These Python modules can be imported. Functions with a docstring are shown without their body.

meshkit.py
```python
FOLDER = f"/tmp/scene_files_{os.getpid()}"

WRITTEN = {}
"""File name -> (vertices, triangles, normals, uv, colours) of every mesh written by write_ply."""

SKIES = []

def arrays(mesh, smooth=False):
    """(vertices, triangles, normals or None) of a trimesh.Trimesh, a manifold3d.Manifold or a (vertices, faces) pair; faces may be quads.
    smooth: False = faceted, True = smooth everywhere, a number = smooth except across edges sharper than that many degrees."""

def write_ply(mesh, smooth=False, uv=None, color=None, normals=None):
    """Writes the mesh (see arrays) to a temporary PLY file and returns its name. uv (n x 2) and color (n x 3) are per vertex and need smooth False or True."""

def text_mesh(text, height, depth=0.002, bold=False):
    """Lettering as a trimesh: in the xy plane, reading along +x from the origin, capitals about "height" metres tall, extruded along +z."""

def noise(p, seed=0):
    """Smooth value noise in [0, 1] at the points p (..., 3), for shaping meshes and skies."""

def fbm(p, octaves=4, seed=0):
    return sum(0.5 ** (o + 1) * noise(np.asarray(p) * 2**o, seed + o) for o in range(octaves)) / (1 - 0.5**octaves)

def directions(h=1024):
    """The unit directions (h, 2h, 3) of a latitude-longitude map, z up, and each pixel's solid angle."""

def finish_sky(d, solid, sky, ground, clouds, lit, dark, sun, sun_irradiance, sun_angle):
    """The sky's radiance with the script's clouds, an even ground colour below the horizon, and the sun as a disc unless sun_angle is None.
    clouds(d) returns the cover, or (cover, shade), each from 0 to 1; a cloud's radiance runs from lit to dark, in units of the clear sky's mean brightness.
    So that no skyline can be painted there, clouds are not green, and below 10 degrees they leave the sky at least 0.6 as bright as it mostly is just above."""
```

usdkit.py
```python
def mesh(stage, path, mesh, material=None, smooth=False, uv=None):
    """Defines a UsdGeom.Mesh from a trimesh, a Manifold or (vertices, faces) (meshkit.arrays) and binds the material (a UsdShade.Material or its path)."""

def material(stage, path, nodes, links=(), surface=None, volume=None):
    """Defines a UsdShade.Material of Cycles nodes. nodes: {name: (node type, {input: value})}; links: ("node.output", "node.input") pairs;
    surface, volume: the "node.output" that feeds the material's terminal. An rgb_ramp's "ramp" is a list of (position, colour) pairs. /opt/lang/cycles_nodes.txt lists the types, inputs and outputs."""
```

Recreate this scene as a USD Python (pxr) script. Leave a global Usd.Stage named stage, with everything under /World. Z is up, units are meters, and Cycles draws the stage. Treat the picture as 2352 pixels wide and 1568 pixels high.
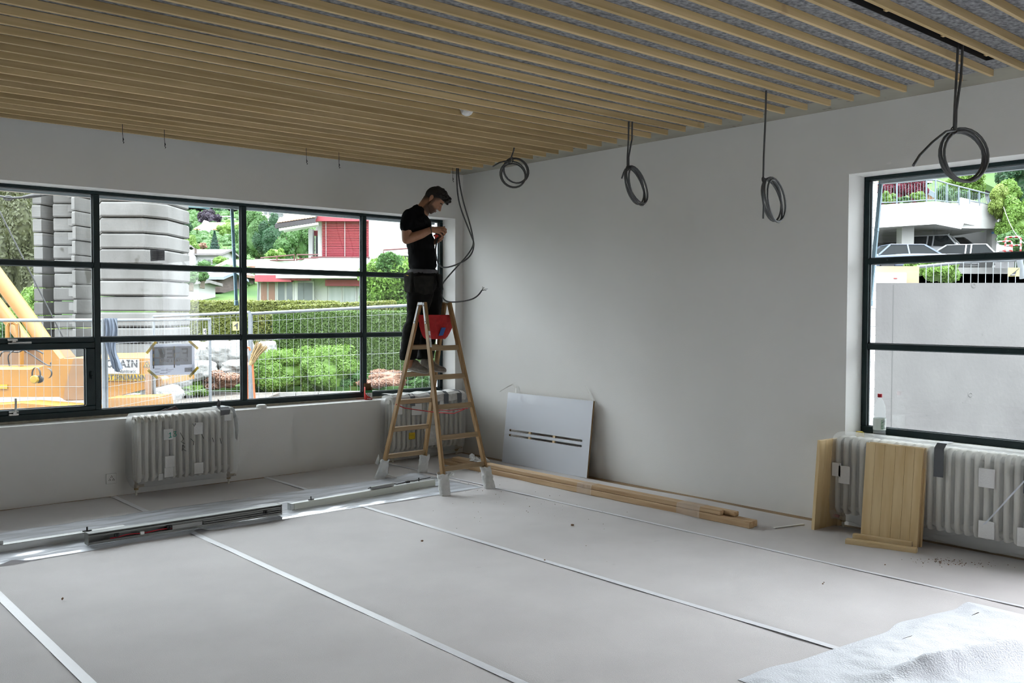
import math, random
import numpy as np, trimesh, meshkit, usdkit
import manifold3d as m3
from pxr import Usd, UsdGeom, UsdLux, UsdShade, Gf, Sdf, Vt

stage = Usd.Stage.CreateInMemory()
UsdGeom.SetStageUpAxis(stage, 'Z'); UsdGeom.SetStageMetersPerUnit(stage, 1.0)
UsdGeom.Xform.Define(stage, '/World'); UsdGeom.Scope.Define(stage, '/World/Looks')

# ---------------------------------------------------------------- camera, sky, exposure
# world: corner of the two window walls at the origin, wall_left in the plane y=0, wall_right in the plane x=0
cam = UsdGeom.Camera.Define(stage, '/World/camera')
cam.AddTransformOp().Set(Gf.Matrix4d(0.7515133, -0.6597109, 0.0030503, 0, 0.0196844, 0.0270447, 0.9994404, 0,
                                     -0.6594242, -0.7510327, 0.0333105, 0, -6.43353, -8.16800, 1.6, 1))
cam.CreateHorizontalApertureAttr(36.0); cam.CreateFocalLengthAttr(32.439)
cam.CreateClippingRangeAttr(Gf.Vec2f(0.05, 5000))
cam.CreateExposureAttr(EXPOSURE := 3.0)
# a closed overcast sky, three times as bright overhead as at the horizon
sky = UsdLux.DomeLight.Define(stage, '/World/sky')
sky.CreateIntensityAttr(1.0)
usdkit.material(stage, '/World/Looks/overcast', {'tc': ('texture_coordinate', {}), 'xyz': ('separate_xyz', {}), 'm': ('map_range', dict(from_min=0.0, from_max=1.0, to_min=0.55, to_max=1.65)),
    'n': ('noise_texture', dict(scale=2.2, detail=5.0)), 'nr': ('map_range', dict(from_min=0.3, from_max=0.7, to_min=0.88, to_max=1.12)), 'mu': ('math', dict(math_type='multiply')),
    'b': ('background_shader', dict(color=(0.965, 1.0, 1.06)))},
    [('tc.generated', 'xyz.vector'), ('tc.generated', 'n.vector'), ('xyz.z', 'm.value'), ('n.fac', 'nr.value'), ('m.result', 'mu.value1'), ('nr.result', 'mu.value2'), ('mu.value', 'b.strength')], surface='b.background')
UsdShade.MaterialBindingAPI.Apply(sky.GetPrim()).Bind(UsdShade.Material.Get(stage, '/World/Looks/overcast'))

# ---------------------------------------------------------------- helpers
used, origin = {}, {}
def uniq(path):
    n = used.get(path, 0); used[path] = n + 1
    return path if n == 0 else '%s_%03d' % (path, n)

def tag(prim, label=None, cat=None, group=None, kind=None):
    for k, v in (('label', label), ('category', cat), ('group', group), ('kind', kind)):
        if v: prim.SetCustomDataByKey(k, v)
    return prim

def rot(rz): c, s = math.cos(rz), math.sin(rz); return np.array([[c, -s, 0], [s, c, 0], [0, 0, 1.0]])

def thing(name, label=None, cat=None, loc=(0, 0, 0), rz=0.0, group=None, kind=None):
    path = uniq('/World/' + name)
    x = UsdGeom.Xform.Define(stage, path)
    x.AddTranslateOp().Set(Gf.Vec3d(*map(float, loc)))
    if rz: x.AddRotateZOp().Set(math.degrees(rz))
    origin[path] = (np.array(loc, float), rot(rz))
    return tag(x.GetPrim(), label, cat, group, kind)

def arr(m):
    return m.arrays() if isinstance(m, MB) else meshkit.arrays(m)[:2]

def obj(name, m, mat, parent=None, label=None, cat=None, group=None, kind=None, smooth=False, local=False):
    """One mesh; points are world points unless local."""
    path = uniq((str(parent.GetPath()) if parent else '/World') + '/' + name)
    v, f = arr(m)
    if parent and not local:
        o, r = origin['/'.join(str(parent.GetPath()).split('/')[:3])]
        v = (v - o) @ r
    p = usdkit.mesh(stage, path, (v, f), MAT[mat], smooth=smooth).GetPrim()
    if not parent: origin[path] = (np.zeros(3), np.eye(3))
    return tag(p, label, cat, group, kind)

def dup(root, loc, rz=0.0, label=None, group=None, scale=None):
    was = root.GetCustomData()
    base = str(root.GetPath()).split('/')[-1]
    x = UsdGeom.Xform.Define(stage, uniq('/World/' + base))
    q = x.GetPrim(); q.GetReferences().AddInternalReference(root.GetPath())
    x.ClearXformOpOrder()
    t = Gf.Matrix4d().SetRotate(Gf.Rotation(Gf.Vec3d(0, 0, 1), math.degrees(rz))) * Gf.Matrix4d().SetTranslate(Gf.Vec3d(*map(float, loc)))
    if scale: t = Gf.Matrix4d().SetScale(Gf.Vec3d(*np.broadcast_to(scale, 3).astype(float))) * t
    x.AddTransformOp(opSuffix='placed').Set(t)
    q.SetInstanceable(True)
    return tag(q, label or was.get('label'), was.get('category'), group or was.get('group'))

class MB:
    """Collects shapes into one mesh."""
    def __init__(s): s.v, s.f, s.n = [], [], 0
    def add(s, v, f):
        v, f = np.asarray(v, float), np.asarray(f, int)
        if f.ndim == 2 and f.shape[1] == 4: f = np.vstack([f[:, [0, 1, 2]], f[:, [0, 2, 3]]])
        s.v.append(v); s.f.append(f + s.n); s.n += len(v); return s
    def mesh(s, m): return s.add(*meshkit.arrays(m)[:2])
    def arrays(s): return np.vstack(s.v), np.vstack(s.f)
    def tm(s): return trimesh.Trimesh(*s.arrays(), process=False)
    def box(s, x0, x1, y0, y1, z0, z1):
        v = [(x, y, z) for z in (z0, z1) for y in (y0, y1) for x in (x0, x1)]
        return s.add(v, [(0, 2, 3, 1), (4, 5, 7, 6), (0, 1, 5, 4), (2, 6, 7, 3), (0, 4, 6, 2), (1, 3, 7, 5)])
    def cbox(s, c, size, R=None, b=0.004):
        """Chamfered box: centre, size, rotation whose columns are its axes."""
        h = np.array(size, float) / 2; b = min(b, h.min() * 0.8); pts = []
        for sx in (-1, 1):
            for sy in (-1, 1):
                for sz in (-1, 1):
                    for k in range(3):
                        q = h.copy(); q[[i for i in range(3) if i != k]] -= b; pts.append(q * [sx, sy, sz])
        hm = m3.Manifold.hull_points(np.array(pts)); me = hm.to_mesh(); v = me.vert_properties[:, :3]
        return s.add((v @ np.asarray(R).T if R is not None else v) + np.array(c, float), me.tri_verts)
    def beam(s, p, q, w, h, up=(0, 0, 1), b=0.0):
        """Bar from p to q, w wide, h high along up."""
        p, q = np.array(p, float), np.array(q, float); d = q - p; L = np.linalg.norm(d); d /= L
        side = np.cross(d, up); side /= np.linalg.norm(side); u = np.cross(side, d)
        R = np.stack([d, side, u], 1)
        if b: return s.cbox((p + q) / 2, (L, w, h), R, b)
        c = np.array([(x, y, z) for z in (-h / 2, h / 2) for y in (-w / 2, w / 2) for x in (-L / 2, L / 2)])
        return s.add(c @ R.T + (p + q) / 2, [(0, 2, 3, 1), (4, 5, 7, 6), (0, 1, 5, 4), (2, 6, 7, 3), (0, 4, 6, 2), (1, 3, 7, 5)])
    def tube(s, path, r, n=8, closed=False):
        P = np.array(path, float); m = len(P); r = np.broadcast_to(r, m)
        T = np.roll(P, -1, 0) - np.roll(P, 1, 0)
        if not closed: T[0] = P[1] - P[0]; T[-1] = P[-1] - P[-2]
        T /= np.linalg.norm(T, axis=1, keepdims=True) + 1e-12
        a = np.array([0, 0, 1.0]) if abs(T[0][2]) < 0.9 else np.array([1.0, 0, 0])
        U = []
        for t in T:
            a = a - t * (a @ t); a /= np.linalg.norm(a) + 1e-12; U.append(a)
        U = np.array(U); Wd = np.cross(T, U); th = np.arange(n) * 2 * np.pi / n
        v = (P[:, None] + r[:, None, None] * (np.cos(th)[None, :, None] * U[:, None] + np.sin(th)[None, :, None] * Wd[:, None])).reshape(-1, 3)
        i, j = np.meshgrid(np.arange(m if closed else m - 1), np.arange(n), indexing='ij'); i, j = i.ravel(), j.ravel()
        k, l = (i + 1) % m, (j + 1) % n
        s.add(v, np.stack([i * n + j, i * n + l, k * n + l, k * n + j], 1))
        if not closed:
            for e, o in ((0, 1), (m - 1, -1)):
                ring = v[e * n:(e + 1) * n]
                s.add(np.vstack([ring, P[e]]), [((q + 1) % n, q, n) if o == 1 else (q, (q + 1) % n, n) for q in range(n)])
        return s
    def lathe(s, prof, c=(0, 0, 0), n=20, R=None):
        pr = np.array(prof, float); th = np.arange(n) * 2 * np.pi / n; m = len(pr)
        v = np.stack([pr[:, 0, None] * np.cos(th), pr[:, 0, None] * np.sin(th), np.repeat(pr[:, 1, None], n, 1)], -1).reshape(-1, 3)
        if R is not None: v = v @ np.asarray(R).T
        i, j = np.meshgrid(np.arange(m - 1), np.arange(n), indexing='ij'); i, j = i.ravel(), j.ravel(); l = (j + 1) % n
        return s.add(v + np.array(c, float), np.stack([i * n + j, i * n + l, (i + 1) * n + l, (i + 1) * n + j], 1))
    def prism(s, poly, A, o, d):
        """Polygon of 2-D points carried by A (3x2 columns) at o, extruded along the vector d."""
        P = np.array(poly, float); t = trimesh.creation.extrude_polygon(__import__('shapely').Polygon(P), 1.0, engine='earcut')
        A = np.array(A, float); d = np.array(d, float)
        v = t.vertices[:, :2] @ A.T + np.array(o, float) + t.vertices[:, 2:] * d
        f = t.faces if np.dot(np.cross(A[:, 0], A[:, 1]), d) > 0 else t.faces[:, ::-1]
        return s.add(v, f)
    def sheet(s, G, thick=None):
        """Grid of points (m, n, 3); with thick a closed slab lowered by that vector."""
        G = np.asarray(G, float); m, n = G.shape[:2]
        i, j = np.meshgrid(np.arange(m - 1), np.arange(n - 1), indexing='ij'); i, j = i.ravel(), j.ravel()
        q = np.stack([i * n + j, (i + 1) * n + j, (i + 1) * n + j + 1, i * n + j + 1], 1)
        if thick is None: return s.add(G.reshape(-1, 3), q)
        N = m * n; rim = [a * n for a in range(m)] + [(m - 1) * n + b for b in range(1, n)] + [a * n + n - 1 for a in range(m - 2, -1, -1)] + [b for b in range(n - 2, 0, -1)]
        e = [(a, b, b + N, a + N) for a, b in zip(rim[1:] + rim[:1], rim)]
        return s.add(np.vstack([G.reshape(-1, 3), G.reshape(-1, 3) + np.array(thick)]), np.vstack([q, q[:, ::-1] + N, e]))
    def quads(s, C, U, V):
        """Rhombs: centres and half axes (n, 3)."""
        v = np.stack([C - U, C - V, C + U, C + V], 1).reshape(-1, 3); k = np.arange(len(C)) * 4
        return s.add(v, np.stack([k, k + 1, k + 2, k + 3], 1))
    def text(s, t, h, o, X, Y, depth=0.002, width=None, bold=False, mirror=False):
        m = meshkit.text_mesh(t, h, depth, bold); v = np.array(m.vertices); f = np.array(m.faces)
        if width: v[:, 0] *= width / v[:, 0].max()
        if mirror: v[:, 0] = v[:, 0].max() - v[:, 0]; f = f[:, ::-1]
        X, Y = np.array(X, float), np.array(Y, float); Z = np.cross(X, Y)
        return s.add(np.array(o, float) + v @ np.stack([X, Y, Z]), f)

MAT = {}
def pm(name, c, c2=None, sc=4.0, st=(1, 1, 1), det=4, lo=0.35, hi=0.65, rough=0.6, bump=0.0, bsc=None, bst=None, metal=0.0, spec=0.5, rnd=0.0, obj_space=False, island=None, transl=None, alpha=1.0, extra=None, coat=0.0, spots=None, dist=0.0):
    nd, ln = {'p': ('principled_bsdf', dict(roughness=rough, metallic=metal, specular_ior_level=spec, alpha=alpha, coat_weight=coat, **(extra or {})))}, []
    nd['g'] = ('geometry', {}); pos = 'g.position'
    if obj_space: nd['tc'] = ('texture_coordinate', {}); pos = 'tc.object'
    col = None
    if island:
        nd['r'] = ('rgb_ramp', dict(ramp=[(i / max(1, len(island) - 1), k) for i, k in enumerate(island)])); ln.append(('g.random_per_island', 'r.fac')); col = 'r.color'
    elif c2 is not None:
        nd['m'] = ('mapping', dict(scale=st)); nd['n'] = ('noise_texture', dict(scale=sc, detail=det, distortion=dist)); nd['r'] = ('rgb_ramp', dict(ramp=[(lo, c), (hi, c2)]))
        ln += [(pos, 'm.vector'), ('m.vector', 'n.vector'), ('n.fac', 'r.fac')]; col = 'r.color'
    if spots:
        ssc, sthr, scol = spots
        nd['sn'] = ('noise_texture', dict(scale=ssc, detail=3.0)); nd['sr'] = ('rgb_ramp', dict(ramp=[(sthr, (0, 0, 0)), (sthr + 0.04, (1, 1, 1))]))
        nd['sx'] = ('mix_color', dict(b=scol, a=c)); ln += [(pos, 'sn.vector'), ('sn.fac', 'sr.fac'), ('sr.color', 'sx.fac')]
        if col: ln.append((col, 'sx.a'))
        col = 'sx.result'
    if rnd:
        nd['oi'] = ('object_info', {}); nd['mr'] = ('map_range', dict(to_min=1 - rnd, to_max=1 + rnd)); nd['h'] = ('hsv', dict(color=c))
        ln += [('oi.random', 'mr.value'), ('mr.result', 'h.value')]
        if col: ln.append((col, 'h.color'))
        col = 'h.color'
    if col: ln.append((col, 'p.base_color'))
    else: nd['p'][1]['base_color'] = c
    if bump:
        nd['bm'] = ('mapping', dict(scale=bst or st)); nd['bn'] = ('noise_texture', dict(scale=bsc or sc, detail=3.0)); nd['b'] = ('bump', dict(strength=1.0, distance=bump))
        ln += [(pos, 'bm.vector'), ('bm.vector', 'bn.vector'), ('bn.fac', 'b.height'), ('b.normal', 'p.normal')]
    surf = 'p.BSDF'
    if transl:
        nd['t'] = ('translucent_bsdf', dict(color=c)); nd['x'] = ('mix_closure', dict(fac=transl)); ln += [('p.BSDF', 'x.closure1'), ('t.BSDF', 'x.closure2')]
        if col: ln.append((col, 't.color'))
        surf = 'x.closure'
    MAT[name] = usdkit.material(stage, '/World/Looks/' + name, nd, ln, surface=surf)

def glass(name, tint=(0.93, 0.96, 0.95), ior=1.45, dirt=0.0):
    nd = {'f': ('fresnel', dict(IOR=ior)), 't': ('transparent_bsdf', dict(color=tint)), 'g': ('glossy_bsdf', dict(color=(1, 1, 1), roughness=0.0)), 'x': ('mix_closure', {})}
    MAT[name] = usdkit.material(stage, '/World/Looks/' + name, nd, [('f.fac', 'x.fac'), ('t.BSDF', 'x.closure1'), ('g.BSDF', 'x.closure2')], surface='x.closure')

def film(name, fac, color=(0.9, 0.92, 0.95), rough=0.12, bump=0.01, bsc=6.0, bst=(1, 1, 1), transl=0.4, coat=0.0):
    """Thin plastic film: partly clear, partly a white glossy sheet."""
    nd = {'g': ('geometry', {}), 'bm': ('mapping', dict(scale=bst)), 'bn': ('noise_texture', dict(scale=bsc, detail=4.0, distortion=0.6)), 'b': ('bump', dict(strength=1.0, distance=bump)),
          'p': ('principled_bsdf', dict(base_color=color, roughness=rough, specular_ior_level=0.7, coat_weight=coat, coat_roughness=0.12)), 'tl': ('translucent_bsdf', dict(color=color)), 'm': ('mix_closure', dict(fac=transl)),
          't': ('transparent_bsdf', dict(color=(0.98, 0.98, 0.98))), 'x': ('mix_closure', dict(fac=fac))}
    ln = [('g.position', 'bm.vector'), ('bm.vector', 'bn.vector'), ('bn.fac', 'b.height'), ('b.normal', 'p.normal'), ('p.BSDF', 'm.closure1'), ('tl.BSDF', 'm.closure2'), ('t.BSDF', 'x.closure1'), ('m.closure', 'x.closure2')]
    MAT[name] = usdkit.material(stage, '/World/Looks/' + name, nd, ln, surface='x.closure')

# ---------------------------------------------------------------- materials of the room
pm('paint', (0.79, 0.785, 0.765), (0.82, 0.815, 0.795), sc=1.2, rough=0.75, bump=0.0008, bsc=120, spec=0.25)
pm('concrete_slab', (0.30, 0.29, 0.24), (0.38, 0.37, 0.31), sc=2.5, det=6, rough=0.85, spots=(9.0, 0.66, (0.22, 0.21, 0.17)))
pm('felt', (0.15, 0.155, 0.165), (0.36, 0.37, 0.385), sc=38, st=(1, 1.4, 1), det=5, rough=0.95, bump=0.006, bsc=60, spec=0.1, lo=0.34, hi=0.68)
pm('slat_wood', (0.50, 0.365, 0.175), (0.64, 0.485, 0.265), sc=1.0, st=(0.9, 26, 26), det=5, rough=0.62, rnd=0.13, spec=0.25, spots=(2.6, 0.74, (0.40, 0.26, 0.14)))
pm('slot_black', (0.012, 0.012, 0.013), rough=0.6)
pm('paper', (0.585, 0.558, 0.55), (0.63, 0.602, 0.592), sc=2.2, det=6, rough=0.78, bump=0.0015, bsc=260, spec=0.22, spots=(3.6, 0.73, (0.52, 0.50, 0.49)))
pm('tape', (0.72, 0.72, 0.74), rough=0.35, bump=0.002, bsc=30)
pm('parquet', (0.20, 0.12, 0.055), (0.30, 0.19, 0.09), sc=2, st=(12, 1, 1), rough=0.5)
pm('frame_green', (0.004, 0.017, 0.019), (0.007, 0.024, 0.026), sc=12, rough=0.42, bump=0.001, bsc=160, spec=0.35, spots=(34, 0.745, (0.10, 0.13, 0.13)))
pm('bead_grey', (0.30, 0.33, 0.36), rough=0.35, metal=0.3)
pm('steel', (0.62, 0.61, 0.58), rough=0.3, metal=0.9)
pm('caulk', (0.32, 0.29, 0.22), (0.42, 0.39, 0.31), sc=20, rough=0.9)
pm('white_brick', (0.72, 0.70, 0.66), (0.80, 0.78, 0.75), sc=9, rough=0.85)
pm('white_plastic', (0.78, 0.78, 0.76), rough=0.35)
pm('dark_hole', (0.03, 0.03, 0.03), rough=0.6)
pm('wire_dark', (0.025, 0.025, 0.025), rough=0.5)
pm('cable_grey', (0.085, 0.088, 0.09), rough=0.42)
pm('sunblind_blue', (0.06, 0.11, 0.14), rough=0.4)
glass('pane_glass', (0.89, 0.915, 0.91))

ROOM_X, ROOM_Y, TOP = -9.6, -11.2, 3.116
T = 0.36                                                         # wall thickness
SILL, HEAD = 0.659, 2.622

def wall_with_opening(name, s0, s1, o0, o1, P):
    """Wall in its own frame: s along, t outwards; P(s0, s1, t0, t1) -> x0, x1, y0, y1."""
    w = MB()
    for a, b, z0, z1 in ((s0, s1, -0.30, SILL), (s0, s1, HEAD, 3.45), (s0, o0, SILL, HEAD), (o1, s1, SILL, HEAD)):
        w.box(*P(a, b, 0, T), z0, z1)
    return tag(obj(name, w, 'paint'), kind='structure')

PA = lambda a, b, t0, t1: (-b, -a, t0, t1)                       # wall_left: s = -x, t = y
PB = lambda a, b, t0, t1: (t0, t1, -b, -a)                       # wall_right: s = -y, t = x
wall_with_opening('wall_left', -T, 9.96, 0.108, 6.58, PA)
wall_with_opening('wall_right', 0.0, 6.80, 4.634, 6.60, PB)
w = MB().box(0, T, -11.2, -6.80, 2.5, 3.45).box(0, T, -11.2, -9.4, -.3, 2.5)      # beyond the radiator: unseen open doorway, added to light the floor
tag(obj('wall_right', w, 'paint'), kind='structure')
w = MB().box(ROOM_X - T, T, ROOM_Y - T, ROOM_Y, -.3, 3.45)
tag(obj('wall_back', w, 'paint'), kind='structure')
w = MB().box(ROOM_X - T, ROOM_X, ROOM_Y, 0, -0.3, 3.45)
tag(obj('wall_far_left', w, 'paint'), kind='structure')

# ceiling: concrete slab, grey felt, wooden slats
ceil = thing('ceiling', kind='structure')
obj('concrete_slab', MB().box(ROOM_X - T, T, ROOM_Y - T, T, TOP, TOP + 0.3), 'concrete_slab', ceil)
X_END = -0.557
fl = MB(); sl0, sl1, sy0, sy1 = -3.1, -0.80, -5.985, -5.915     # one light slot is cut out of the felt
for x0, x1, y0, y1 in ((ROOM_X + .02, X_END, sy1, -0.46), (ROOM_X + .02, X_END, ROOM_Y + .1, sy0), (ROOM_X + .02, sl0, sy0, sy1), (sl1, X_END, sy0, sy1)):
    fl.box(x0, x1, y0, y1, 3.061, TOP - .002)
obj('felt', fl, 'felt', ceil)
lc = MB().box(sl0, sl1, sy0, sy1, TOP - .006, TOP - .003).box(sl0, sl1, sy1 - .004, sy1, 3.058, TOP - .006).box(sl0, sl1, sy0, sy0 + .004, 3.058, TOP - .006).box(sl1 - .004, sl1, sy0, sy1, 3.058, TOP - .006)
obj('light_slot', lc, 'slot_black', ceil, label='black open light slot between two slats')
for k, x in enumerate((-2.05, -1.42, -0.86)):
    obj('slot_clip', MB().box(x, x + .03, sy0 + .012, sy1 - .012, 3.075, 3.10), 'slat_wood', ceil)
rng = random.Random(4)
NSL = 59
for k in range(NSL):
    y = -0.488 - 0.1785 * k
    b = MB(); e = X_END + rng.uniform(-.012, .012)
    b.cbox(((ROOM_X + .03 + e) / 2, y - .011, 3.0405), (e - ROOM_X - .03, .022, .041), b=.0015)
    obj('slat', b, 'slat_wood', ceil)
obj('slab_joint', MB().box(-0.54, 0, -5.99, -5.984, TOP - .003, TOP), 'slot_black', ceil)

# floor: parquet under lanes of protective paper taped along their seams
floor = thing('floor', kind='structure')
obj('parquet', MB().box(ROOM_X, 0, ROOM_Y, 0, -0.3, 0.0), 'parquet', floor)
def lane(x0, x1, y0, y1, seed):
    nx, ny = max(2, int((x1 - x0) / .05)), int((y1 - y0) / .06)
    X, Y = np.meshgrid(np.linspace(x0, x1, nx), np.linspace(y0, y1, ny), indexing='ij')
    p = np.stack([X * 1.1 + Y * .5, Y * 1.5 - X * .5, 0 * X], -1)
    z = .004 + .020 * np.clip(meshkit.fbm(p * 1.2, 3, seed) - .40, 0, 1) + .003 * meshkit.noise(p * 7 + 9, seed)
    d = X * .42 + Y * .9 + .35 * meshkit.noise(p * .8, seed + 5)                      # long low ripples across the lane
    z += .0055 * np.clip(np.sin(d * 6.2 + seed), 0, 1) ** 2 * meshkit.noise(p * .9 + 3, seed + 2)
    ed = np.minimum(X - x0, x1 - X); z = np.where(ed < .04, .004, z)
    wob = .03 * meshkit.noise(np.stack([X * 1.3, Y * 0, 0 * X + seed], -1)) * (Y > y1 - .4)
    if x1 > -.2: X = X - .05 * meshkit.noise(np.stack([Y * 1.2, 0 * X, 0 * X], -1), 3) * (X > x1 - .06)
    Y = Y - wob
    return MB().sheet(np.stack([X, Y, z], -1), (0, 0, -.0032))
seams = [-9.58, -8.0, -6.61, -5.222, -3.826, -2.425, -1.095, -0.06]
for k in range(len(seams) - 1):
    obj('paper_sheet', lane(seams[k] + .001, seams[k + 1] - .001, ROOM_Y + .02, -.045, k), 'paper', floor, smooth=True)
def strip(pts, w, z=.0085, dz=.0018):
    P = np.array(pts, float); ts = np.linspace(0, len(P) - 1, 90); X = np.interp(ts, range(len(P)), P[:, 0]); Y = np.interp(ts, range(len(P)), P[:, 1])
    X = X + .006 * (meshkit.noise(np.stack([Y * 1.5, 0 * X, 0 * X], -1), 8) - .5)
    Z = z + .004 * meshkit.noise(np.stack([Y * 3, 0 * Y, 0 * Y], -1), 2)
    return MB().sheet(np.stack([np.stack([X - w / 2, Y, Z], -1), np.stack([X + w / 2, Y, Z], -1)], 0), (0, 0, -dz))
for x, w in ((-6.61, .05), (-5.222, .048), (-3.826, .046), (-2.425, .042), (-1.095, .03)):
    obj('seam_tape', strip([(x, ROOM_Y + .1), (x, -.06)], w), 'tape', floor, smooth=True)

# windows: dark green steel frames
def window(name, P, ends, mulls, sash_bay=None):
    """s runs along the wall, t outwards. mulls: mullion centre lines; ends: outer edges of the frame."""
    w = thing(name, kind='structure')
    t0, t1, mid = .225, .285, .262
    zb0, zb1, zt0, zt1 = .676, .728, 2.594, 2.624
    B = lambda s0, s1, a, b, z0, z1, bv=.004: (lambda q: MB().cbox(((q[0] + q[1]) / 2, (q[2] + q[3]) / 2, (z0 + z1) / 2), (q[1] - q[0], q[3] - q[2], z1 - z0), b=bv))(P(s0, s1, a, b))
    s0, s1 = ends
    for nm, a, b, z0, z1 in (('frame_head', s0, s1, zt0, zt1), ('frame_sill', s0, s1, zb0, zb1), ('frame_jamb', s0, s0 + .042, zb1, zt0), ('frame_jamb', s1 - .042, s1, zb1, zt0)):
        obj(nm, B(a, b, t0, t1, z0, z1), 'frame_green', w)
    edges = [s0 + .042] + [e for m in mulls for e in (m - .026, m + .026)] + [s1 - .042]
    for m in mulls: obj('mullion', B(m - .026, m + .026, t0 - .004, t1, zb1, zt0), 'frame_green', w)
    zs = [zb1, 1.317, 1.359, 1.962, 2.004, zt0]
    for i in range(0, len(edges), 2):
        a, b = edges[i], edges[i + 1]
        for z0, z1 in ((1.317, 1.359), (1.962, 2.004)): obj('rail', B(a, b, t0 - .002, t1, z0, z1), 'frame_green', w)
        for j in range(0, 6, 2):
            z0, z1 = zs[j], zs[j + 1]; pa, pb = a, b
            if sash_bay == i // 2 and j == 0:
                sa = MB()
                for q in ((a, b, z0, z0 + .042), (a, b, z1 - .052, z1), (a, a + .075, z0 + .042, z1 - .052), (b - .075, b, z0 + .042, z1 - .052)):
                    sa.mesh(arr_pair(B(q[0], q[1], t0 - .018, t1 - .02, q[2], q[3], .006)))
                obj('sash', sa, 'frame_green', w)
                pa, pb, z0, z1 = a + .075, b - .075, z0 + .042, z1 - .052
            bead = MB()
            for q in ((pa, pb, z0, z0 + .007), (pa, pb, z1 - .007, z1), (pa, pa + .009, z0, z1), (pb - .009, pb, z0, z1)):
                bead.box(*P(q[0], q[1], mid - .008, mid - .001), q[2], q[3])
            obj('glazing_bead', bead, 'bead_grey', w)
            obj('pane', MB().box(*P(pa + .001, pb - .001, mid, mid + .006), z0 + .001, z1 - .001), 'pane_glass', w)
    obj('window_sill', MB().box(*P(s0, s1, .196, .224), .6595, .678), 'caulk', w, label='beige caulked bead along the foot of the frame')
    ext = MB().box(*P(s0 - .02, s1 + .02, .29, .52), .60, .662)
    obj('outer_sill', ext, 'bead_grey', w)
    return w, B
def arr_pair(m): return m.arrays()
win1, B1 = window('window_1', PA, (.110, 6.575), [1.148, 2.499, 3.852, 5.204], sash_bay=3)
win2, B2 = window('window_2', PB, (4.636, 6.595), [5.99])
# sash fittings of the opening light
for z, up in ((1.335, 0), (.745, 1)):
    h = MB(); x = -4.525
    h.cbox((x, .197, z + (.012 if not up else -.010)), (.075, .016, .018), b=.004).cbox((x + .006, .190, z + (.0 if not up else .006)), (.03, .02, .022), b=.004)
    h.cbox((x, .197, z - .014 if not up else z + .012), (.075, .014, .014), b=.004)
    if up: h.tube([(x + .01, .186, z + .01), (x + .012, .180, z + .06), (x + .012, .180, z + .125)], .0085, 8)
    else: h.tube([(x - .01, .186, z - .005), (x + .03, .178, z - .012), (x + .135, .178, z - .012)], .0085, 8)
    obj('sash_handle', h, 'steel', win1, label='chrome lever on the opening pane')
obj('sash_catch', MB().cbox((-3.918, .196, 1.035), (.014, .022, .07), b=.005).cbox((-3.918, .180, 1.02), (.012, .02, .03), b=.004), 'frame_green', win1)
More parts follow.
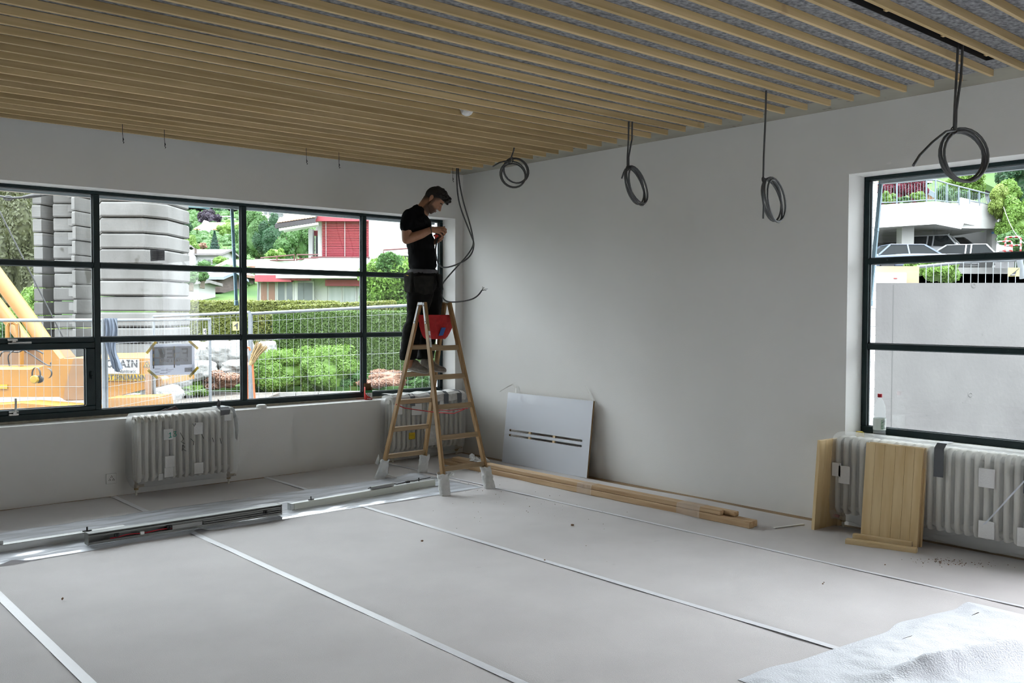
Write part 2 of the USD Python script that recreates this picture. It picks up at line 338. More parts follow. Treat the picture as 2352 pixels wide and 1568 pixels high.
# arms of the folded awning outside the panes
for nm, A, a, b in ((win1, 'y', (-2.555, .37, 2.60), (-2.520, .36, 1.668)), (win2, 'x', (.37, -4.695, 2.60), (.36, -4.627, 1.668))):
    m = MB().beam(a, b, .026, .020, up=(0, 1, 0) if A == 'y' else (1, 0, 0)); k = np.array(a) * .6 + np.array(b) * .4
    m.cbox(k, (.03, .03, .03), b=.005); m.cbox(b, (.034, .034, .05), b=.005)
    obj('awning_arm', m, 'sunblind_blue', nm, label='slim blue-grey awning arm outside the glass')
obj('awning_rail', MB().box(-6.4, -.14, .34, .39, 2.575, 2.61), 'bead_grey', win1)
obj('awning_rail', MB().box(.34, .39, -6.5, -4.70, 2.575, 2.61), 'bead_grey', win2)
# painted bricks of the outer reveal beside window_2
ob = thing('trim_1', kind='structure')
rng = random.Random(7)
for k in range(29):
    z = .66 + k * .069
    obj('brick', MB().cbox((.375, -4.612 + .002 * rng.random(), z + .033), (.10, .058, .066), b=.0025), 'white_brick', ob)

# ---------------------------------------------------------------- materials of the things in the room
pm('ladder_wood', (0.27, 0.155, 0.062), (0.40, 0.25, 0.115), sc=1.0, st=(30, 30, 1.6), det=5, rough=0.5, rnd=0.06, spec=0.35)
pm('rung_wood', (0.28, 0.19, 0.10), (0.38, 0.27, 0.15), sc=1.0, st=(1.6, 34, 34), det=5, rough=0.55, spots=(14, 0.70, (0.20, 0.12, 0.06)))
pm('zinc', (0.42, 0.43, 0.44), rough=0.5, metal=0.8)
pm('sticker', (0.72, 0.71, 0.70), rough=0.5)
pm('red_cloth', (0.42, 0.014, 0.018), (0.52, 0.022, 0.024), sc=30, rough=0.75, bump=0.002, bsc=220)
pm('blue_patch', (0.03, 0.10, 0.38), rough=0.6)
pm('red_mark', (0.55, 0.04, 0.04), rough=0.6)
pm('wrap_white', (0.60, 0.60, 0.58), (0.74, 0.74, 0.73), sc=14, rough=0.35, bump=0.006, bsc=45)
pm('radiator_cream', (0.60, 0.575, 0.51), rough=0.4)
pm('brass', (0.34, 0.26, 0.15), rough=0.4, metal=0.7)
pm('foam_pad', (0.72, 0.715, 0.70), rough=0.8, bump=0.002, bsc=90)
pm('duct_tape', (0.085, 0.09, 0.098), rough=0.4, bump=0.002, bsc=80)
pm('green_ink', (0.0, 0.30, 0.20), rough=0.5)
pm('black_ink', (0.015, 0.015, 0.015), rough=0.5)
pm('news', (0.50, 0.49, 0.47), (0.62, 0.61, 0.59), sc=40, rough=0.8)
pm('laminate', (0.70, 0.73, 0.79), rough=0.22, spec=0.6, coat=0.4)
pm('mdf_edge', (0.30, 0.20, 0.10), rough=0.7)
pm('spruce', (0.60, 0.43, 0.22), (0.72, 0.56, 0.33), sc=1.0, st=(20, 1.4, 20), det=5, rough=0.55, rnd=0.07)
pm('lumber', (0.46, 0.29, 0.145), (0.64, 0.45, 0.26), sc=1.0, st=(30, 1.3, 30), det=5, rough=0.6, rnd=0.10, spots=(5, 0.74, (0.30, 0.17, 0.08)))
pm('board_yellow', (0.62, 0.44, 0.215), (0.73, 0.56, 0.31), sc=1.0, st=(16, 16, 1.1), det=5, rough=0.5, rnd=0.05, spots=(6.5, 0.735, (0.36, 0.21, 0.09)))
pm('knot', (0.17, 0.085, 0.035), rough=0.6)
pm('strap_white', (0.80, 0.79, 0.76), rough=0.4)
pm('alu_dark', (0.17, 0.175, 0.165), rough=0.42, metal=0.55)
pm('alu_light', (0.52, 0.53, 0.52), rough=0.4, metal=0.4)
pm('diffuser', (0.70, 0.73, 0.66), rough=0.45)
pm('driver_grey', (0.36, 0.37, 0.36), rough=0.5)
pm('cap_red', (0.50, 0.015, 0.03), rough=0.35)
pm('dark_liquid', (0.018, 0.014, 0.013), rough=0.15)
pm('label_paper', (0.74, 0.80, 0.75), rough=0.5)
pm('label_green', (0.02, 0.24, 0.08), rough=0.5)
pm('sponge', (0.42, 0.33, 0.02), (0.62, 0.40, 0.02), sc=9, st=(1, 1, 5), rough=0.9)
pm('carton_red', (0.55, 0.03, 0.025), rough=0.45)
pm('carton_brown', (0.20, 0.125, 0.06), rough=0.8)
pm('carton_green', (0.03, 0.22, 0.05), rough=0.5)
pm('carton_white', (0.70, 0.69, 0.67), rough=0.5)
pm('glove_dark', (0.045, 0.03, 0.03), (0.10, 0.06, 0.055), sc=30, rough=0.8)
pm('glove_red', (0.22, 0.05, 0.045), rough=0.8)
pm('wrinkled_white', (0.80, 0.82, 0.86), rough=0.3, bump=0.004, bsc=120, bst=(1, 1, 1), transl=0.15)
film('wrap_film', 0.30, (0.86, 0.87, 0.86), 0.16, 0.02, 7.0, transl=0.5)
film('floor_film', 0.84, (0.86, 0.90, 0.97), 0.16, 0.006, 5.0, bst=(1, 3.0, 1), transl=0.10, coat=1.0)
film('band_film', 0.26, (0.80, 0.78, 0.76), 0.22, 0.01, 60.0, bst=(1, .4, 1), transl=0.3)
film('bottle_plastic', 0.14, (0.85, 0.9, 0.9), 0.08, 0.001, 30.0, transl=0.3)
film('drop_film', 0.80, (0.80, 0.84, 0.92), 0.22, 0.008, 30.0, transl=0.35)

def lerp(a, b, t): return np.array(a, float) * (1 - t) + np.array(b, float) * t

# ---------------------------------------------------------------- step ladder
lad = thing('step_ladder', 'brown wooden step ladder with white wrapped feet under the working man', 'ladder', (-1.385, -1.33, 0))
feet = {('f', -1): (-1.642, -1.842, 0), ('f', 1): (-1.143, -1.848, 0), ('b', -1): (-1.630, -0.815, 0), ('b', 1): (-1.142, -0.812, 0)}
tops = {('f', -1): (-1.520, -1.372, 1.672), ('f', 1): (-1.240, -1.372, 1.672), ('b', -1): (-1.512, -1.292, 1.672), ('b', 1): (-1.232, -1.292, 1.672)}
for k in feet:
    up = np.cross(np.array(tops[k]) - feet[k], (1, 0, 0))
    obj('stile', MB().beam(feet[k], tops[k], .027, .050, up=up, b=.005), 'ladder_wood', lad)
for side in 'fb':
    for z in (.222, .484, .746, 1.006, 1.262):
        t = z / 1.672; a, b = lerp(feet[side, -1], tops[side, -1], t), lerp(feet[side, 1], tops[side, 1], t)
        d = np.array(tops[side, -1]) - feet[side, -1]
        obj('rung', MB().beam(a, b, .026, .044, up=d, b=.004), 'rung_wood', lad)
for s in (-1, 1):
    hp = MB()
    for side in 'fb':
        a, b = np.array(feet[side, s]), np.array(tops[side, s]); d = (a - b) / np.linalg.norm(a - b); off = np.array([-.0155, 0, 0]) if s < 0 else np.array([.0155, 0, 0])
        off = off + np.array([0, -.026 if side == 'f' else 0, 0]) * 0
        p0, p1 = b + off, b + d * .20 + off
        hp.beam(p0, p1, .004, .022, up=np.cross(d, (1, 0, 0)), b=.0015)
        for tt in (.03, .18): hp.cbox(b + d * tt + off * 1.2, (.006, .011, .011), b=.003)
    hp.cbox((tops['f', s][0] + (-.018 if s < 0 else .018), -1.332, 1.662), (.005, .07, .026), b=.002)
    obj('hinge', hp, 'zinc', lad, label='silvery hinge plates with dark rivets')
a, b = np.array(feet['f', -1]), np.array(tops['f', -1]); n = np.array([0, -.9629, .269])
c = lerp(a, b, .80); d = (b - a) / np.linalg.norm(b - a)
fr = MB().beam(c + n * .0255 - d * .075, c + n * .0255 + d * .075, .022, .001, up=n)
obj('sticker', fr, 'sticker', lad); obj('sticker_mark', MB().beam(c + n * .0265 + d * .01, c + n * .0265 + d * .035, .012, .001, up=n), 'red_mark', lad)
def crumple(p0, p1, r0, r1, seed, n=14, m=18, amp=.35):
    """Loose wrapping around a leg."""
    ts = np.linspace(0, 1, m); th = np.arange(n) * 2 * np.pi / n
    P = np.array([lerp(p0, p1, t) for t in ts]); r = r0 + (r1 - r0) * ts
    q = np.stack([np.cos(th)[None] * np.ones((m, 1)) * 2.2, np.sin(th)[None] * np.ones((m, 1)) * 2.2, ts[:, None] * 7 * np.ones((1, n))], -1)
    rr = r[:, None] * (1 - amp / 2 + amp * meshkit.fbm(q + seed * 11, 3, seed) * 1.3)
    v = np.stack([P[:, None, 0] + rr * np.cos(th), P[:, None, 1] + rr * np.sin(th), P[:, None, 2] + 0 * rr], -1)
    v[-1, :, 2] += .025 * (meshkit.noise(q[-1] * 2, seed) - .3)
    v = np.concatenate([v, v[:, :1]], 1)
    return MB().sheet(v).add(np.vstack([v[0, :-1], [v[0, :-1].mean(0)]]), [((k + 1) % n, k, n) for k in range(n)])
for k, (r0, r1, h) in {('f', -1): (.048, .046, .185), ('f', 1): (.050, .046, .190), ('b', -1): (.060, .038, .19), ('b', 1): (.046, .046, .19)}.items():
    t = h / 1.672; w = crumple(np.array(feet[k]) + (0, 0, .002), lerp(feet[k], tops[k], t), r0, r1, 3 + ord(k[0]) + k[1])
    if k == ('b', -1): w.tube([(-1.62, -.84, .03), (-1.58, -.88, .03), (-1.545, -.91, .017), (-1.52, -.93, .01)], [.03, .028, .018, .006], 8); w.tube([(-1.66, -.80, .15), (-1.655, -.81, .19), (-1.64, -.80, .235)], [.02, .015, .004], 6)
    if k == ('f', -1): w.tube([(-1.60, -1.83, .16), (-1.575, -1.84, .19), (-1.555, -1.84, .185), (-1.55, -1.84, .165)], [.012, .016, .014, .006], 6)
    if k == ('f', 1): w.tube([(-1.17, -1.83, .17), (-1.20, -1.84, .195), (-1.215, -1.845, .20)], [.02, .014, .005], 6)
    obj('foot_wrap', w, 'wrap_white', lad, smooth=40, label='crumpled white plastic wrapped round the foot')
cord = [(-1.60, -1.03, .728), (-1.52, -1.05, .69), (-1.43, -1.10, .672), (-1.33, -1.3, .655), (-1.28, -1.5, .66), (-1.25, -1.62, .71)]
obj('cord', MB().tube(cord, .004, 6), 'red_cloth', lad, label='thin red cord between the two halves')
obj('cord', MB().tube([(-1.55, -1.60, .72), (-1.40, -1.57, .70), (-1.2, -1.60, .71)], .003, 6), 'red_cloth', lad)

# red tool pouch hanging at the top of the ladder
bag = thing('tool_pouch', 'red cloth tool pouch with blue patch hung between the ladder tops', 'pouch', (-1.35, -1.33, 1.34))
prof = np.array([(-.018, 0.0), (-.030, .02), (-.036, .06), (-.038, .12), (-.038, .225)])
def pouch(y0, sgn, inset):
    G = []
    for (d, z) in prof:
        tx = z / .225; half = .112 + .082 * min(1, tx * 2.2) ** .6; xs = np.linspace(-half, half, 26)
        wav = .010 * np.sin(xs * 46 + z * 14) * (1 - tx * .6) * (1 if z > .005 else 0)
        bulge = (d * (1 - (xs / half) ** 4)) * sgn
        G.append(np.stack([-1.352 + xs - .012 * (1 - tx), y0 + bulge * -1 + wav, np.full_like(xs, 1.337 + z + .006 * math.sin(z * 20))], -1))
    return np.array(G)
f1, f2 = pouch(-1.328, -1, 0), pouch(-1.328, 1, 0)
G = np.concatenate([f1, f2[:, ::-1]], 1); G = np.concatenate([G, G[:, :1]], 1)
b = MB().sheet(G); bt = G[0, :-1]
b.add(np.vstack([bt, bt.mean(0)]), [((k + 1) % len(bt), k, len(bt)) for k in range(len(bt))])
obj('pocket', b, 'red_cloth', bag, smooth=50)
rim = np.array([G[-1] + (0, 0, dz) for dz in (-.062, -.06, .0, .004)]); cc = rim[..., :2].mean((0, 1)); sc = np.array([1.02, 1.03, 1.03, 1.01])
for i in range(4): rim[i, :, :2] = cc + (rim[i, :, :2] - cc) * sc[i]
obj('rim_band', MB().sheet(rim), 'red_cloth', bag, smooth=50)
pt = MB().prism([(-1.362, 1.368), (-1.312, 1.370), (-1.278, 1.443), (-1.328, 1.444)], [(1, 0), (0, 0), (0, 1)], (0, -1.3700, 0), (0, -.003, 0))
obj('patch', pt, 'blue_patch', bag, label='slanted blue patch')

# ---------------------------------------------------------------- radiators in protective film
def radiator(label, P, s0, s1, tilt_film, seed, pads, name='radiator', z0=.118, z1=.692, legs=(), film_drop=0.0):
    o = P((s0 + s1) / 2, 0, 0); r = thing(name, label, 'radiator', o)
    n = int(round((s1 - s0) / .0605)); ss = np.linspace(s0 + .03, s1 - .03, n)
    for s in ss:
        m = MB(); R = .0185
        loop = [(t, z) for t, z in [(-.195, z0 + .05), (-.195, z1 - .05), (-.180, z1 - .022), (-.155, z1 - .018), (-.10, z1 - .018), (-.078, z1 - .022), (-.063, z1 - .05), (-.063, z0 + .05), (-.078, z0 + .022), (-.10, z0 + .018), (-.155, z0 + .018), (-.180, z0 + .022)]]
        m.tube([P(s, t, z) for t, z in loop], R, 8, closed=True)
        m.tube([P(s, -.13, z0 + .02), P(s, -.13, z1 - .02)], R * .95, 7)
        obj('section', m, 'radiator_cream', r, smooth=60)
    for z in (z0 + .045, z1 - .045): obj('header_pipe', MB().tube([P(s0 + .01, -.13, z), P(s1 - .01, -.13, z)], .026, 10), 'radiator_cream', r, smooth=60)
    for s, kind in legs:
        v = MB().tube([P(s, -.13, z0 + .045), P(s, -.13, .09)], .014, 8).tube([P(s, -.13, .10), P(s, -.13, .055)], .019, 8).cbox(P(s, -.15, .085), (.03, .03, .03), b=.006)
        obj('valve', v, 'brass', r, smooth=40); obj('pipe', MB().tube([P(s, -.13, .06), P(s, -.13, .008)], .010, 8), 'radiator_cream', r)
        if kind: obj('valve_knob', MB().tube([P(s - .01 * kind, -.15, .09), P(s - .055 * kind, -.16, .092)], .012, 8), 'cap_red' if kind == 2 else 'brass', r)
    # the film: a loose sleeve all round
    m, k = 60, 22; G = np.zeros((m, k + 1, 3)); us = np.linspace(s0 - .035, s1 + .035, m)
    cr = [(-.012, z0 + .02), (-.03, z1 + .015), (-.06, z1 + .024), (-.10, z1 + .026), (-.15, z1 + .024), (-.20, z1 + .008), (-.222, z1 - .04)] + [(-.226, z1 - .04 - (z1 - z0) * j / 9) for j in range(1, 9)] + [(-.224, z0 + .01), (-.20, z0 - .018), (-.16, z0 - .028), (-.11, z0 - .03), (-.06, z0 - .02), (-.03, z0 - .01), (-.012, z0 + .005), (-.012, z0 + .02)]
    cr = np.array(cr); k = len(cr) - 1; G = np.zeros((m, k + 1, 3)); ct = np.array([-.12, (z0 + z1) / 2])
    for i, u in enumerate(us):
        e = min(u - us[0], us[-1] - u); sh = 1 - .30 * max(0, 1 - e / .045) ** 2
        for j, (t, z) in enumerate(cr):
            t2, z2 = ct + (np.array([t, z]) - ct) * (1 - (1 - sh) * (.9 if abs(z - ct[1]) > .2 else .5))
            jj = j % k; a = meshkit.fbm(np.array([u * 7 + z * 5, jj * .8, seed * 3.0]), 3, seed)
            if t < -.05 and j < 16: z2 += tilt_film(u) * max(0, (z - .45) / .24); t2 -= .012 * a
            if j >= 15: z2 -= .03 * a + film_drop * a
            G[i, j] = P(u, min(t2, -.004), max(z2, .02))
    fm = MB().sheet(G)
    for e in (0, m - 1):
        ring = G[e, :-1]; fm.add(np.vstack([ring, ring.mean(0)]), [(q, (q + 1) % k, k) for q in range(k)])
    obj('film_wrap', fm, 'wrap_film', r, smooth=60, label='clear crinkled protective film')
    for s, z, w, h, *more in pads:
        a, b_ = np.array(P(s - w / 2, -.231, z)), np.array(P(s + w / 2, -.238, z + h)); lo, hi = np.minimum(a, b_), np.maximum(a, b_)
        obj('foam_pad', MB().cbox((lo + hi) / 2, hi - lo, b=.003), more[0] if more else 'foam_pad', r)
    return r
LA = lambda s, t, z: np.array([-s, t, z]); LB = lambda s, t, z: np.array([t, -s, z])
rad1 = radiator('cream tubular radiator in clear film with a green number, beside the wall socket', LA, 2.80, 3.685, lambda u: -.055 * max(0, min(1, (u - 3.05) / .5)), 2,
    [(3.42, .475, .085, .095), (3.41, .235, .085, .10), (3.42, .15, .08, .085), (3.49, .13, .04, .06), (3.155, .50, .085, .105), (3.155, .15, .085, .10), (2.88, .60, .07, .06)], legs=((3.66, 1), (2.83, 1)))
tp = MB()
tp.sheet(np.array([[LA(2.96, -.06, .722), LA(2.855, -.06, .724)], [LA(2.96, -.19, .722), LA(2.855, -.19, .724)], [LA(2.955, -.245, .70), LA(2.86, -.245, .70)], [LA(2.955, -.247, .655), LA(2.87, -.247, .66)]]), (0, 0, -.002))
tp.sheet(np.array([[LA(2.80, -.10, .70), LA(2.79, -.16, .71)], [LA(2.765, -.10, .60), LA(2.755, -.17, .60)], [LA(2.76, -.12, .50), LA(2.752, -.17, .49)], [LA(2.762, -.13, .42), LA(2.757, -.155, .40)]]), (.002, 0, 0))
tp.tube([LA(2.92, -.12, .725), LA(2.915, -.13, .76), LA(2.93, -.14, .79)], [.02, .016, .003], 6)
obj('duct_tape', tp, 'duct_tape', rad1, label='dark grey tape at the top end')
obj('pad_number', MB().text('13', .045, LA(3.425, -.2395, .49), (1, 0, .15), (0, 0, 1)), 'green_ink', rad1)
sc = MB()
for L in ([(3.29, .53), (3.26, .47), (3.285, .45), (3.25, .43)], [(3.27, .42), (3.275, .37)], [(3.27, .42), (3.25, .40), (3.27, .385), (3.24, .365)], [(3.18, .60), (3.165, .575), (3.15, .60)], [(3.20, .47), (3.17, .44), (3.175, .41)], [(3.10, .50), (3.08, .46)], [(3.0, .46), (2.99, .42)], [(2.93, .45), (2.92, .40)]):
    sc.tube([LA(a + .03, -.246, b) for a, b in L], .0022, 5)
obj('pen_scribble', sc, 'black_ink', rad1)
rad2 = radiator('cream tubular radiator in film and paper behind the ladder, in the room corner', LA, .165, 1.095, lambda u: 0.0, 5,
    [(1.03, .52, .10, .13), (.80, .50, .13, .12), (.45, .50, .10, .14), (.62, .16, .16, .22, 'news'), (.86, .25, .08, .07, 'sponge')], legs=((1.03, 0), (.19, 1)))
pc = MB().sheet(np.array([[LA(s, t, z + .006 * math.sin(s * 31)) for s in np.linspace(.15, 1.10, 24)] for t, z in ((-.03, .724), (-.12, .728), (-.20, .722), (-.243, .70), (-.247, .63))]), (0, .002, -.002))
obj('paper_cover', pc, 'news', rad2)
for s in (.24, .42, .60, .86): obj('duct_tape', MB().sheet(np.array([[LA(s - .03, t, z), LA(s + .03, t, z)] for t, z in ((-.12, .733), (-.20, .727), (-.250, .70), (-.252, .60))]), (0, .001, -.001)), 'duct_tape', rad2)
rad3 = radiator('long cream tubular radiator in clear film under the window behind the leaning boards', LB, 4.66, 6.62, lambda u: 0.0, 9,
    [(4.70, .40, .07, .10), (4.76, .355, .09, .13), (5.745, .47, .10, .125), (5.75, .14, .10, .115), (5.12, .12, .1, .1), (5.98, .13, .09, .12)], legs=((4.70, 2),), film_drop=.04)
for s, z, h in ((5.44, .50, .19), (6.0, .46, .22)):
    obj('duct_tape', MB().sheet(np.array([[LB(s - .03, t, q), LB(s + .035, t, q)] for t, q in ((-.10, .724), (-.2, .722), (-.243, .69), (-.249, .69 - h))]), (.001, 0, -.001)), 'duct_tape', rad3, label='dark grey tape over the film')
dg = MB().sheet(np.array([[LB(s - .012, -.252 - .01 * math.sin(k), z), LB(s, -.262, z + .012), LB(s + .014, -.250, z + .02)] for k, (s, z) in enumerate(zip(np.linspace(5.74, 6.02, 14), np.linspace(.22, .60, 14)))]))
obj('film_fold', dg, 'drop_film', rad3)

# ---------------------------------------------------------------- wall socket
so = thing('wall_socket', 'white triple wall socket low on the wall left of the radiator', 'socket', (-3.826, 0, .154))
obj('plate', MB().cbox((-3.826, -.006, .154), (.088, .012, .088), b=.003), 'white_plastic', so)
Rm = np.array([[1, 0, 0], [0, 0, -1], [0, 1, 0.0]])
obj('insert', MB().lathe([(.0, .0125), (.032, .0125), (.033, .010), (.033, .004)], (-3.826, 0, .154), 24, Rm), 'white_plastic', so)
for k in range(3):
    a = math.radians(90 + 120 * k); cx_, cz_ = -3.826 + .017 * math.cos(a), .154 + .017 * math.sin(a)
    h = MB()
    for j in range(3): q = a + math.radians(120 * j); h.cbox((cx_ + .007 * math.cos(q), -.0135, cz_ + .007 * math.sin(q)), (.006, .002, .006), b=.001)
    obj('socket_hole', h, 'dark_hole', so)

# ---------------------------------------------------------------- things on the sills
gl = thing('work_glove', 'crumpled dark work glove on the long sill above the wrapped radiator', 'glove', (-3.31, .12, .66))
g1 = MB(); rng = random.Random(3)
for p in ([(-3.36, .15, .672), (-3.30, .14, .690), (-3.25, .13, .680)], [(-3.33, .12, .675), (-3.27, .115, .695), (-3.215, .12, .70)], [(-3.30, .15, .68), (-3.24, .15, .70), (-3.21, .14, .69)], [(-3.26, .13, .70), (-3.225, .12, .71), (-3.19, .13, .685)]):
    g1.tube(p, [.012, .020, .011], 8)
obj('palm', g1, 'glove_dark', gl, smooth=60)
obj('finger', MB().tube([(-3.40, .17, .671), (-3.37, .16, .676), (-3.345, .15, .680)], [.006, .010, .010], 7), 'glove_red', gl, smooth=60)
cp = thing('plastic_puck', 'small round white plastic puck lying on the long sill between two window posts', 'plastic puck', (-2.41, .06, .6595))
obj('lid', MB().lathe([(0, .034), (.036, .034), (.046, .028), (.050, .018)], (-2.41, .06, .6595), 24), 'white_plastic', cp, smooth=40)
obj('base', MB().lathe([(.050, .018), (.049, .0), (0, 0)], (-2.41, .06, .6595), 24), 'white_plastic', cp)
sb = thing('screw_carton', 'open red and white carton of screws on the long sill beside the ladder', 'carton', (-1.172, .12, .6595))
bx, by, bz = -1.172, .12, .6595; RZ = rot(math.radians(-18))
def bp(x, y, z): return RZ @ np.array([x, y, z]) + (bx, by, bz)
sh = MB()
for c_, sz in (((0, -.028, .05), (.074, .002, .10)), ((0, .028, .085), (.074, .002, .17)), ((-.036, 0, .0675), (.002, .056, .135)), ((.036, 0, .0675), (.002, .056, .135)), ((0, 0, .001), (.074, .056, .002))): sh.cbox(bp(*c_), sz, RZ, b=.0004)
obj('body', sh, 'carton_red', sb)
obj('inside', MB().cbox(bp(0, .0262, .095), (.070, .0012, .145), RZ, b=.0003).cbox(bp(-.0345, 0, .09), (.001, .053, .09), RZ, b=.0003).cbox(bp(.0345, 0, .09), (.001, .053, .09), RZ, b=.0003), 'carton_brown', sb, label='bare brown inside')
obj('green_panel', MB().cbox(bp(0, -.0295, .088), (.074, .001, .026), RZ, b=.0003), 'carton_green', sb)
Xb, Yb = RZ @ np.array([1.0, 0, 0]), np.array([0, 0, 1.0])
obj('white_panel', MB().prism([(-.037, .074), (.037, .074), (.037, .02), (.02, .024), (-.005, .038), (-.025, .055)], np.stack([Xb, Yb], 1), bp(0, -.0293, 0), RZ @ np.array([0, -.001, 0])), 'carton_white', sb)
obj('printed_screw', MB().beam(bp(-.02, -.031, .068), bp(.012, -.031, .028), .004, .001, up=RZ @ np.array([0, -1, 0])).beam(bp(.008, -.031, .066), bp(.010, -.031, .044), .004, .001, up=RZ @ np.array([0, -1, 0])), 'black_ink', sb)
obj('print', MB().cbox(bp(.005, -.0305, .014), (.05, .001, .004), RZ, b=.0002).cbox(bp(.015, -.0305, .007), (.03, .001, .003), RZ, b=.0002).cbox(bp(.029, -.0305, .045), (.003, .001, .05), RZ, b=.0002), 'carton_white', sb)

bo = thing('water_bottle', 'clear plastic bottle with red cap and dark dregs on the right sill', 'bottle', (.115, -4.843, .6595))
bc = (.115, -4.843, .6595)
obj('body', MB().lathe([(.012, .010), (.026, .003), (.036, .006), (.043, .020), (.0445, .05), (.043, .056), (.0445, .062), (.0445, .175), (.042, .185), (.0445, .195), (.044, .215), (.038, .25), (.024, .285), (.0145, .300), (.0145, .318)], bc, 28), 'bottle_plastic', bo, smooth=40)
obj('dregs', MB().lathe([(0, .012), (.025, .008), (.036, .011), (.041, .024), (.042, .046), (0, .046)], bc, 24), 'dark_liquid', bo, smooth=30, label='dark liquid at the bottom')
obj('label', MB().lathe([(.0452, .068), (.0452, .155)], bc, 28), 'label_paper', bo, smooth=True)
obj('cap', MB().lathe([(.0148, .308), (.0165, .310), (.0165, .332), (.015, .335), (0, .335)], bc, 20), 'cap_red', bo, smooth=40)
dv = np.array([-.70, -.71, 0]); dv /= np.linalg.norm(dv); ex = np.array([-dv[1], dv[0], 0])
obj('lettering', MB().text('VALSER', .016, np.array(bc) + dv * .046 + ex * -.004 + (0, 0, .146), (0, 0, -1), ex * -1 * -1, .0015, width=.07), 'label_green', bo)
fp = MB()
for z in (.145, .138, .131, .124, .117, .110, .10, .09, .082): fp.cbox(np.array(bc) + dv * .0452 + ex * .018 + (0, 0, z), (.018, .002, .002), np.stack([ex, dv, np.array([0, 0, 1.0])], 1), b=.0003)
obj('small_print', fp, 'black_ink', bo)
sp = thing('sponge', 'yellow sponge block at the end of the right sill beside the bottle', 'sponge', (.075, -4.712, .66))
obj('block', MB().cbox((.075, -4.712, .682), (.062, .052, .042), rot(.7), b=.006), 'sponge', sp)

# ---------------------------------------------------------------- white panel, lumber, boards
pa = thing('slotted_board', 'white laminate board with two long slots leaning on the wall', 'board', (-.11, -1.45, .005))
o_ = np.array([-.115, -.840, .008]); ax = np.array([.004, -1.0, 0]); ax /= np.linalg.norm(ax); az = np.array([.083, 0, .726]); az /= np.linalg.norm(az); nn = np.cross(ax, az)
if nn[0] > 0: nn = -nn
import shapely
hol = [shapely.LineString([(.085, z), (1.125, z)]).buffer(.011, quad_segs=4) for z in (.343, .292)]
poly = shapely.Polygon([(0, 0), (1.235, 0), (1.235, .735), (0, .735)]).difference(shapely.union_all(hol))
def ext(poly, o, A, d):
    t = trimesh.creation.extrude_polygon(poly, 1.0, engine='earcut'); A = np.array(A).T; d = np.array(d, float)
    v = t.vertices[:, :2] @ A.T + o + t.vertices[:, 2:] * d
    return (v, t.faces if np.dot(np.cross(A[:, 0], A[:, 1]), d) > 0 else t.faces[:, ::-1])
obj('face', ext(poly, o_ + nn * .022, (ax, az), -nn * .002), 'laminate', pa)
obj('core', ext(poly, o_, (ax, az), nn * .0199), 'mdf_edge', pa, label='brown bare edge of the panel')
for s_ in (.385, .74):
    obj('spacer', MB().beam(o_ + ax * s_ + az * .28 + nn * .012, o_ + ax * s_ + az * .358 + nn * .012, .034, .014, up=nn), 'spruce', pa)
t1 = [o_ + ax * .10 + az * .72 - nn * .004, o_ + ax * .09 + az * .79 - nn * .006, o_ + ax * .04 + az * .82 + nn * .004, o_ + ax * -.04 + az * .78 + nn * .02, o_ + ax * -.12 + az * .735 + nn * .03]
t2 = [o_ + ax * 1.19 + az * .72 - nn * .004, o_ + ax * 1.15 + az * .80 - nn * .004, o_ + ax * 1.105 + az * .875 + nn * .01]
for t_ in (t1, t2):
    g_ = np.array([[p + ax * .010, p - ax * .010] for p in t_]) if t_ is t2 else np.array([[p + az * .008 + ax * .006, p - az * .008 - ax * .006] for p in t_])
    obj('strap', MB().sheet(g_, nn * .0015), 'strap_white', pa)

def plank(name, label, cat, box, mat, group=None, R=None, b=.003):
    x0, x1, y0, y1, z0, z1 = box
    o = thing(name, label, cat, ((x0 + x1) / 2, (y0 + y1) / 2, z0), group=group)
    obj('timber', MB().cbox(((x0 + x1) / 2, (y0 + y1) / 2, (z0 + z1) / 2), (x1 - x0, y1 - y0, z1 - z0), R, b=b), mat, o)
    return o
fy = .007
lumber = []
for nm, bx_ in (('front wooden beam on the floor in the taped bundle, longest one', (-.690, -.632, -4.275, -.50, fy, fy + .050)), ('rear wooden beam on the floor in the taped bundle along the wall', (-.624, -.572, -4.262, -.52, fy, fy + .048)),
                ('stepped upper front beam lying on the taped lumber bundle', (-.680, -.632, -4.005, -.68, fy + .0515, fy + .088)), ('upper rear beam lying on the taped lumber bundle', (-.628, -.575, -4.10, -.66, fy + .0515, fy + .086))):
    p = tag(obj('wooden_beam', MB().cbox(((bx_[0] + bx_[1]) / 2, (bx_[2] + bx_[3]) / 2, (bx_[4] + bx_[5]) / 2), (bx_[1] - bx_[0], bx_[3] - bx_[2], bx_[5] - bx_[4]), b=.004), 'lumber'), nm, 'beam', 'beams of the lumber bundle'); lumber.append(p)
for lab, y0, y1 in (('clear film band round the middle of the lumber bundle', -2.67, -2.50), ('wider clear film band near the free end of the lumber bundle', -3.82, -3.60)):
    g_ = []
    for x, z in ((-.694, fy), (-.694, fy + .052), (-.684, fy + .091), (-.57, fy + .091), (-.566, fy + .05), (-.566, fy)):
        g_.append([(x + .004 * math.sin(k * 1.7), y0 + (y1 - y0) * k / 10, z + .002 * math.sin(k * 2.3)) for k in range(11)])
    tag(obj('film_band', MB().sheet(np.array(g_)), 'band_film'), lab, 'film', 'film bands on the lumber')
pk = MB()
for k, p in enumerate(([(-.66, -1.02, .10), (-.63, -.95, .135), (-.60, -.90, .125)], [(-.64, -1.08, .10), (-.60, -1.10, .13), (-.57, -1.16, .105)], [(-.65, -.98, .10), (-.66, -1.06, .115), (-.64, -1.12, .10)])):
    pk.tube(p, [.012, .03, .006], 6)
pk.sheet(np.array([[(-.686 + .01 * k, -.98 - .08 * j, .098 + .012 * ((k + j) % 2)) for k in range(4)] for j in range(4)]))
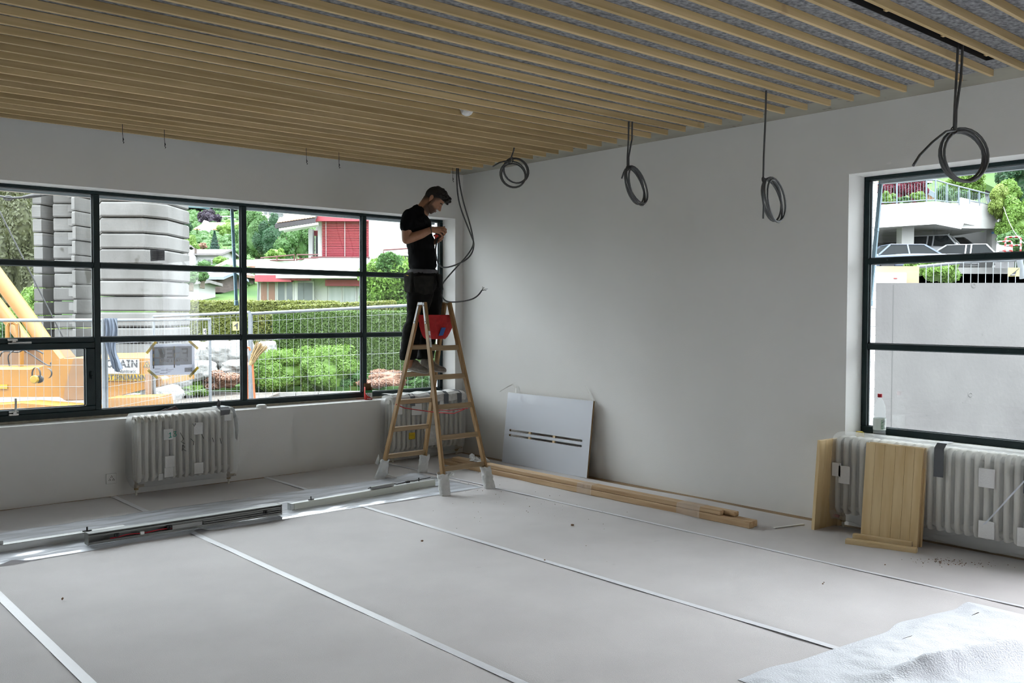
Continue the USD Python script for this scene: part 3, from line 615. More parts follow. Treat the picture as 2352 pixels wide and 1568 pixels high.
tag(obj('paper_scrap', pk, 'wrap_white'), 'torn off-white packing paper on the far end of the lumber', 'paper')

# tall yellowish boards
def glued_board(label, o, ax, az, w, h, th, cuts, knots=()):
    ax, az = np.array(ax, float), np.array(az, float); ax /= np.linalg.norm(ax); az /= np.linalg.norm(az); n_ = np.cross(ax, az); n_ /= np.linalg.norm(n_); az = np.cross(n_, ax)
    t = thing('wooden_board', label, 'board', o); o = np.array(o, float); e = [0] + list(cuts) + [1]
    for a, b in zip(e, e[1:]):
        c = o + ax * w * (a + b) / 2 + az * h / 2 + n_ * th / 2
        obj('stave', MB().cbox(c, (w * (b - a) - .0006, h, th), np.stack([ax, az, n_], 1), b=.0012), 'board_yellow', t)
    for u, v, s in knots:
        p = o + ax * w * u + az * h * v
        km = MB().prism([(math.cos(q) * s * 1.6, math.sin(q) * s) for q in np.linspace(0, 6.283, 13)[:-1]], np.stack([ax, az], 1), p - n_ * .0006, n_ * .002)
        obj('knot', km, 'knot', t)
    return t
glued_board('tall board standing edge-on against the wall beside the window reveal', (-.375, -4.585, fy), (.335, -.028, 0), (.028, -.045, .66), .338, .665, .026, (.2, .42, .66, .83), ((.35, .22, .006), (.6, .5, .004), (.25, .75, .004)))
for dx, lab in ((0, 'wide knotty board leaning on the radiator, in front'), (.030, 'wide board leaning on the radiator, behind the knotty one')):
    glued_board(lab, (-.300 + dx * .98, -4.938 - dx * .35, fy), (.012, -.405, 0), (.068, 0, .66), .40, .672 + dx * .05, .025, (.17, .34, .53, .70, .86),
                ((.47, .84, .006), (.13, .80, .004), (.17, .60, .005), (.14, .33, .006), (.68, .16, .005), (.2, .12, .004), (.10, .86, .004)) if dx == 0 else ())
for lab, a, b in (('short wooden batten lying on the floor before the leaning boards, front one', (-.550, -4.955), (-.443, -5.398)), ('shorter wooden batten at the foot of the leaning boards, rear one', (-.452, -4.955), (-.378, -5.335))):
    z = .026 if 'front' in lab else .036
    tag(obj('wooden_batten', MB().beam((*a, z), (*b, z), .052 if 'front' in lab else .040, .037 if 'front' in lab else .055, b=.003), 'spruce'), lab, 'batten', 'battens before the boards')
tag(obj('white_strip', MB().beam((-.549, -4.385, .013), (-.285, -4.470, .017), .022, .006, b=.002), 'strap_white'), 'narrow white plastic strip on the floor near the tall board', 'strip')

# ---------------------------------------------------------------- plastic sheet and light rails on the floor
xs, ys = np.linspace(-7.2, -1.20, 230), np.linspace(-1.80, -.86, 48)
X, Y = np.meshgrid(xs, ys, indexing='ij'); q = np.stack([X * 2.2 + Y * 3, Y * 7 - X * 1.2, 0 * X], -1)
Z = .0135 + .014 * np.clip(meshkit.fbm(q, 4, 12) - .42, 0, 1) + .007 * meshkit.noise(q * 2.6, 4)
edge = np.minimum(np.minimum(Y - ys[0], ys[-1] - Y), xs[-1] - X); Z = np.where(edge < .03, .0125, Z)
for cx_, cy_, h, r in ((-3.80, -1.79, .035, .05), (-5.0, -1.80, .02, .05), (-1.3, -.88, .02, .08)): Z += h * np.exp(-((X - cx_) ** 2 + (Y - cy_) ** 2) / r ** 2)
X2 = X + (X > -1.5) * .05 * (Y + 1.3) * -1 + .02 * (X > -1.3) * meshkit.noise(q * 3, 9); Y2 = Y + .02 * (meshkit.noise(np.stack([X * 1.6, 0 * X, 0 * X], -1), 5) - .5) + .012 * (meshkit.noise(np.stack([X * 9, Y * 0, 0 * X], -1), 6) - .5) * (Y > -.95)
tag(obj('plastic_sheet', MB().sheet(np.stack([X2, Y2, Z], -1)), 'floor_film', smooth=True), 'long milky plastic sheet on the floor under the light rails', 'plastic sheet')

def rail(name, label, a, b, w, h, mat):
    a, b = np.array(a, float), np.array(b, float); d = (b - a) / np.linalg.norm(b - a); s = np.cross(d, (0, 0, 1)); s = -s if s[1] > 0 else s
    t = thing(name, label, 'light rail', (a + b) / 2 - (0, 0, h / 2)); return t, a, b, d, s
lr, a, b, d, s_ = rail('light_rail', 'dark grey aluminium light rail with open wiring lying on plastic sheet', (-4.526, -1.69, .068), (-3.112, -1.672, .068), .06, .08, 0)
obj('channel', MB().beam(a + (0, 0, .035), b + (0, 0, .035), .07, .006).beam(a - s_ * .034, b - s_ * .034, .004, .076).beam(a - (0, 0, .036), b - (0, 0, .036), .07, .004).beam(a + s_ * .033 + (0, 0, .02), b + s_ * .033 + (0, 0, .02), .004, .010).beam(a + s_ * .033 + (0, 0, -.028), b + s_ * .033 + (0, 0, -.028), .004, .014)
    .beam(a + (0, 0, .01), b + (0, 0, .01), .05, .004).beam(lerp(a, b, .56) + s_ * .030 + (0, 0, .004), b + s_ * .030 + (0, 0, .004), .004, .010).beam(lerp(a, b, .56) + s_ * .030 - (0, 0, .012), b + s_ * .030 - (0, 0, .012), .004, .008), 'alu_dark', lr)
obj('end_cap', MB().beam(a - d * .004, a, .074, .082), 'alu_dark', lr); obj('end_cap', MB().beam(b, b + d * .004, .074, .082), 'alu_light', lr)
obj('driver_box', MB().beam(lerp(a, b, .40) + s_ * .022 - (0, 0, .012), lerp(a, b, .555) + s_ * .022 - (0, 0, .012), .024, .038, b=.003), 'driver_grey', lr)
obj('connector', MB().cbox(lerp(a, b, .25) + s_ * .03 - (0, 0, .012), (.03, .02, .022), b=.003), 'white_plastic', lr)
for t_ in (.13, .385, .905): obj('clip', MB().cbox(lerp(a, b, t_) + s_ * .03, (.035, .014, .026), b=.004).tube([lerp(a, b, t_) + s_ * .034 + (0, 0, .01), lerp(a, b, t_) + s_ * .045, lerp(a, b, t_) + s_ * .034 - (0, 0, .014)], .004, 6), 'wire_dark', lr)
obj('wire', MB().tube([lerp(a, b, t_) + s_ * (.028 + .004 * math.sin(t_ * 60)) + (0, 0, .004 * math.sin(t_ * 41) - .012) for t_ in np.linspace(.1, .40, 20)], .003, 5), 'cap_red', lr)
lr2, a, b, d, s_ = rail('light_rail', 'pale aluminium light rail at the window side of the plastic sheet, partly out of frame', (-6.02, -1.475, .040), (-4.20, -1.452, .040), .06, .05, 0)
obj('channel', MB().beam(a + (0, 0, .022), b + (0, 0, .022), .07, .004).beam(a + s_ * .033, b + s_ * .033, .004, .05).beam(a - s_ * .033, b - s_ * .033, .004, .05).beam(a - (0, 0, .022), b - (0, 0, .022), .07, .004).beam(a + s_ * .034 + (0, 0, .020), b + s_ * .034 + (0, 0, .020), .006, .004), 'alu_light', lr2)
obj('stud', MB().tube([lerp(a, b, .86) + (0, 0, .02), lerp(a, b, .86) + (0, 0, .055)], .006, 8).cbox(lerp(a, b, .86) + (0, 0, .028), (.06, .012, .006), b=.001), 'wire_dark', lr2)
dr = MB(); dr.beam(lerp(a, b, .44) + s_ * .012 + (0, 0, .037), lerp(a, b, .57) + s_ * .012 + (0, 0, .037), .03, .026, b=.003)
obj('driver_box', dr, 'driver_grey', lr2)
lr3, a, b, d, s_ = rail('light_rail', 'white-faced light rail with driver on top lying by the ladder foot', (-2.964, -1.560, .045), (-1.470, -1.440, .045), .06, .06, 0)
obj('channel', MB().beam(a, b, .056, .050, b=.003), 'alu_light', lr3)
obj('diffuser', MB().beam(a + s_ * .030 + d * .02, b + s_ * .030 - d * .004, .006, .054, b=.001), 'diffuser', lr3)
obj('end_cap', MB().beam(a - d * .004, a, .062, .056), 'alu_light', lr3)
obj('driver_box', MB().beam(lerp(a, b, .53) + (0, 0, .040), lerp(a, b, .69) + (0, 0, .042), .034, .024, b=.003), 'driver_grey', lr3)
obj('wire', MB().tube([lerp(a, b, t_) + (0, 0, .034 + z_) for t_, z_ in ((.51, .006), (.53, .012), (.69, .012), (.72, .0), (.77, .004), (.80, .012), (.85, .004), (.90, .010), (.975, .012))], .004, 6), 'wire_dark', lr3)
obj('stud', MB().tube([lerp(a, b, .13) + (0, 0, .02), lerp(a, b, .13) + (0, 0, .055)], .005, 8).cbox(lerp(a, b, .13) + (0, 0, .03), (.05, .010, .006), b=.001).cbox(lerp(a, b, .80) + (0, 0, .04), (.04, .02, .018), b=.003).tube([lerp(a, b, .885) + (0, 0, .03), lerp(a, b, .885) + (0, 0, .06)], .006, 6), 'wire_dark', lr3)

# crinkled white dust sheet in the near right corner
nx, ny = 150, 170
U, V = np.meshgrid(np.linspace(0, 1, nx), np.linspace(0, 1, ny), indexing='ij')
X = -3.10 + 1.87 * U - .06 * V; Y = -5.86 - .20 * U - V * 2.2 + .06 * (meshkit.noise(np.stack([U * 9, 0 * U, 0 * U], -1), 2) - .5) * (V < .06)
q = np.stack([X * 2.6, Y * 2.6, 0 * X], -1)
Z = .012 + .05 * np.clip(meshkit.fbm(q + 5, 4, 21) - .40, 0, 1) + .006 * meshkit.noise(q * 7, 3)
dd = (X + 2.42) * .35 + (Y + 6.35) * .94; Z += .085 * np.exp(-(dd / .055) ** 2) * np.clip((X + 2.75) * 2.5, 0, 1) + .045 * np.exp(-((dd + .33) / .07) ** 2)
ed = np.minimum(np.minimum(U * 1.87, (1 - U) * 1.87), V * 2.2); Z = .011 + (Z - .011) * np.clip(ed / .10, 0, 1)
tag(obj('dust_sheet', MB().sheet(np.stack([X, Y, Z], -1), (0, 0, -.0015)), 'wrinkled_white', smooth=True), 'crinkled white woven dust sheet heaped in the near right corner', 'dust sheet')

# ---------------------------------------------------------------- cables and hooks from the ceiling
def coil(label, entry, hang, cen, r, ang, turns, tilt, tail, rw=.0065, two=False, second=None):
    t = thing('cable_coil', label, 'cable', entry, group='cable coils hanging from the ceiling')
    hang, cen = np.array(hang, float), np.array(cen, float); u = np.array([math.cos(ang), math.sin(ang), 0]); v = np.array([0, 0, 1.0]); n_ = np.cross(u, v); rng = random.Random(int(entry[1] * 100))
    pts = []
    for k in range(int(turns * 26) + 1):
        th = math.pi / 2 + .25 + k * 2 * math.pi / 26; rr = r * (1 + .06 * math.sin(th * .37 + k * .05)); c_ = cen if second is None or k < turns * 13 else np.array(second)
        pts.append(c_ + rr * (math.cos(th) * u + (math.sin(th) + tilt * math.cos(th)) * v) + n_ * (.02 * math.sin(k * .17) + .004 * k / 26))
    st = [np.array(entry) + (0, 0, .03), lerp(entry, hang, .35) + (.006, .004, 0), lerp(entry, hang, .75) - (.004, 0, 0), hang]
    obj('drop', MB().tube(st, rw, 8), 'cable_grey', t, smooth=60)
    if two: obj('drop', MB().tube([p + (.022, -.016, 0) if i < 2 else p + (.008, -.006, 0) for i, p in enumerate(st)], rw, 8), 'cable_grey', t, smooth=60)
    obj('coil', MB().tube(np.vstack([[hang], pts]), rw, 8), 'cable_grey', t, smooth=60)
    obj('tail', MB().tube(tail, rw, 8), 'cable_grey', t, smooth=60)
    obj('tie', MB().tube([hang + rw * 2.6 * (math.cos(a_) * u + math.sin(a_) * v) for a_ in np.linspace(0, 6.283, 10)[:-1]], .003, 5, closed=True), 'wire_dark', t)
    return t
VA = math.radians(-41.3)
coil('round grey cable coil hanging from the slats nearest the room corner', (-1.063, -2.084, 3.05), (-1.118, -2.084, 2.893), (-1.085, -2.084, 2.783), .107, VA, 4, -.1, [(-1.118, -2.084, 2.893), (-1.17, -2.08, 2.895), (-1.24, -2.08, 2.875), (-1.316, -2.084, 2.834)], second=(-1.005, -2.03, 2.835))
coil('narrow grey cable coil, second from the room corner, on a double drop', (-1.030, -3.372, 3.05), (-1.041, -3.37, 2.700), (-.952, -3.37, 2.572), .122, math.radians(4), 5, -.55, [(-1.041, -3.37, 2.70), (-1.075, -3.38, 2.69), (-1.095, -3.38, 2.66), (-1.105, -3.37, 2.616)], two=True)
coil('narrow grey cable coil, third from the room corner, on one long drop', (-1.106, -4.645, 3.05), (-1.129, -4.645, 2.475), (-1.020, -4.645, 2.345), .130, math.radians(5), 4, -.35, [(-1.129, -4.645, 2.475), (-1.134, -4.65, 2.40), (-1.128, -4.65, 2.30), (-1.124, -4.645, 2.216)])
coil('large open cable coil hanging before the right window', (-1.190, -5.922, 3.06), (-1.217, -5.92, 2.603), (-1.105, -5.92, 2.474), .140, math.radians(-30), 4, -.1, [(-1.217, -5.92, 2.603), (-1.34, -5.93, 2.578), (-1.50, -5.93, 2.50), (-1.62, -5.92, 2.42), (-1.69, -5.92, 2.36)], two=True, rw=.0075)
ca = [(-0.725, -0.820, 3.059), (-0.741, -0.840, 2.960), (-0.766, -0.880, 2.824), (-0.764, -0.920, 2.648), (-0.700, -0.950, 2.457), (-0.641, -0.960, 2.330), (-0.618, -0.960, 2.257), (-0.684, -0.980, 2.141), (-0.890, -1.040, 2.050), (-1.099, -1.120, 2.010), (-1.216, -1.180, 2.037), (-1.281, -1.220, 2.118), (-1.284, -1.230, 2.219), (-1.263, -1.230, 2.285)]
cb = [(-0.703, -0.820, 3.061), (-0.711, -0.830, 2.964), (-0.712, -0.860, 2.831), (-0.670, -0.870, 2.660), (-0.611, -0.880, 2.489), (-0.565, -0.880, 2.339), (-0.571, -0.880, 2.242), (-0.663, -0.890, 2.137), (-0.796, -0.920, 2.036), (-0.927, -0.950, 1.936), (-1.022, -0.970, 1.849), (-1.038, -0.970, 1.781), (-0.991, -0.950, 1.718), (-0.901, -0.930, 1.685), (-0.725, -0.900, 1.691), (-0.553, -0.880, 1.724), (-0.451, -0.860, 1.783), (-0.428, -0.860, 1.806)]
def smooth_path(P, n=90):
    from scipy.interpolate import make_interp_spline
    P = np.array(P); return make_interp_spline(np.linspace(0, 1, len(P)), P, k=3)(np.linspace(0, 1, n))
tag(obj('hanging_cable', MB().tube(smooth_path(ca), .0075, 8), 'cable_grey', smooth=60), 'grey ceiling cable whose end the man holds in his hands', 'cable')
hc = thing('hanging_cable', 'grey ceiling cable looping freely past the man with bare wire ends', 'cable', cb[0])
obj('sheath', MB().tube(smooth_path(cb), .0075, 8), 'cable_grey', hc, smooth=60)
for e in ((-0.353, -0.860, 1.825), (-0.362, -0.850, 1.807), (-0.399, -0.860, 1.837), (-0.417, -0.860, 1.846)): obj('wire_end', MB().tube([cb[-1], lerp(cb[-1], e, .6) + (0, 0, .003), e], .0022, 5), 'wire_dark', hc)
for x, y in ((-3.975, -.82), (-3.653, -.82), (-2.418, -.85), (-2.094, -.853), (-.79, -.838)):
    h = MB().tube([(x, y, 3.06), (x + .002, y, 2.95), (x + .004, y, 2.90)], .0022, 5).tube([(x + .004, y, 2.92), (x + .010, y, 2.905), (x + .002, y, 2.895), (x + .012, y, 2.885), (x + .006, y, 2.878)], .003, 5)
    lab = {-3.975: 'thin wire hook hanging from slats, leftmost of all', -3.653: 'thin wire hook hanging from slats, second from the left', -2.418: 'thin wire hook hanging from slats, third from the left', -2.094: 'thin wire hook hanging from slats, second from the right', -.79: 'thin wire hook hanging above the man beside the cables'}[x]
    tag(obj('wire_hook', h, 'wire_dark'), lab, 'wire', 'wire hooks in the ceiling')
sn = thing('ceiling_sensor', 'small white domed sensor set between the ceiling slats', 'sensor', (-2.218, -2.86, 3.06))
obj('dome', MB().lathe([(0, -.052), (.018, -.050), (.035, -.040), (.045, -.024), (.048, -.012)], (-2.218, -2.86, 3.068), 24), 'white_plastic', sn, smooth=True)
obj('base', MB().lathe([(.048, -.012), (.052, -.010), (.052, 0)], (-2.218, -2.86, 3.068), 24), 'white_plastic', sn)
# small dirt on the paper
rng = random.Random(12); db = MB()
def crumb(x, y, s):
    db.cbox((x, y, .0125 + s * .3), (s, s * (.5 + rng.random()), s * .6), rot(rng.random() * 3), b=s * .2)
for x, y, s in ((-2.74, -3.03, .016), (-1.62, -3.37, .018), (-4.98, -2.79, .02), (-2.43, -3.93, .01), (-.88, -5.4, .008), (-1.55, -5.36, .009), (-1.52, -5.35, .008)): crumb(x, y, s)
for _ in range(120):
    r = rng.gauss(0, .10); crumb(-.52 + r, -5.62 - r * .9 + rng.gauss(0, .07), rng.uniform(.002, .007))
for _ in range(70): crumb(-1.5 + rng.gauss(0, .5), -2.4 + rng.gauss(0, .7), rng.uniform(.002, .006))
tag(obj('dirt_crumbs', db, 'knot'), 'dark crumbs and dirt scattered on the floor paper', 'dirt', kind='stuff')

# ---------------------------------------------------------------- the man on the ladder
MAT['skin'] = usdkit.material(stage, '/World/Looks/skin', {'g': ('geometry', {}), 'n': ('noise_texture', dict(scale=16.0, detail=4.0)), 'r': ('rgb_ramp', dict(ramp=[(.35, (0.34, 0.165, 0.095)), (.65, (0.40, 0.205, 0.125))])),
    'a': ('attribute', dict(attribute='hairiness')), 'x': ('mix_color', dict(b=(0.022, 0.014, 0.010))), 'p': ('principled_bsdf', dict(roughness=0.5, specular_ior_level=0.35))},
    [('g.position', 'n.vector'), ('n.fac', 'r.fac'), ('r.color', 'x.a'), ('a.fac', 'x.fac'), ('x.result', 'p.base_color')], surface='p.BSDF')
pm('stubble', (0.10, 0.055, 0.035), (0.17, 0.09, 0.055), sc=160, rough=0.8)
pm('hair_dark', (0.005, 0.0035, 0.0025), (0.012, 0.008, 0.006), sc=60, rough=0.55)
pm('tshirt_black', (0.0035, 0.0035, 0.004), (0.006, 0.006, 0.007), sc=9, rough=0.95, spec=0.15, bump=0.004, bsc=13, bst=(1, 1, .5))
pm('trouser_black', (0.007, 0.007, 0.0065), (0.013, 0.013, 0.012), sc=14, rough=0.95, spec=0.15, bump=0.006, bsc=12, bst=(1, 1, .6))
pm('pocket_black', (0.016, 0.016, 0.014), (0.026, 0.026, 0.023), sc=20, rough=0.95, spec=0.15)
pm('grey_cloth', (0.085, 0.085, 0.095), (0.12, 0.12, 0.13), sc=20, rough=0.85)
pm('shoe_grey', (0.17, 0.15, 0.125), (0.27, 0.245, 0.215), sc=26, rough=0.8)
pm('shoe_sole', (0.30, 0.28, 0.25), (0.40, 0.38, 0.35), sc=30, rough=0.7)
pm('lace', (0.33, 0.27, 0.20), rough=0.8)
pm('eye_white', (0.55, 0.52, 0.48), rough=0.3)
pm('lip', (0.30, 0.115, 0.085), rough=0.45)
pm('tool_red', (0.62, 0.04, 0.02), rough=0.4)

PF, PL, PO = np.array([.8, -.6, 0]), np.array([.6, .8, 0]), np.array([-1.385, -1.10, 0.0])
def LP(p): p = np.asarray(p, float); return PO + p[..., :1] * PF + p[..., 1:2] * PL + p[..., 2:] * np.array([0, 0, 1.0])
def ell(c, r, n=20, R=None):
    m = m3.Manifold.sphere(1.0, n).scale(tuple(np.broadcast_to(r, 3).astype(float)))
    if R is not None: m = m.transform(np.hstack([np.asarray(R, float), np.zeros((3, 1))]))
    return m.translate(tuple(map(float, c)))
def hull(*ms): return m3.Manifold.batch_hull(list(ms))
def chain(js, n=16):
    """Hulls of the spheres at successive joints (centre, radius)."""
    s = [ell(c, r, n) for c, r in js]
    return [hull(a, b) for a, b in zip(s, s[1:])]
def union(ms): return m3.Manifold.batch_boolean(list(ms), m3.OpType.Add)
def soft(m, step, it=10, noise=0.0, nsc=20, seed=0):
    m = m.refine_to_length(step).to_mesh(); t = trimesh.Trimesh(m.vert_properties[:, :3], m.tri_verts, process=True)
    if it: trimesh.smoothing.filter_taubin(t, lamb=.5, nu=.52, iterations=it)
    v = np.array(t.vertices)
    if noise: v = v + np.array(t.vertex_normals) * (noise * np.clip(meshkit.fbm(v * nsc, 3, seed) - .38, 0, 1))[:, None]
    return (v, np.array(t.faces))
def body_obj(name, vf, mat, parent, **k):
    v, f = vf; return obj(name, (LP(v), f), mat, parent, smooth=True, **k)

man = thing('person', 'young man in black t-shirt and work trousers standing on the ladder', 'person', tuple(PO + np.array([0, 0, 1.0])), math.atan2(-.6, .8))
# head frame: forward, left, up
pit = math.radians(44); hf = np.array([math.cos(pit), 0, -math.sin(pit)]); hl = np.array([0, 1.0, 0]); hu = np.array([math.sin(pit), 0, math.cos(pit)])
HC = np.array([.128, .0, 2.622]); HR = np.stack([hf, hl, hu], 1)
def H(x, y, z): return HC + HR @ np.array([x, y, z], float)
def hs(x, y, z, r, n=14): return ell(H(x, y, z), r, n, HR)
skull = [hs(-.004, 0, .036, (.094, .075, .094), 28)]
face = hull(hs(.062, .018, -.090, .014), hs(.062, -.018, -.090, .014), hs(.004, .050, -.060, .016), hs(.004, -.050, -.060, .016), hs(.058, .040, -.008, .022), hs(.058, -.040, -.008, .022), hs(.066, .026, .034, .020), hs(.066, -.026, .034, .020), hs(.0, .058, .0, .014), hs(.0, -.058, .0, .014))
mouth = hull(hs(.070, .018, -.054, .016), hs(.070, -.018, -.054, .016), hs(.060, 0, -.084, .018))
brow = hull(hs(.078, .034, .026, .009), hs(.084, .0, .024, .009), hs(.078, -.034, .026, .009))
nose = hull(hs(.086, 0, .020, .0065), hs(.107, 0, -.018, .0095), hs(.086, .012, -.022, .0075), hs(.086, -.012, -.022, .0075), hs(.070, .010, -.020, .012), hs(.070, -.010, -.020, .012), hs(.070, 0, .020, .012))
ears = [hull(hs(-.028, s * .074, .020, (.016, .006, .014)), hs(-.024, s * .079, .004, (.018, .006, .016)), hs(-.016, s * .073, -.024, (.008, .005, .010))) for s in (-1, 1)]
earc = [hs(-.022, s * .088, .006, (.009, .009, .015)) for s in (-1, 1)]
neck = chain([((.015, 0, 2.50), .070), ((.060, 0, 2.575), .062), ((.105, 0, 2.645), .060)], 20)
torso = [hull(ell((-.010, 0, 2.39), (.095, .155, .10), 24), ell((.02, 0, 2.16), (.09, .125, .14), 24)), hull(ell((.02, 0, 2.16), (.09, .125, .14), 24), ell((.04, 0, 1.97), (.085, .12, .08), 24)), hull(ell((-.03, .12, 2.45), .045), ell((-.06, -.13, 2.45), .045), ell((.02, 0, 2.48), (.06, .07, .05)))]
armR = chain([((-.070, -.175, 2.445), .050), ((-.105, -.205, 2.36), .052), ((-.108, -.215, 2.245), .043), ((-.06, -.215, 2.262), .044), ((.03, -.195, 2.298), .040), ((.105, -.175, 2.335), .029), ((.128, -.168, 2.342), .027)])
armL = chain([((-.01, .165, 2.445), .050), ((.0, .20, 2.34), .050), ((.01, .20, 2.225), .043), ((.07, .13, 2.215), .040), ((.115, .065, 2.232), .029), ((.135, .045, 2.242), .026)])
def fing(ps, r0, r1): return chain([(p, r0 + (r1 - r0) * i / (len(ps) - 1)) for i, p in enumerate(ps)], 10)
handR = [hull(ell((.128, -.168, 2.346), .020, 12), ell((.128, -.166, 2.330), .018, 12), ell((.196, -.122, 2.362), .012, 12), ell((.198, -.138, 2.346), .012, 12), ell((.192, -.148, 2.330), .011, 12), ell((.182, -.152, 2.314), .011, 12))]
for ps, r0, r1 in (([(.195, -.122, 2.363), (.228, -.104, 2.367), (.249, -.090, 2.350), (.246, -.084, 2.330)], .0098, .0078), ([(.198, -.138, 2.347), (.231, -.124, 2.345), (.250, -.108, 2.324), (.236, -.098, 2.310)], .0098, .0078),
                   ([(.192, -.148, 2.330), (.222, -.140, 2.322), (.236, -.120, 2.302), (.220, -.106, 2.292)], .0095, .0075), ([(.182, -.152, 2.314), (.204, -.148, 2.300), (.214, -.130, 2.284), (.202, -.116, 2.278)], .0085, .0068),
                   ([(.150, -.140, 2.350), (.184, -.104, 2.348), (.214, -.088, 2.340), (.236, -.082, 2.332)], .0125, .0085)):
    handR += fing(ps, r0, r1)
handL = [hull(ell((.137, .043, 2.248), .019, 12), ell((.137, .043, 2.234), .018, 12), ell((.192, .012, 2.286), .012, 12), ell((.197, .0, 2.272), .012, 12), ell((.194, -.008, 2.258), .011, 12), ell((.184, -.010, 2.247), .011, 12))]
for ps, r0, r1 in (([(.192, .010, 2.287), (.216, -.014, 2.296), (.222, -.044, 2.296), (.208, -.062, 2.292)], .0095, .0075), ([(.197, .0, 2.272), (.220, -.026, 2.280), (.222, -.054, 2.280), (.204, -.068, 2.278)], .0095, .0075),
                   ([(.194, -.008, 2.258), (.214, -.034, 2.264), (.212, -.058, 2.266), (.192, -.066, 2.268)], .009, .0072), ([(.184, -.010, 2.247), (.202, -.034, 2.250), (.200, -.054, 2.254), (.184, -.060, 2.258)], .008, .0065),
                   ([(.156, .035, 2.262), (.182, .012, 2.302), (.200, -.022, 2.318), (.216, -.050, 2.324)], .012, .0085)):
    handL += fing(ps, r0, r1)
legs = chain([((.02, -.075, 1.88), .080), ((-.010, -.085, 1.68), .066), ((-.030, -.08, 1.50), .052), ((-.080, -.055, 1.33), .048), ((-.098, -.035, 1.10), .04)], 16) + chain([((.07, .08, 1.88), .080), ((.095, .09, 1.68), .066), ((.088, .09, 1.50), .052), ((.066, .085, 1.33), .048), ((.055, .08, 1.10), .04)], 16)
fl_ = [hull(ell((-.098, -.035, 1.09), .035), ell((.03, -.16, 1.05), .025)), hull(ell((.055, .08, 1.09), .035), ell((.19, .03, 1.05), .025))]
bodym = union(skull + [face, mouth, brow, nose] + ears + neck + torso + armR + armL + legs)
bodym = bodym - union(earc)
bv, bf = soft(bodym, .012, 8)
hv, hf_ = soft(union(handR + [ell((.125, -.169, 2.340), .026, 14)]), .004, 4); gv, gf = soft(union(handL + [ell((.132, .048, 2.240), .024, 14)]), .004, 4)
body = body_obj('body', (np.vstack([bv, hv, gv]), np.vstack([bf, hf_ + len(bv), gf + len(bv) + len(hv)])), 'skin', man)
# short hair and stubble: a pigment weight per vertex, in the head's own frame
def sst(x, a, b): t = np.clip((x - a) / (b - a), 0, 1); return t * t * (3 - 2 * t)
allv = np.vstack([bv, hv, gv]); q = (allv - HC) @ HR; hx, hy, hz = q.T; inh = (np.abs(hy) < .10) & (np.abs(hx) < .13) & (hz > -.14) & (hz < .14)
jaw = sst(-hz, .020 + .22 * np.clip(hx - .02, 0, .1), .044 + .22 * np.clip(hx - .02, 0, .1)) * sst(hx, -.030, -.012) * sst(-hz, -.2, -.1) * (1 - sst(-hz, .112, .135))
burn = sst(hx, -.022, -.010) * (1 - sst(hx, .010, .030)) * sst(np.abs(hy), .045, .055) * sst(hz, -.07, -.03)
lipz = sst(hx, .060, .072) * sst(-hz, .028, .034) * .8
scalp = sst(hz - .9 * np.clip(hx + .05, -1, .10), -.085, .0) * (1 - sst(hx, .035, .060)) * sst(.4 - hx, 0, .1) + sst(hz, .055, .07) * sst(.05 - hx, -.02, .0)
w_ = np.where(inh, np.clip(np.maximum.reduce([jaw * .80, burn * .78, lipz * .6, np.clip(scalp, 0, 1) * .93]), 0, 1), 0)
w_[len(bv):] = 0; w_[(np.abs(hy) > .0755) & (hx < .0)] = 0
UsdGeom.PrimvarsAPI(body).CreatePrimvar('hairiness', Sdf.ValueTypeNames.FloatArray, 'vertex').Set(Vt.FloatArray.FromNumpy(w_.astype(np.float32)))
# face details
def hm(*ms): return soft(union(ms), .004, 2)
body_obj('mouth', hm(hull(hs(.088, .0, -.049, (.005, .016, .0045)), hs(.079, .019, -.052, .003), hs(.079, -.019, -.052, .003)), hull(hs(.087, 0, -.059, (.006, .015, .005)), hs(.078, .016, -.056, .003), hs(.078, -.016, -.056, .003))), 'lip', man)
for s in (-1, 1):
    body_obj('eyebrow', hm(hull(hs(.084, s * .016, .031, .005), hs(.0835, s * .034, .035, .0055)), hull(hs(.0835, s * .034, .035, .0055), hs(.070, s * .054, .028, .0035))), 'hair_dark', man)
    e = body_obj('eye', hm(hs(.0715, s * .032, .009, (.0115, .0125, .0095))), 'skin', man)
    body_obj('lashes', hm(hull(hs(.0825, s * .022, .0035, .0018), hs(.0835, s * .033, .0020, .0020), hs(.074, s * .045, .0045, .0018))), 'hair_dark', e)
# hair: short sides, thick curls on top falling forward
rng = random.Random(21)
side = (hs(-.010, 0, .042, (.097, .0785, .098), 28) - hull(hs(.10, .2, -.2, .01), hs(.10, -.2, -.2, .01), hs(-.01, .2, -.30, .01), hs(-.01, -.2, -.30, .01), hs(.035, .2, .05, .01), hs(.035, -.2, .05, .01), hs(-.035, .2, -.012, .01), hs(-.035, -.2, -.012, .01), hs(-.085, .2, -.075, .01), hs(-.085, -.2, -.075, .01), hs(-.085, .2, -.25, .01), hs(-.085, -.2, -.25, .01), hs(.2, .2, .05, .01), hs(.2, -.2, .05, .01)))
curls = []
for _ in range(330):
    th, ph = rng.uniform(0, 2 * math.pi), math.acos(rng.uniform(.30, 1)); d = np.array([math.cos(th) * math.sin(ph), math.sin(th) * math.sin(ph), math.cos(ph)])
    if d[0] < -.55: continue
    k = 1.0 + .10 * max(0, d[0])
    c = np.array([-.004, 0, .038]) + d * np.array([.099, .074, .100]) * k; curls.append(hs(*(c + np.array([.004, 0, .004]) * rng.uniform(-1, 2)), rng.uniform(.008, .014), 8))
for _ in range(110):
    y = rng.uniform(-.058, .058); curls.append(hs(.104 + rng.uniform(-.014, .018) - abs(y) * .35, y, .092 + rng.uniform(-.024, .036), rng.uniform(.007, .011), 8))
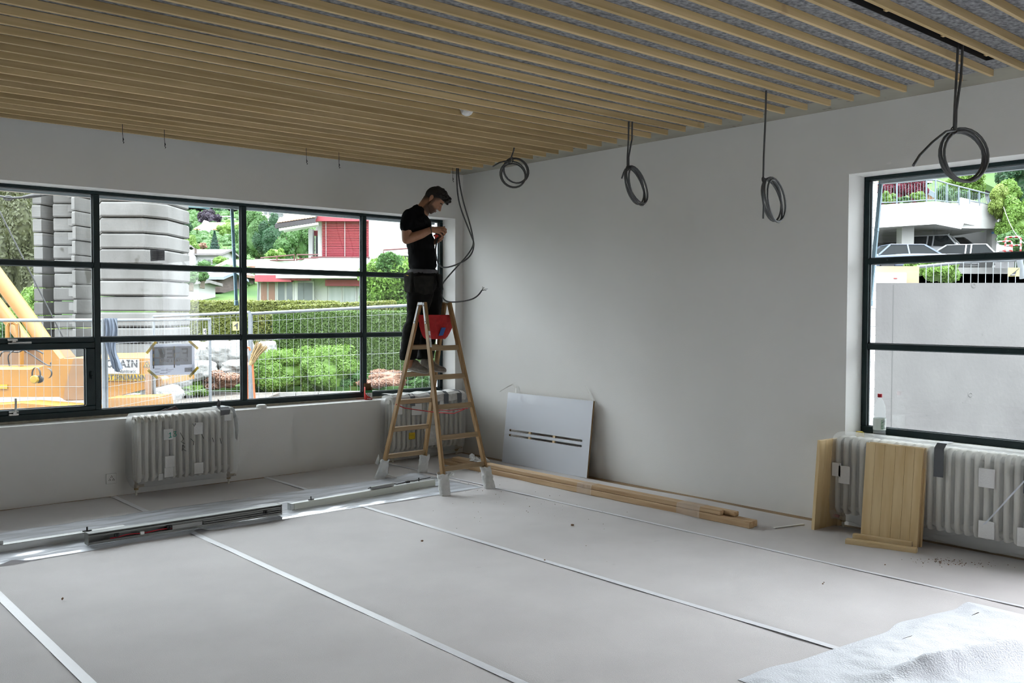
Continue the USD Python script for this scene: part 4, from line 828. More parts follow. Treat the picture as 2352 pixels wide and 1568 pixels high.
body_obj('hair', soft(union([side] + curls), .008, 1, .004, 120, 3), 'hair_dark', man)
# clothes
shirt = [hull(ell((-.012, 0, 2.40), (.122, .19, .115), 28), ell((.018, 0, 2.17), (.122, .16, .14), 28)), hull(ell((.018, 0, 2.17), (.122, .16, .14), 28), ell((.034, 0, 2.03), (.130, .165, .085), 28)),
         hull(ell((-.022, 0, 2.572), .013), ell((.018, .072, 2.535), .014), ell((.018, -.072, 2.535), .014), ell((.066, 0, 2.500), .013), ell((-.040, .135, 2.455), .066), ell((-.078, -.150, 2.458), .070), ell((-.03, 0, 2.40), (.11, .16, .08)))]
shirt += [hull(ell((-.078, -.160, 2.450), .072), ell((-.104, -.205, 2.365), .064)), hull(ell((-.030, .155, 2.445), .070), ell((.0, .195, 2.37), .062)), hull(ell((-.02, -.06, 2.38), (.11, .12, .11)), ell((-.080, -.17, 2.43), .070))]
sm = union(shirt)
sm = sm - m3.Manifold.cube((1, 1, 1), True).rotate((0, 5, 0)).translate((0, 0, 1.978 - .5))
sv, sf = soft(sm, .011, 5, .026, 15, 4)
body_obj('t_shirt', (sv, sf), 'tshirt_black', man)
tr = [hull(ell((.034, 0, 1.955), (.138, .170, .06), 28), ell((.028, -.055, 1.84), (.135, .13, .09), 24)), hull(ell((.034, 0, 1.955), (.138, .170, .06), 28), ell((.065, .06, 1.84), (.135, .125, .09), 24))]
tr += chain([((.018, -.085, 1.84), .128), ((-.005, -.085, 1.66), .104), ((-.022, -.08, 1.52), .086), ((-.062, -.06, 1.40), .083), ((-.088, -.045, 1.27), .080), ((-.100, -.035, 1.155), .078)], 22)
tr += chain([((.080, .085, 1.84), .130), ((.098, .09, 1.66), .106), ((.088, .09, 1.52), .084), ((.072, .085, 1.40), .080), ((.062, .08, 1.27), .078), ((.060, .078, 1.165), .076)], 22)
tm_ = union(tr) - m3.Manifold.cube((1, 1, 1), True).translate((0, 0, 1.148 - .5)) - m3.Manifold.cube((1, 1, 1), True).translate((0, 0, 2.002 + .5))
tv, tf = soft(tm_, .012, 4, .034, 14, 8)
trousers = body_obj('trousers', (tv, tf), 'trouser_black', man)
def patch(pts, r=.006): return soft(hull(*[ell(p, r, 8) for p in pts]), .02, 0)
body_obj('pocket', patch([(-.038, -.205, 1.905), (.045, -.222, 1.912), (.128, -.185, 1.905), (.112, -.190, 1.765), (.05, -.218, 1.752), (-.025, -.205, 1.775)], .010), 'pocket_black', trousers, label='loose holster pocket on the hip')
body_obj('pocket', patch([(-.128, -.105, 1.935), (-.060, -.190, 1.94), (-.072, -.185, 1.775), (-.120, -.110, 1.778)], .012), 'pocket_black', trousers)
body_obj('pocket', patch([(.175, -.10, 1.93), (.20, -.02, 1.93), (.215, -.03, 1.80), (.20, -.10, 1.80)], .010), 'pocket_black', trousers)
body_obj('waistband', soft(hull(ell((.034, 0, 1.975), (.143, .176, .012), 28), ell((.034, 0, 1.942), (.144, .178, .012), 28)), .02, 1), 'grey_cloth', trousers)
body_obj('pocket_tag', patch([(-.118, -.132, 1.925), (-.095, -.165, 1.918)], .004), 'sponge', trousers)
body_obj('knee_patch', patch([(.118, .02, 1.585), (.165, .03, 1.60), (.17, .05, 1.575), (.115, .03, 1.56)], .006), 'grey_cloth', trousers)
body_obj('bracelet', soft(union(chain([((.112 + .006 * math.cos(q) * 0 + .012 * math.sin(q) * -.4, -.172 + .031 * math.cos(q), 2.337 + .031 * math.sin(q)), .0042) for q in np.linspace(0, 6.283, 17)], 8)), .01, 0), 'wire_dark', man, label='thin black bracelet on the wrist')
def shoe(heel, toe, lab, bside):
    heel, toe = np.array(heel, float), np.array(toe, float); d = toe - heel; L = np.linalg.norm(d); d /= L; s = np.cross((0, 0, 1), d); s /= np.linalg.norm(s); u = np.cross(d, s)
    R = np.stack([d, s, u], 1); W = lambda x, y, z: heel + R @ np.array([x, y, z])
    e = lambda x, y, z, r, n=16: ell(W(x, y, z), r, n, R)
    sole = hull(e(.04, 0, .014, (.040, .036, .012)), e(.15, .004, .014, (.05, .038, .012)), e(L - .055, .004, .016, (.055, .045, .013)))
    upper = union([hull(e(.045, 0, .045, (.042, .034, .030)), e(.05, 0, .105, (.036, .034, .02)), e(.12, 0, .085, (.03, .032, .03)), e(.16, 0, .045, (.05, .036, .03))), hull(e(.14, 0, .050, (.05, .035, .035)), e(L - .06, .003, .036, (.055, .042, .026)), e(L - .04, .003, .028, (.038, .036, .018)))])
    o = body_obj('shoe', soft(upper, .010, 4, .006, 40, 2), 'shoe_grey', man, label=lab)
    body_obj('sole', soft(sole, .012, 3), 'shoe_sole', o)
    lc_ = [hull(e(.125 + .022 * k, -.022, .104 - .012 * k, .0035, 8), e(.132 + .022 * k, .022, .104 - .012 * k, .0035, 8)) for k in range(4)]
    body_obj('lace', soft(union(lc_), .01, 0), 'lace', o)
shoe((-.118, .055, 1.034), (.078, -.155, 1.006), 'dusty grey trainer nearer the camera', -1)
shoe((-.005, .100, 1.034), (.250, -.030, 1.010), 'dusty grey trainer farther along the rung', 1)

pl = thing('pliers', 'small red and black stripping pliers held in the man\'s hands', 'pliers', tuple(LP((.16, -.075, 2.285))))
for nm, ps, r, mt in (('handle', [(.134, -.082, 2.290), (.150, -.080, 2.294), (.178, -.078, 2.300)], [.008, .010, .007], 'tool_red'), ('handle', [(.146, -.078, 2.270), (.158, -.078, 2.280), (.180, -.078, 2.294)], [.007, .009, .006], 'tool_red'), ('jaw', [(.176, -.078, 2.298), (.205, -.078, 2.306), (.232, -.080, 2.318)], [.009, .010, .004], 'wire_dark'), ('spring_head', [(.150, -.078, 2.306), (.168, -.076, 2.310), (.186, -.076, 2.304)], [.007, .009, .008], 'wire_dark'), ('blade_tip', [(.226, -.085, 2.360), (.232, -.084, 2.376), (.240, -.084, 2.378)], [.004, .006, .003], 'wire_dark')):
    obj(nm, MB().tube(LP(np.array(ps)), r, 8), mt, pl, smooth=60)

# ================================================================ outside
# site frame: u to the right and d straight ahead of the room's diagonal, measured from the survey point below; z up
S0 = np.array([-6.4335, -8.1680, 0.0]); RH = np.array([.75145, -.65979, 0]); FH = np.array([.65979, .75145, 0]); UP = np.array([0, 0, 1.0])
RS = np.stack([RH, FH, UP], 1)
def S(u, d=None, z=None):
    if d is None: u, d, z = u
    return S0 + np.multiply.outer(np.asarray(u, float), RH) + np.multiply.outer(np.asarray(d, float), FH) + np.multiply.outer(np.asarray(z, float), UP)
def sbox(m, u0, u1, z0, z1, d, th, b=.0):
    c = S((u0 + u1) / 2, d + th / 2, (z0 + z1) / 2); sz = (abs(u1 - u0), th, abs(z1 - z0))
    if b: return m.cbox(c, sz, RS, b)
    return m.beam(S(u0, d + th / 2, (z0 + z1) / 2), S(u1, d + th / 2, (z0 + z1) / 2), th, sz[2])
def sprism(m, pts, d, th):
    """Outline of (u, z) points at distance d, th deep."""
    return m.prism(pts, np.stack([RH, UP], 1), S(0, d, 0), FH * th)
def plan(m, pts, z0, z1):
    """Outline of (u, d) points from z0 to z1."""
    return m.prism(pts, np.stack([RH, FH], 1), S(0, 0, z0), UP * (z1 - z0))
def sobj(name, m, mat, parent, **k): return obj(name, m, mat, parent, **k)

room_pm = pm
def pm(name, c, c2=None, k=0.36, **kw):
    """Outdoor surfaces, colours all scaled darker to offset the bright daylight outside."""
    f = lambda q: tuple(min(1.0, x * k) for x in q)
    if kw.get('island'): kw['island'] = [f(q) for q in kw['island']]
    if kw.get('spots'): kw['spots'] = (*kw['spots'][:2], f(kw['spots'][2]))
    room_pm(name, f(c), f(c2) if c2 is not None else None, **kw)
pm('asphalt', (0.27, 0.265, 0.26), (0.35, 0.345, 0.335), sc=1.5, det=6, rough=0.9)
pm('kerbstone', (0.40, 0.39, 0.36), (0.50, 0.49, 0.46), sc=6, rough=0.9)
pm('yard_soil', (0.10, 0.075, 0.055), (0.22, 0.19, 0.16), sc=9, det=6, rough=0.95)
pm('meadow', (0.16, 0.34, 0.02), (0.24, 0.43, 0.035), sc=0.6, st=(1, 1, 1), det=6, rough=0.9, spec=0.1, bump=0.05, bsc=8)
pm('hillside', (0.05, 0.12, 0.03), (0.12, 0.22, 0.05), sc=0.12, det=6, rough=0.95, spec=0.1)
pm('galvanized', (0.26, 0.285, 0.31), (0.33, 0.355, 0.38), sc=18, rough=0.42, metal=0.35)
pm('wire_zinc', (0.36, 0.38, 0.39), rough=0.45, metal=0.3)
pm('crane_yellow', (0.36, 0.155, 0.012), (0.43, 0.19, 0.018), sc=2, rough=0.42)
pm('crane_brown', (0.24, 0.12, 0.045), (0.31, 0.155, 0.06), sc=4, rough=0.6)
pm('sign_white', (0.74, 0.74, 0.73), rough=0.4)
pm('sign_yellow', (0.55, 0.33, 0.01), rough=0.4)
pm('sign_pale', (0.70, 0.62, 0.22), rough=0.5)
pm('letter_dark', (0.045, 0.045, 0.05), rough=0.5)
pm('hose_black', (0.02, 0.02, 0.022), rough=0.5)
pm('ballast', (0.185, 0.18, 0.17), (0.30, 0.295, 0.285), sc=1.3, st=(1, 1, .5), det=6, rough=0.9, spec=0.15, rnd=0.10, spots=(1.6, 0.66, (0.115, 0.11, 0.095)), bump=0.004, bsc=20)
pm('towel_blue', (0.12, 0.15, 0.21), (0.20, 0.235, 0.30), sc=4, st=(14, 14, .6), rough=0.9)
room_pm('poster_grey', (0.48, 0.49, 0.54), rough=0.5, transl=0.35)
room_pm('poster_navy', (0.045, 0.075, 0.155), rough=0.5, transl=0.25)
room_pm('poster_blue', (0.06, 0.17, 0.36), rough=0.5, transl=0.3)
room_pm('poster_sky', (0.30, 0.45, 0.62), rough=0.5, transl=0.3)
room_pm('tape_yellow', (0.60, 0.50, 0.12), rough=0.4, transl=0.5)
room_pm('note_grey', (0.16, 0.155, 0.16), rough=0.6, transl=0.4)
pm('straw', (0.42, 0.27, 0.10), (0.60, 0.42, 0.20), sc=1, st=(60, 60, 4), rough=0.8)
pm('orange_plastic', (0.75, 0.17, 0.05), rough=0.4)
pm('rock', (0.36, 0.36, 0.34), (0.60, 0.595, 0.57), sc=2.2, det=8, rough=0.95, bump=0.05, bsc=5, spots=(3.5, 0.66, (0.16, 0.155, 0.14)))
pm('render_white', (0.80, 0.80, 0.795), rough=0.85)
pm('render_grey', (0.60, 0.61, 0.58), rough=0.85)
pm('crimson', (0.50, 0.055, 0.085), rough=0.5)
pm('shutter_red', (0.46, 0.065, 0.09), rough=0.45)
pm('dark_gap', (0.05, 0.04, 0.045), rough=0.8)
pm('rail_brown', (0.16, 0.035, 0.035), rough=0.5)
pm('tile_clay', (0.48, 0.27, 0.17), (0.58, 0.36, 0.25), sc=2, rough=0.85, rnd=0.1)
pm('window_dark', (0.10, 0.12, 0.12), (0.20, 0.22, 0.22), sc=0.7, rough=0.12, spec=0.6)
pm('curtain', (0.42, 0.46, 0.47), (0.58, 0.61, 0.62), sc=1, st=(9, 9, .3), rough=0.6)
pm('door_brown', (0.22, 0.10, 0.06), rough=0.5)
pm('roof_orange', (0.62, 0.30, 0.17), rough=0.85)
pm('roof_slate', (0.24, 0.215, 0.215), (0.33, 0.30, 0.30), sc=1.2, st=(1, 1, 5), rough=0.85)
pm('roof_rust', (0.40, 0.20, 0.135), (0.54, 0.32, 0.24), sc=0.9, rough=0.85)
pm('roof_blue', (0.33, 0.38, 0.46), rough=0.6)
pm('barn_wood', (0.09, 0.06, 0.05), (0.17, 0.12, 0.10), sc=1, st=(1, 1, 6), rough=0.9)
pm('bark', (0.12, 0.09, 0.065), (0.20, 0.16, 0.12), sc=6, rough=0.95)
pm('retaining_concrete', (0.205, 0.195, 0.195), (0.285, 0.275, 0.27), sc=0.9, det=8, rough=0.9, spec=0.15, bump=0.003, bsc=30, spots=(7.5, 0.735, (0.10, 0.095, 0.09)), st=(1, 1, .7))
pm('deck_concrete', (0.58, 0.575, 0.55), (0.72, 0.715, 0.69), sc=0.8, det=7, rough=0.9, spots=(1.1, 0.74, (0.25, 0.24, 0.19)))
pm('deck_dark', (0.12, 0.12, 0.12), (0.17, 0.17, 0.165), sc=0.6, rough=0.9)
pm('rail_steel', (0.24, 0.30, 0.345), rough=0.4, metal=0.2)
pm('car_blue', (0.17, 0.215, 0.30), rough=0.25, coat=0.6, metal=0.3)
pm('car_white', (0.45, 0.46, 0.48), rough=0.25, coat=0.6)
pm('car_dark', (0.035, 0.037, 0.04), rough=0.25, coat=0.6)
pm('car_glass', (0.02, 0.024, 0.026), rough=0.12, spec=0.12)
pm('tyre', (0.02, 0.02, 0.02), rough=0.8)
pm('lamp_red', (0.45, 0.03, 0.03), rough=0.3)
pm('barrier_red', (0.62, 0.04, 0.04), rough=0.45)
pm('plywood', (0.52, 0.36, 0.20), (0.66, 0.50, 0.32), sc=1.2, st=(1, 1, 9), det=5, rough=0.7)
pm('slate_path', (0.16, 0.155, 0.16), (0.24, 0.235, 0.24), sc=3, rough=0.95)
def leafmat(name, *cols, tr=0.28): pm(name, cols[0], island=cols, k=.58, rough=0.55, spec=0.25, transl=tr)
leafmat('leaf_hedge', (0.07, 0.125, 0.025), (0.13, 0.20, 0.035), (0.24, 0.29, 0.07), (0.16, 0.19, 0.04))
leafmat('leaf_hedge_yellow', (0.13, 0.15, 0.03), (0.23, 0.24, 0.06), (0.33, 0.29, 0.09), (0.20, 0.22, 0.05))
leafmat('leaf_bright', (0.13, 0.24, 0.04), (0.20, 0.33, 0.06), (0.30, 0.42, 0.10))
leafmat('leaf_mid', (0.06, 0.14, 0.035), (0.11, 0.21, 0.05), (0.18, 0.28, 0.075))
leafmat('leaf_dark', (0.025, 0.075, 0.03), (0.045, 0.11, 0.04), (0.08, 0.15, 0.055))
leafmat('leaf_conifer', (0.02, 0.06, 0.04), (0.035, 0.09, 0.05), (0.055, 0.11, 0.06))
leafmat('leaf_beech', (0.020, 0.012, 0.026), (0.035, 0.020, 0.035), (0.055, 0.035, 0.045), tr=0.1)
leafmat('leaf_olive', (0.07, 0.08, 0.035), (0.13, 0.14, 0.055), (0.20, 0.19, 0.08), (0.25, 0.17, 0.11), (0.10, 0.12, 0.05))
leafmat('leaf_maple', (0.16, 0.03, 0.05), (0.26, 0.05, 0.07), (0.20, 0.06, 0.09))
leafmat('leaf_forest_haze', (0.055, 0.105, 0.115), (0.075, 0.135, 0.14), (0.10, 0.165, 0.16), tr=0.0)  # blue haze of distance mixed into the conifer colour
leafmat('leaf_autumn', (0.20, 0.28, 0.06), (0.33, 0.34, 0.09), (0.14, 0.22, 0.05), (0.42, 0.32, 0.12))
leafmat('leaf_rose', (0.35, 0.20, 0.14), (0.28, 0.24, 0.10), (0.20, 0.22, 0.07))

# ---------------------------------------------------------------- leaves
def rnd_dirs(rs, n):
    v = rs.normal(size=(n, 3)); return v / np.linalg.norm(v, axis=1, keepdims=True)
def leaf_quads(m, P, size, rs, N=None, long=1.7):
    n = len(P); U = rnd_dirs(rs, n)
    if N is not None:
        N = N + rs.normal(scale=.45, size=(n, 3)); N /= np.linalg.norm(N, axis=1, keepdims=True); U = U - (U * N).sum(1, keepdims=True) * N; U /= np.linalg.norm(U, axis=1, keepdims=True) + 1e-9
        V = np.cross(N, U)
    else:
        V = np.cross(U, rnd_dirs(rs, n)); V /= np.linalg.norm(V, axis=1, keepdims=True) + 1e-9
    s = size * rs.uniform(.6, 1.3, (n, 1))
    return m.quads(P, U * s * long / 2, V * s / 2)
ICO = {k: trimesh.creation.icosphere(k) for k in (1, 2, 3, 4)}
def blob(m, c, r, seed, sub=3, amp=.35, freq=2.2):
    s = ICO[sub]; v = s.vertices; k = 1 + amp * (meshkit.fbm(v * freq + seed * 7.3, 3, seed) - .5) * 2
    return m.add((v * k[:, None]) * np.array(r) @ np.eye(3) + c, s.faces)
def crown(c, r, n, size, seed, shape='round', lumps=24, core=.72):
    """Leafy crown round c with radii r (u, d, z); shape round, cone or loose."""
    rs = np.random.RandomState(seed); m = MB(); r = np.array(r, float); c = np.array(c, float); n = int(n * 2.4)
    if shape == 'cone':
        h = rs.uniform(0, 1, n) ** 1.4; a = rs.uniform(0, 2 * np.pi, n); tier = .72 + .28 * ((h * 9) % 1); rad = (1 - h) * tier * np.sqrt(rs.uniform(.35, 1, n))
        P = np.stack([rad * np.cos(a) * r[0], rad * np.sin(a) * r[1], (h * 2 - 1) * r[2] - rad * r[2] * .12], -1)
        N = np.stack([np.cos(a), np.sin(a), np.full(n, .5)], -1)
        leaf_quads(m, c + P, size * .7, rs, N, 1.8)
        th = np.linspace(0, 2 * np.pi, 9)[:-1]
        m.add(np.vstack([c + np.stack([np.cos(th) * r[0] * .7, np.sin(th) * r[1] * .7, np.full(8, -r[2] * .95)], -1), [c + (0, 0, r[2] * .9)], [c - (0, 0, r[2] * .95)]]), [(k, (k + 1) % 8, 8) for k in range(8)] + [((k + 1) % 8, k, 9) for k in range(8)])
        return m
    L = rnd_dirs(rs, lumps); L[:, 2] = L[:, 2] * .9 + .05; L = L * rs.uniform(.62, .86, (lumps, 1)); lr = rs.uniform(.22, .40, lumps)
    k = rs.randint(0, lumps, n); D = rnd_dirs(rs, n); P = L[k] + D * (lr[k] * rs.uniform(.75, 1.08, n))[:, None]
    leaf_quads(m, c + P * r, size * .62, rs, D / r * r.mean() if shape != 'loose' else None)
    if core:
        blob(m, c, r * core * .92, seed, 3)
        for j in range(lumps): blob(m, c + L[j] * r, r * lr[j] * .74, seed + j, 2, .3)
    return m
def tree(label, p, r, n, size, mat, seed, shape='round', trunk=None, group=None, name='tree', lumps=24, core=.72, tw=.12):
    """p: site point of the crown's centre."""
    c = S(p); base = c - (0, 0, r[2] + (trunk or 0)); t = thing(name, label, 'shrub' if name in ('shrub', 'bush') else 'tree', base, group=group)
    obj('crown', crown(c, r, n, size, seed, shape, lumps, core), mat, t)
    if trunk is not None:
        tk = MB().tube([base, lerp(base, c, .5) + (tw * .3, 0, 0), c], [tw, tw * .8, tw * .4], 8)
        rg = random.Random(seed)
        for _ in range(5):
            a = rg.uniform(0, 6.283); e = c + np.array([math.cos(a) * r[0] * .6, math.sin(a) * r[1] * .6, rg.uniform(-.1, .6) * r[2]]); tk.tube([lerp(base, c, rg.uniform(.55, .8)), e], [tw * .45, tw * .12], 6)
        obj('trunk', tk, 'bark', t)
    return t

# ---------------------------------------------------------------- ground, road, hills
gz = -.50
G_ = MB()
uu, dd_ = np.meshgrid(np.linspace(-32, 34, 60), np.linspace(6.2, 24.6, 34), indexing='ij')
def road_z(u, d): return gz + .016 * np.clip(u + 4, -8, 14) * np.clip((d - 9) / 12, 0, 1)
P_ = S(uu, dd_, road_z(uu, dd_)); 
keep = ~((P_[..., 1] < .37) & (P_[..., 0] < .37))
P_[..., 2] = np.where(keep, P_[..., 2], -1.2)
tag(obj('road', MB().sheet(P_, (0, 0, -.2)), 'asphalt'), kind='structure')
kb = MB(); us_ = np.linspace(-9, 12, 40)
for a, b in zip(us_, us_[1:]): kb.beam(S(a + .01, 22.6 + a * .05, road_z(a, 23) + .05), S(b - .01, 22.6 + b * .05, road_z(b, 23) + .05), .16, .16)
tag(obj('kerb', kb, 'kerbstone'), kind='structure')
tag(obj('yard_ground', MB().sheet(S(*[g for g in np.meshgrid(np.linspace(-12, -5.6, 16), np.linspace(11.5, 22.2, 20), indexing='ij')], gz + .06 + .10 * meshkit.noise(np.stack(list(np.meshgrid(np.arange(16) * .7, np.arange(20) * .7, indexing="ij")) + [np.zeros((16, 20))], -1))), (0, 0, -.2)), 'yard_soil'), kind='structure')
def hill_z(u, d):
    z = np.interp(d, [24, 28.5, 34, 46, 60, 78, 95, 120, 160, 200, 260, 340, 420, 600, 900], [-.4, -.2, .4, 1.3, 2.2, 2.4, 4.2, 7.2, 14, 19, 29, 40, 54, 112, 250])
    z = z + np.where(d < 64, (u + 14) * .11 * np.clip((d - 30) / 30, 0, 1), 0) * (u > -40) * (u < 6) * 1.0
    return z + .9 * np.clip((d - 90) / 60, 0, 4) * (meshkit.noise(np.stack([u / 30, d / 40, 0 * u], -1), 3) - .5)
def terrain(name, u0, u1, d0, d1, nu, nd, mat):
    U, D = np.meshgrid(np.linspace(u0, u1, nu), d0 + (d1 - d0) * np.linspace(0, 1, nd) ** 1.6, indexing='ij')
    return tag(obj(name, MB().sheet(S(U, D, hill_z(U, D)), (0, 0, -1.0)), mat, smooth=True), kind='structure')
terrain('meadow', -40, 6, 28.5, 63.5, 60, 40, 'meadow')
terrain('hillside', -420, 360, 63, 900, 80, 90, 'hillside')
tag(obj('garden_ground', MB().sheet(S(*[g for g in np.meshgrid(np.linspace(-40, 40, 30), np.linspace(23.4, 29, 8), indexing='ij')], np.full((30, 8), -.34)), (0, 0, -.4)), 'hillside'), kind='structure')
# conifer forest on the far hillside: too many to count
rs = np.random.RandomState(31); fm = MB()
for _ in range(2600):
    d = rs.uniform(270, 640); u = rs.uniform(-.52, .05) * d * 1.02
    h = rs.uniform(14, 26); z = float(hill_z(np.array(u), np.array(d))); b = S(u, d, z); w_t = h * rs.uniform(.16, .24); ph = rs.uniform(0, 6.28)
    th = np.arange(7) * 2 * np.pi / 7 + ph; rr = w_t * rs.uniform(.7, 1.2, 7)
    for f0, f1, q in ((.05, .62, 1.0), (.40, 1.0, .62)):
        ring = b + np.stack([np.cos(th) * rr * q, np.sin(th) * rr * q, np.full(7, h * f0)], -1)
        fm.add(np.vstack([ring, [b + (0, 0, h * f1)]]), [(k, (k + 1) % 7, 7) for k in range(7)])
tag(obj('conifer_forest', fm, 'leaf_forest_haze'), 'conifer forest covering the distant hillside, tinted blue for haze', 'forest', kind='stuff')

# ---------------------------------------------------------------- construction fence
def fence(label, a, b, h0, h1, foot=gz, step=.098):
    """Panel between site points a and b (u, d); rails h0 high at a and h1 at b."""
    A, B = np.array(a, float), np.array(b, float); f = thing('mesh_fence', label, 'fence', S(*(A + B) / 2, foot), group='wire mesh construction fence')
    P = lambda t, z: S(*(A + (B - A) * t), z); top = lambda t: h0 + (h1 - h0) * t; bot = foot + .12
    for t in (0, 1): obj('post', MB().tube([P(t, foot), P(t, top(t) + .01)], .021, 10), 'galvanized', f, smooth=60)
    obj('top_rail', MB().tube([P(0, top(0)), P(1, top(1))], .021, 10), 'galvanized', f, smooth=60)
    obj('bottom_rail', MB().tube([P(0, bot), P(1, bot)], .018, 8), 'galvanized', f)
    L = np.linalg.norm(B - A); m = MB()
    for k in range(1, int(L / step)): t = k * step / L; m.tube([P(t, bot), P(t, top(t))], .0024, 4)
    for z in np.arange(bot + .25, max(h0, h1) - .1, .262): m.tube([P(0, z), P(1, z + h1 - h0)], .0024, 4)
    obj('mesh_wires', m, 'wire_zinc', f, kind='stuff')
    obj('foot_block', MB().cbox(P(0, foot + .06), (.7, .22, .13), RS, .02), 'kerbstone', f)
    return f
FA = [(-7.923, 11.15, 1.462), (-4.945, 11.15, 1.471), (-4.931, 11.2, 1.465), (-4.683, 14.3, 1.457), (-5.281, 13.6, 1.496), (-3.698, 13, 1.566), (-3.561, 12.6, 1.55), (-0.592, 12.4, 1.711)]
fence('fence panel before the yellow crane base, with a level top rail', FA[0][:2], FA[1][:2], FA[0][2], FA[1][2])
fence('fence panel slanting away between the towel and the grey post', FA[2][:2], FA[3][:2], FA[2][2], FA[3][2])
fence('fence panel behind the taped poster, before the boulders', FA[4][:2], FA[5][:2], FA[4][2], FA[5][2])
fence('fence panel with rising top rail before the green hedge', FA[6][:2], FA[7][:2], FA[6][2], FA[7][2])
tw = thing('towel', 'crumpled blue-grey towel hung over the fence rail', 'towel', S((-4.85, 11.1, 1.467)))
g_ = []
for j, py in enumerate(np.linspace(0, 1, 26)):
    row = []
    for i in range(15):
        t = i / 14; u0 = -4.913 + (.10 * py * py + .01 * math.sin(py * 9)); wd = .118 + .03 * math.sin(py * 6) ; z = 1.495 - .60 * py - (.05 * math.sin(t * 3.1) if py > .9 else 0)
        row.append(S(u0 + wd * t, 11.11 + .022 * math.sin(t * 22 + py * 5) + .015 * math.sin(t * 9 - py * 3), z))
    g_.append(row)
obj('cloth', MB().sheet(np.array(g_), FH * .006), 'towel_blue', tw, smooth=True)
g_ = [[S(-4.905 + .11 * t, 11.19 + .016 * math.sin(t * 20), 1.495 - .30 * py) for t in np.linspace(0, 1, 12)] for py in np.linspace(0, 1, 8)]
obj('cloth', MB().sheet(np.array(g_), FH * .006), 'towel_blue', tw, smooth=True)
for lab, box_, mat in (('small white and black sign wired to the fence', (-4.652, -4.606, 1.228, 1.319), 'sign_white'), ('square yellow warning sign on the fence by the window post', (-3.909, -3.817, 1.311, 1.438), 'sign_pale')):
    t = thing('fence_sign', lab, 'sign', S((box_[0] + box_[1]) / 2, 12.9, box_[2])); dd0 = 13.9 if 'white' in lab else 12.9
    obj('plate', sbox(MB(), *box_, dd0, .004), mat, t)
    u0, u1, z0, z1 = box_; w_, h_ = u1 - u0, z1 - z0
    obj('pictogram', sprism(MB(), [(u0 + w_ * .1, z0 + h_ * .45), (u0 + w_ * .85, z0 + h_ * .9), (u0 + w_ * .8, z0 + h_ * .1), (u0 + w_ * .62, z0 + h_ * .15), (u0 + w_ * .55, z0 + h_ * .5)], dd0 - .003, .002), 'letter_dark', t)

br = thing('broom', 'straw broom standing upside down against the fence post', 'broom', S((-3.416, 12.3, 0.883)) * (1, 1, 0) + (0, 0, gz))
bz, bt = S((-3.474, 12.3, 0.9)), S((-3.357, 12.3, 1.145))
ax_ = (bt - bz) / np.linalg.norm(bt - bz); sd = RH - ax_ * (RH @ ax_); sd /= np.linalg.norm(sd)
bm_ = MB(); rg = random.Random(2)
for k in range(60):
    a, e = rg.uniform(-1, 1), rg.uniform(-1, 1); bm_.tube([bz + sd * a * .03 + FH * e * .02, bz + ax_ * .12 + sd * a * .045 + FH * e * .025, bz + ax_ * rg.uniform(.25, .30) + sd * (a * .085 + .02) + FH * e * .03], [.006, .006, .003], 4)
obj('bristles', bm_, 'straw', br)
obj('binding', MB().tube([bz + sd * a + ax_ * .10 for a in (-.05, .05)], .022, 8).tube([bz - ax_ * .04, bz + ax_ * .02], [.028, .036], 8), 'straw', br)
obj('handle', MB().tube([S((-3.463, 12.3, 0.877)), S((-3.437, 12.3, 0.417)), S((-3.422, 12.3, 0.008))], .014, 8), 'orange_plastic', br, label='orange plastic handle')
oh = MB().tube([S((-3.505, 12.35, 1.055)), S((-3.522, 12.35, 1.102)), S((-3.546, 12.35, 1.102)), S((-3.563, 12.35, 1.067)), S((-3.553, 12.35, 0.792)), S((-3.541, 12.35, 0.001))], .014, 8)
tag(obj('shovel_handle', oh, 'orange_plastic'), 'orange hooked tool handle half hidden by the window post', 'tool')

# ---------------------------------------------------------------- crane base with ballast
cr = thing('tower_crane', 'yellow crane base with lettered plates and two stacks of concrete ballast', 'crane', S(-6.6, 14.5, gz))
CD = 13.5
obj('chassis', sprism(MB(), [(-8.076, 0.71), (-8.083, 0.307), (-6.64, 0.318), (-6.532, 0.261), (-5.989, 0.282), (-5.31, 0.45), (-5.299, 0.885), (-6.192, 0.882), (-6.479, 0.875), (-6.619, 0.875), (-6.748, 0.823), (-6.914, 0.752), (-7.068, 0.714)], CD, 1.9), 'crane_yellow', cr)
obj('chassis_plate', sprism(MB(), [(-6.57, 0.274), (-6.548, 0.453), (-6.415, 0.882), (-6.186, 0.882), (-6.02, 0.87), (-6.027, 0.288)], CD - .012, .012), 'crane_brown', cr)
obj('machine_housing', sprism(MB(), [(-8.728, 0.99), (-7.487, 0.994), (-7.338, 0.808), (-7.299, 0.635), (-8.734, 0.631)], 14.6, .9), 'crane_brown', cr)
obj('upright', sprism(MB(), [(-7.656, 1.093), (-7.623, 1.093), (-7.629, 0.654), (-7.663, 0.654)], 14.3, .1), 'crane_yellow', cr)
for ps, r in ((((-8.246, 14.4, 2.424), (-7.476, 14.2, 1.513), (-6.83, 13.9, 0.787)), .115), (((-8.54, 14.9, 1.983), (-8.004, 14.8, 1.355), (-7.625, 14.6, 0.98)), .10)):
    obj('boom_strut', MB().tube([S(p) for p in ps], r, 14), 'crane_yellow', cr, smooth=60)
obj('strut_plate', sprism(MB(), [(-7.09, 1.034), (-6.881, 1.034), (-6.689, 0.787), (-6.808, 0.689), (-6.963, 0.753)], 13.75, .06), 'crane_yellow', cr)
arch = [((-7.717, 14.1, 1)), ((-7.712, 14.1, 1.333)), ((-7.685, 14.1, 1.393)), ((-7.618, 14.1, 1.4)), ((-7.565, 14.1, 1.367)), ((-7.547, 14.1, 1.254)), ((-7.551, 14.1, 1))]
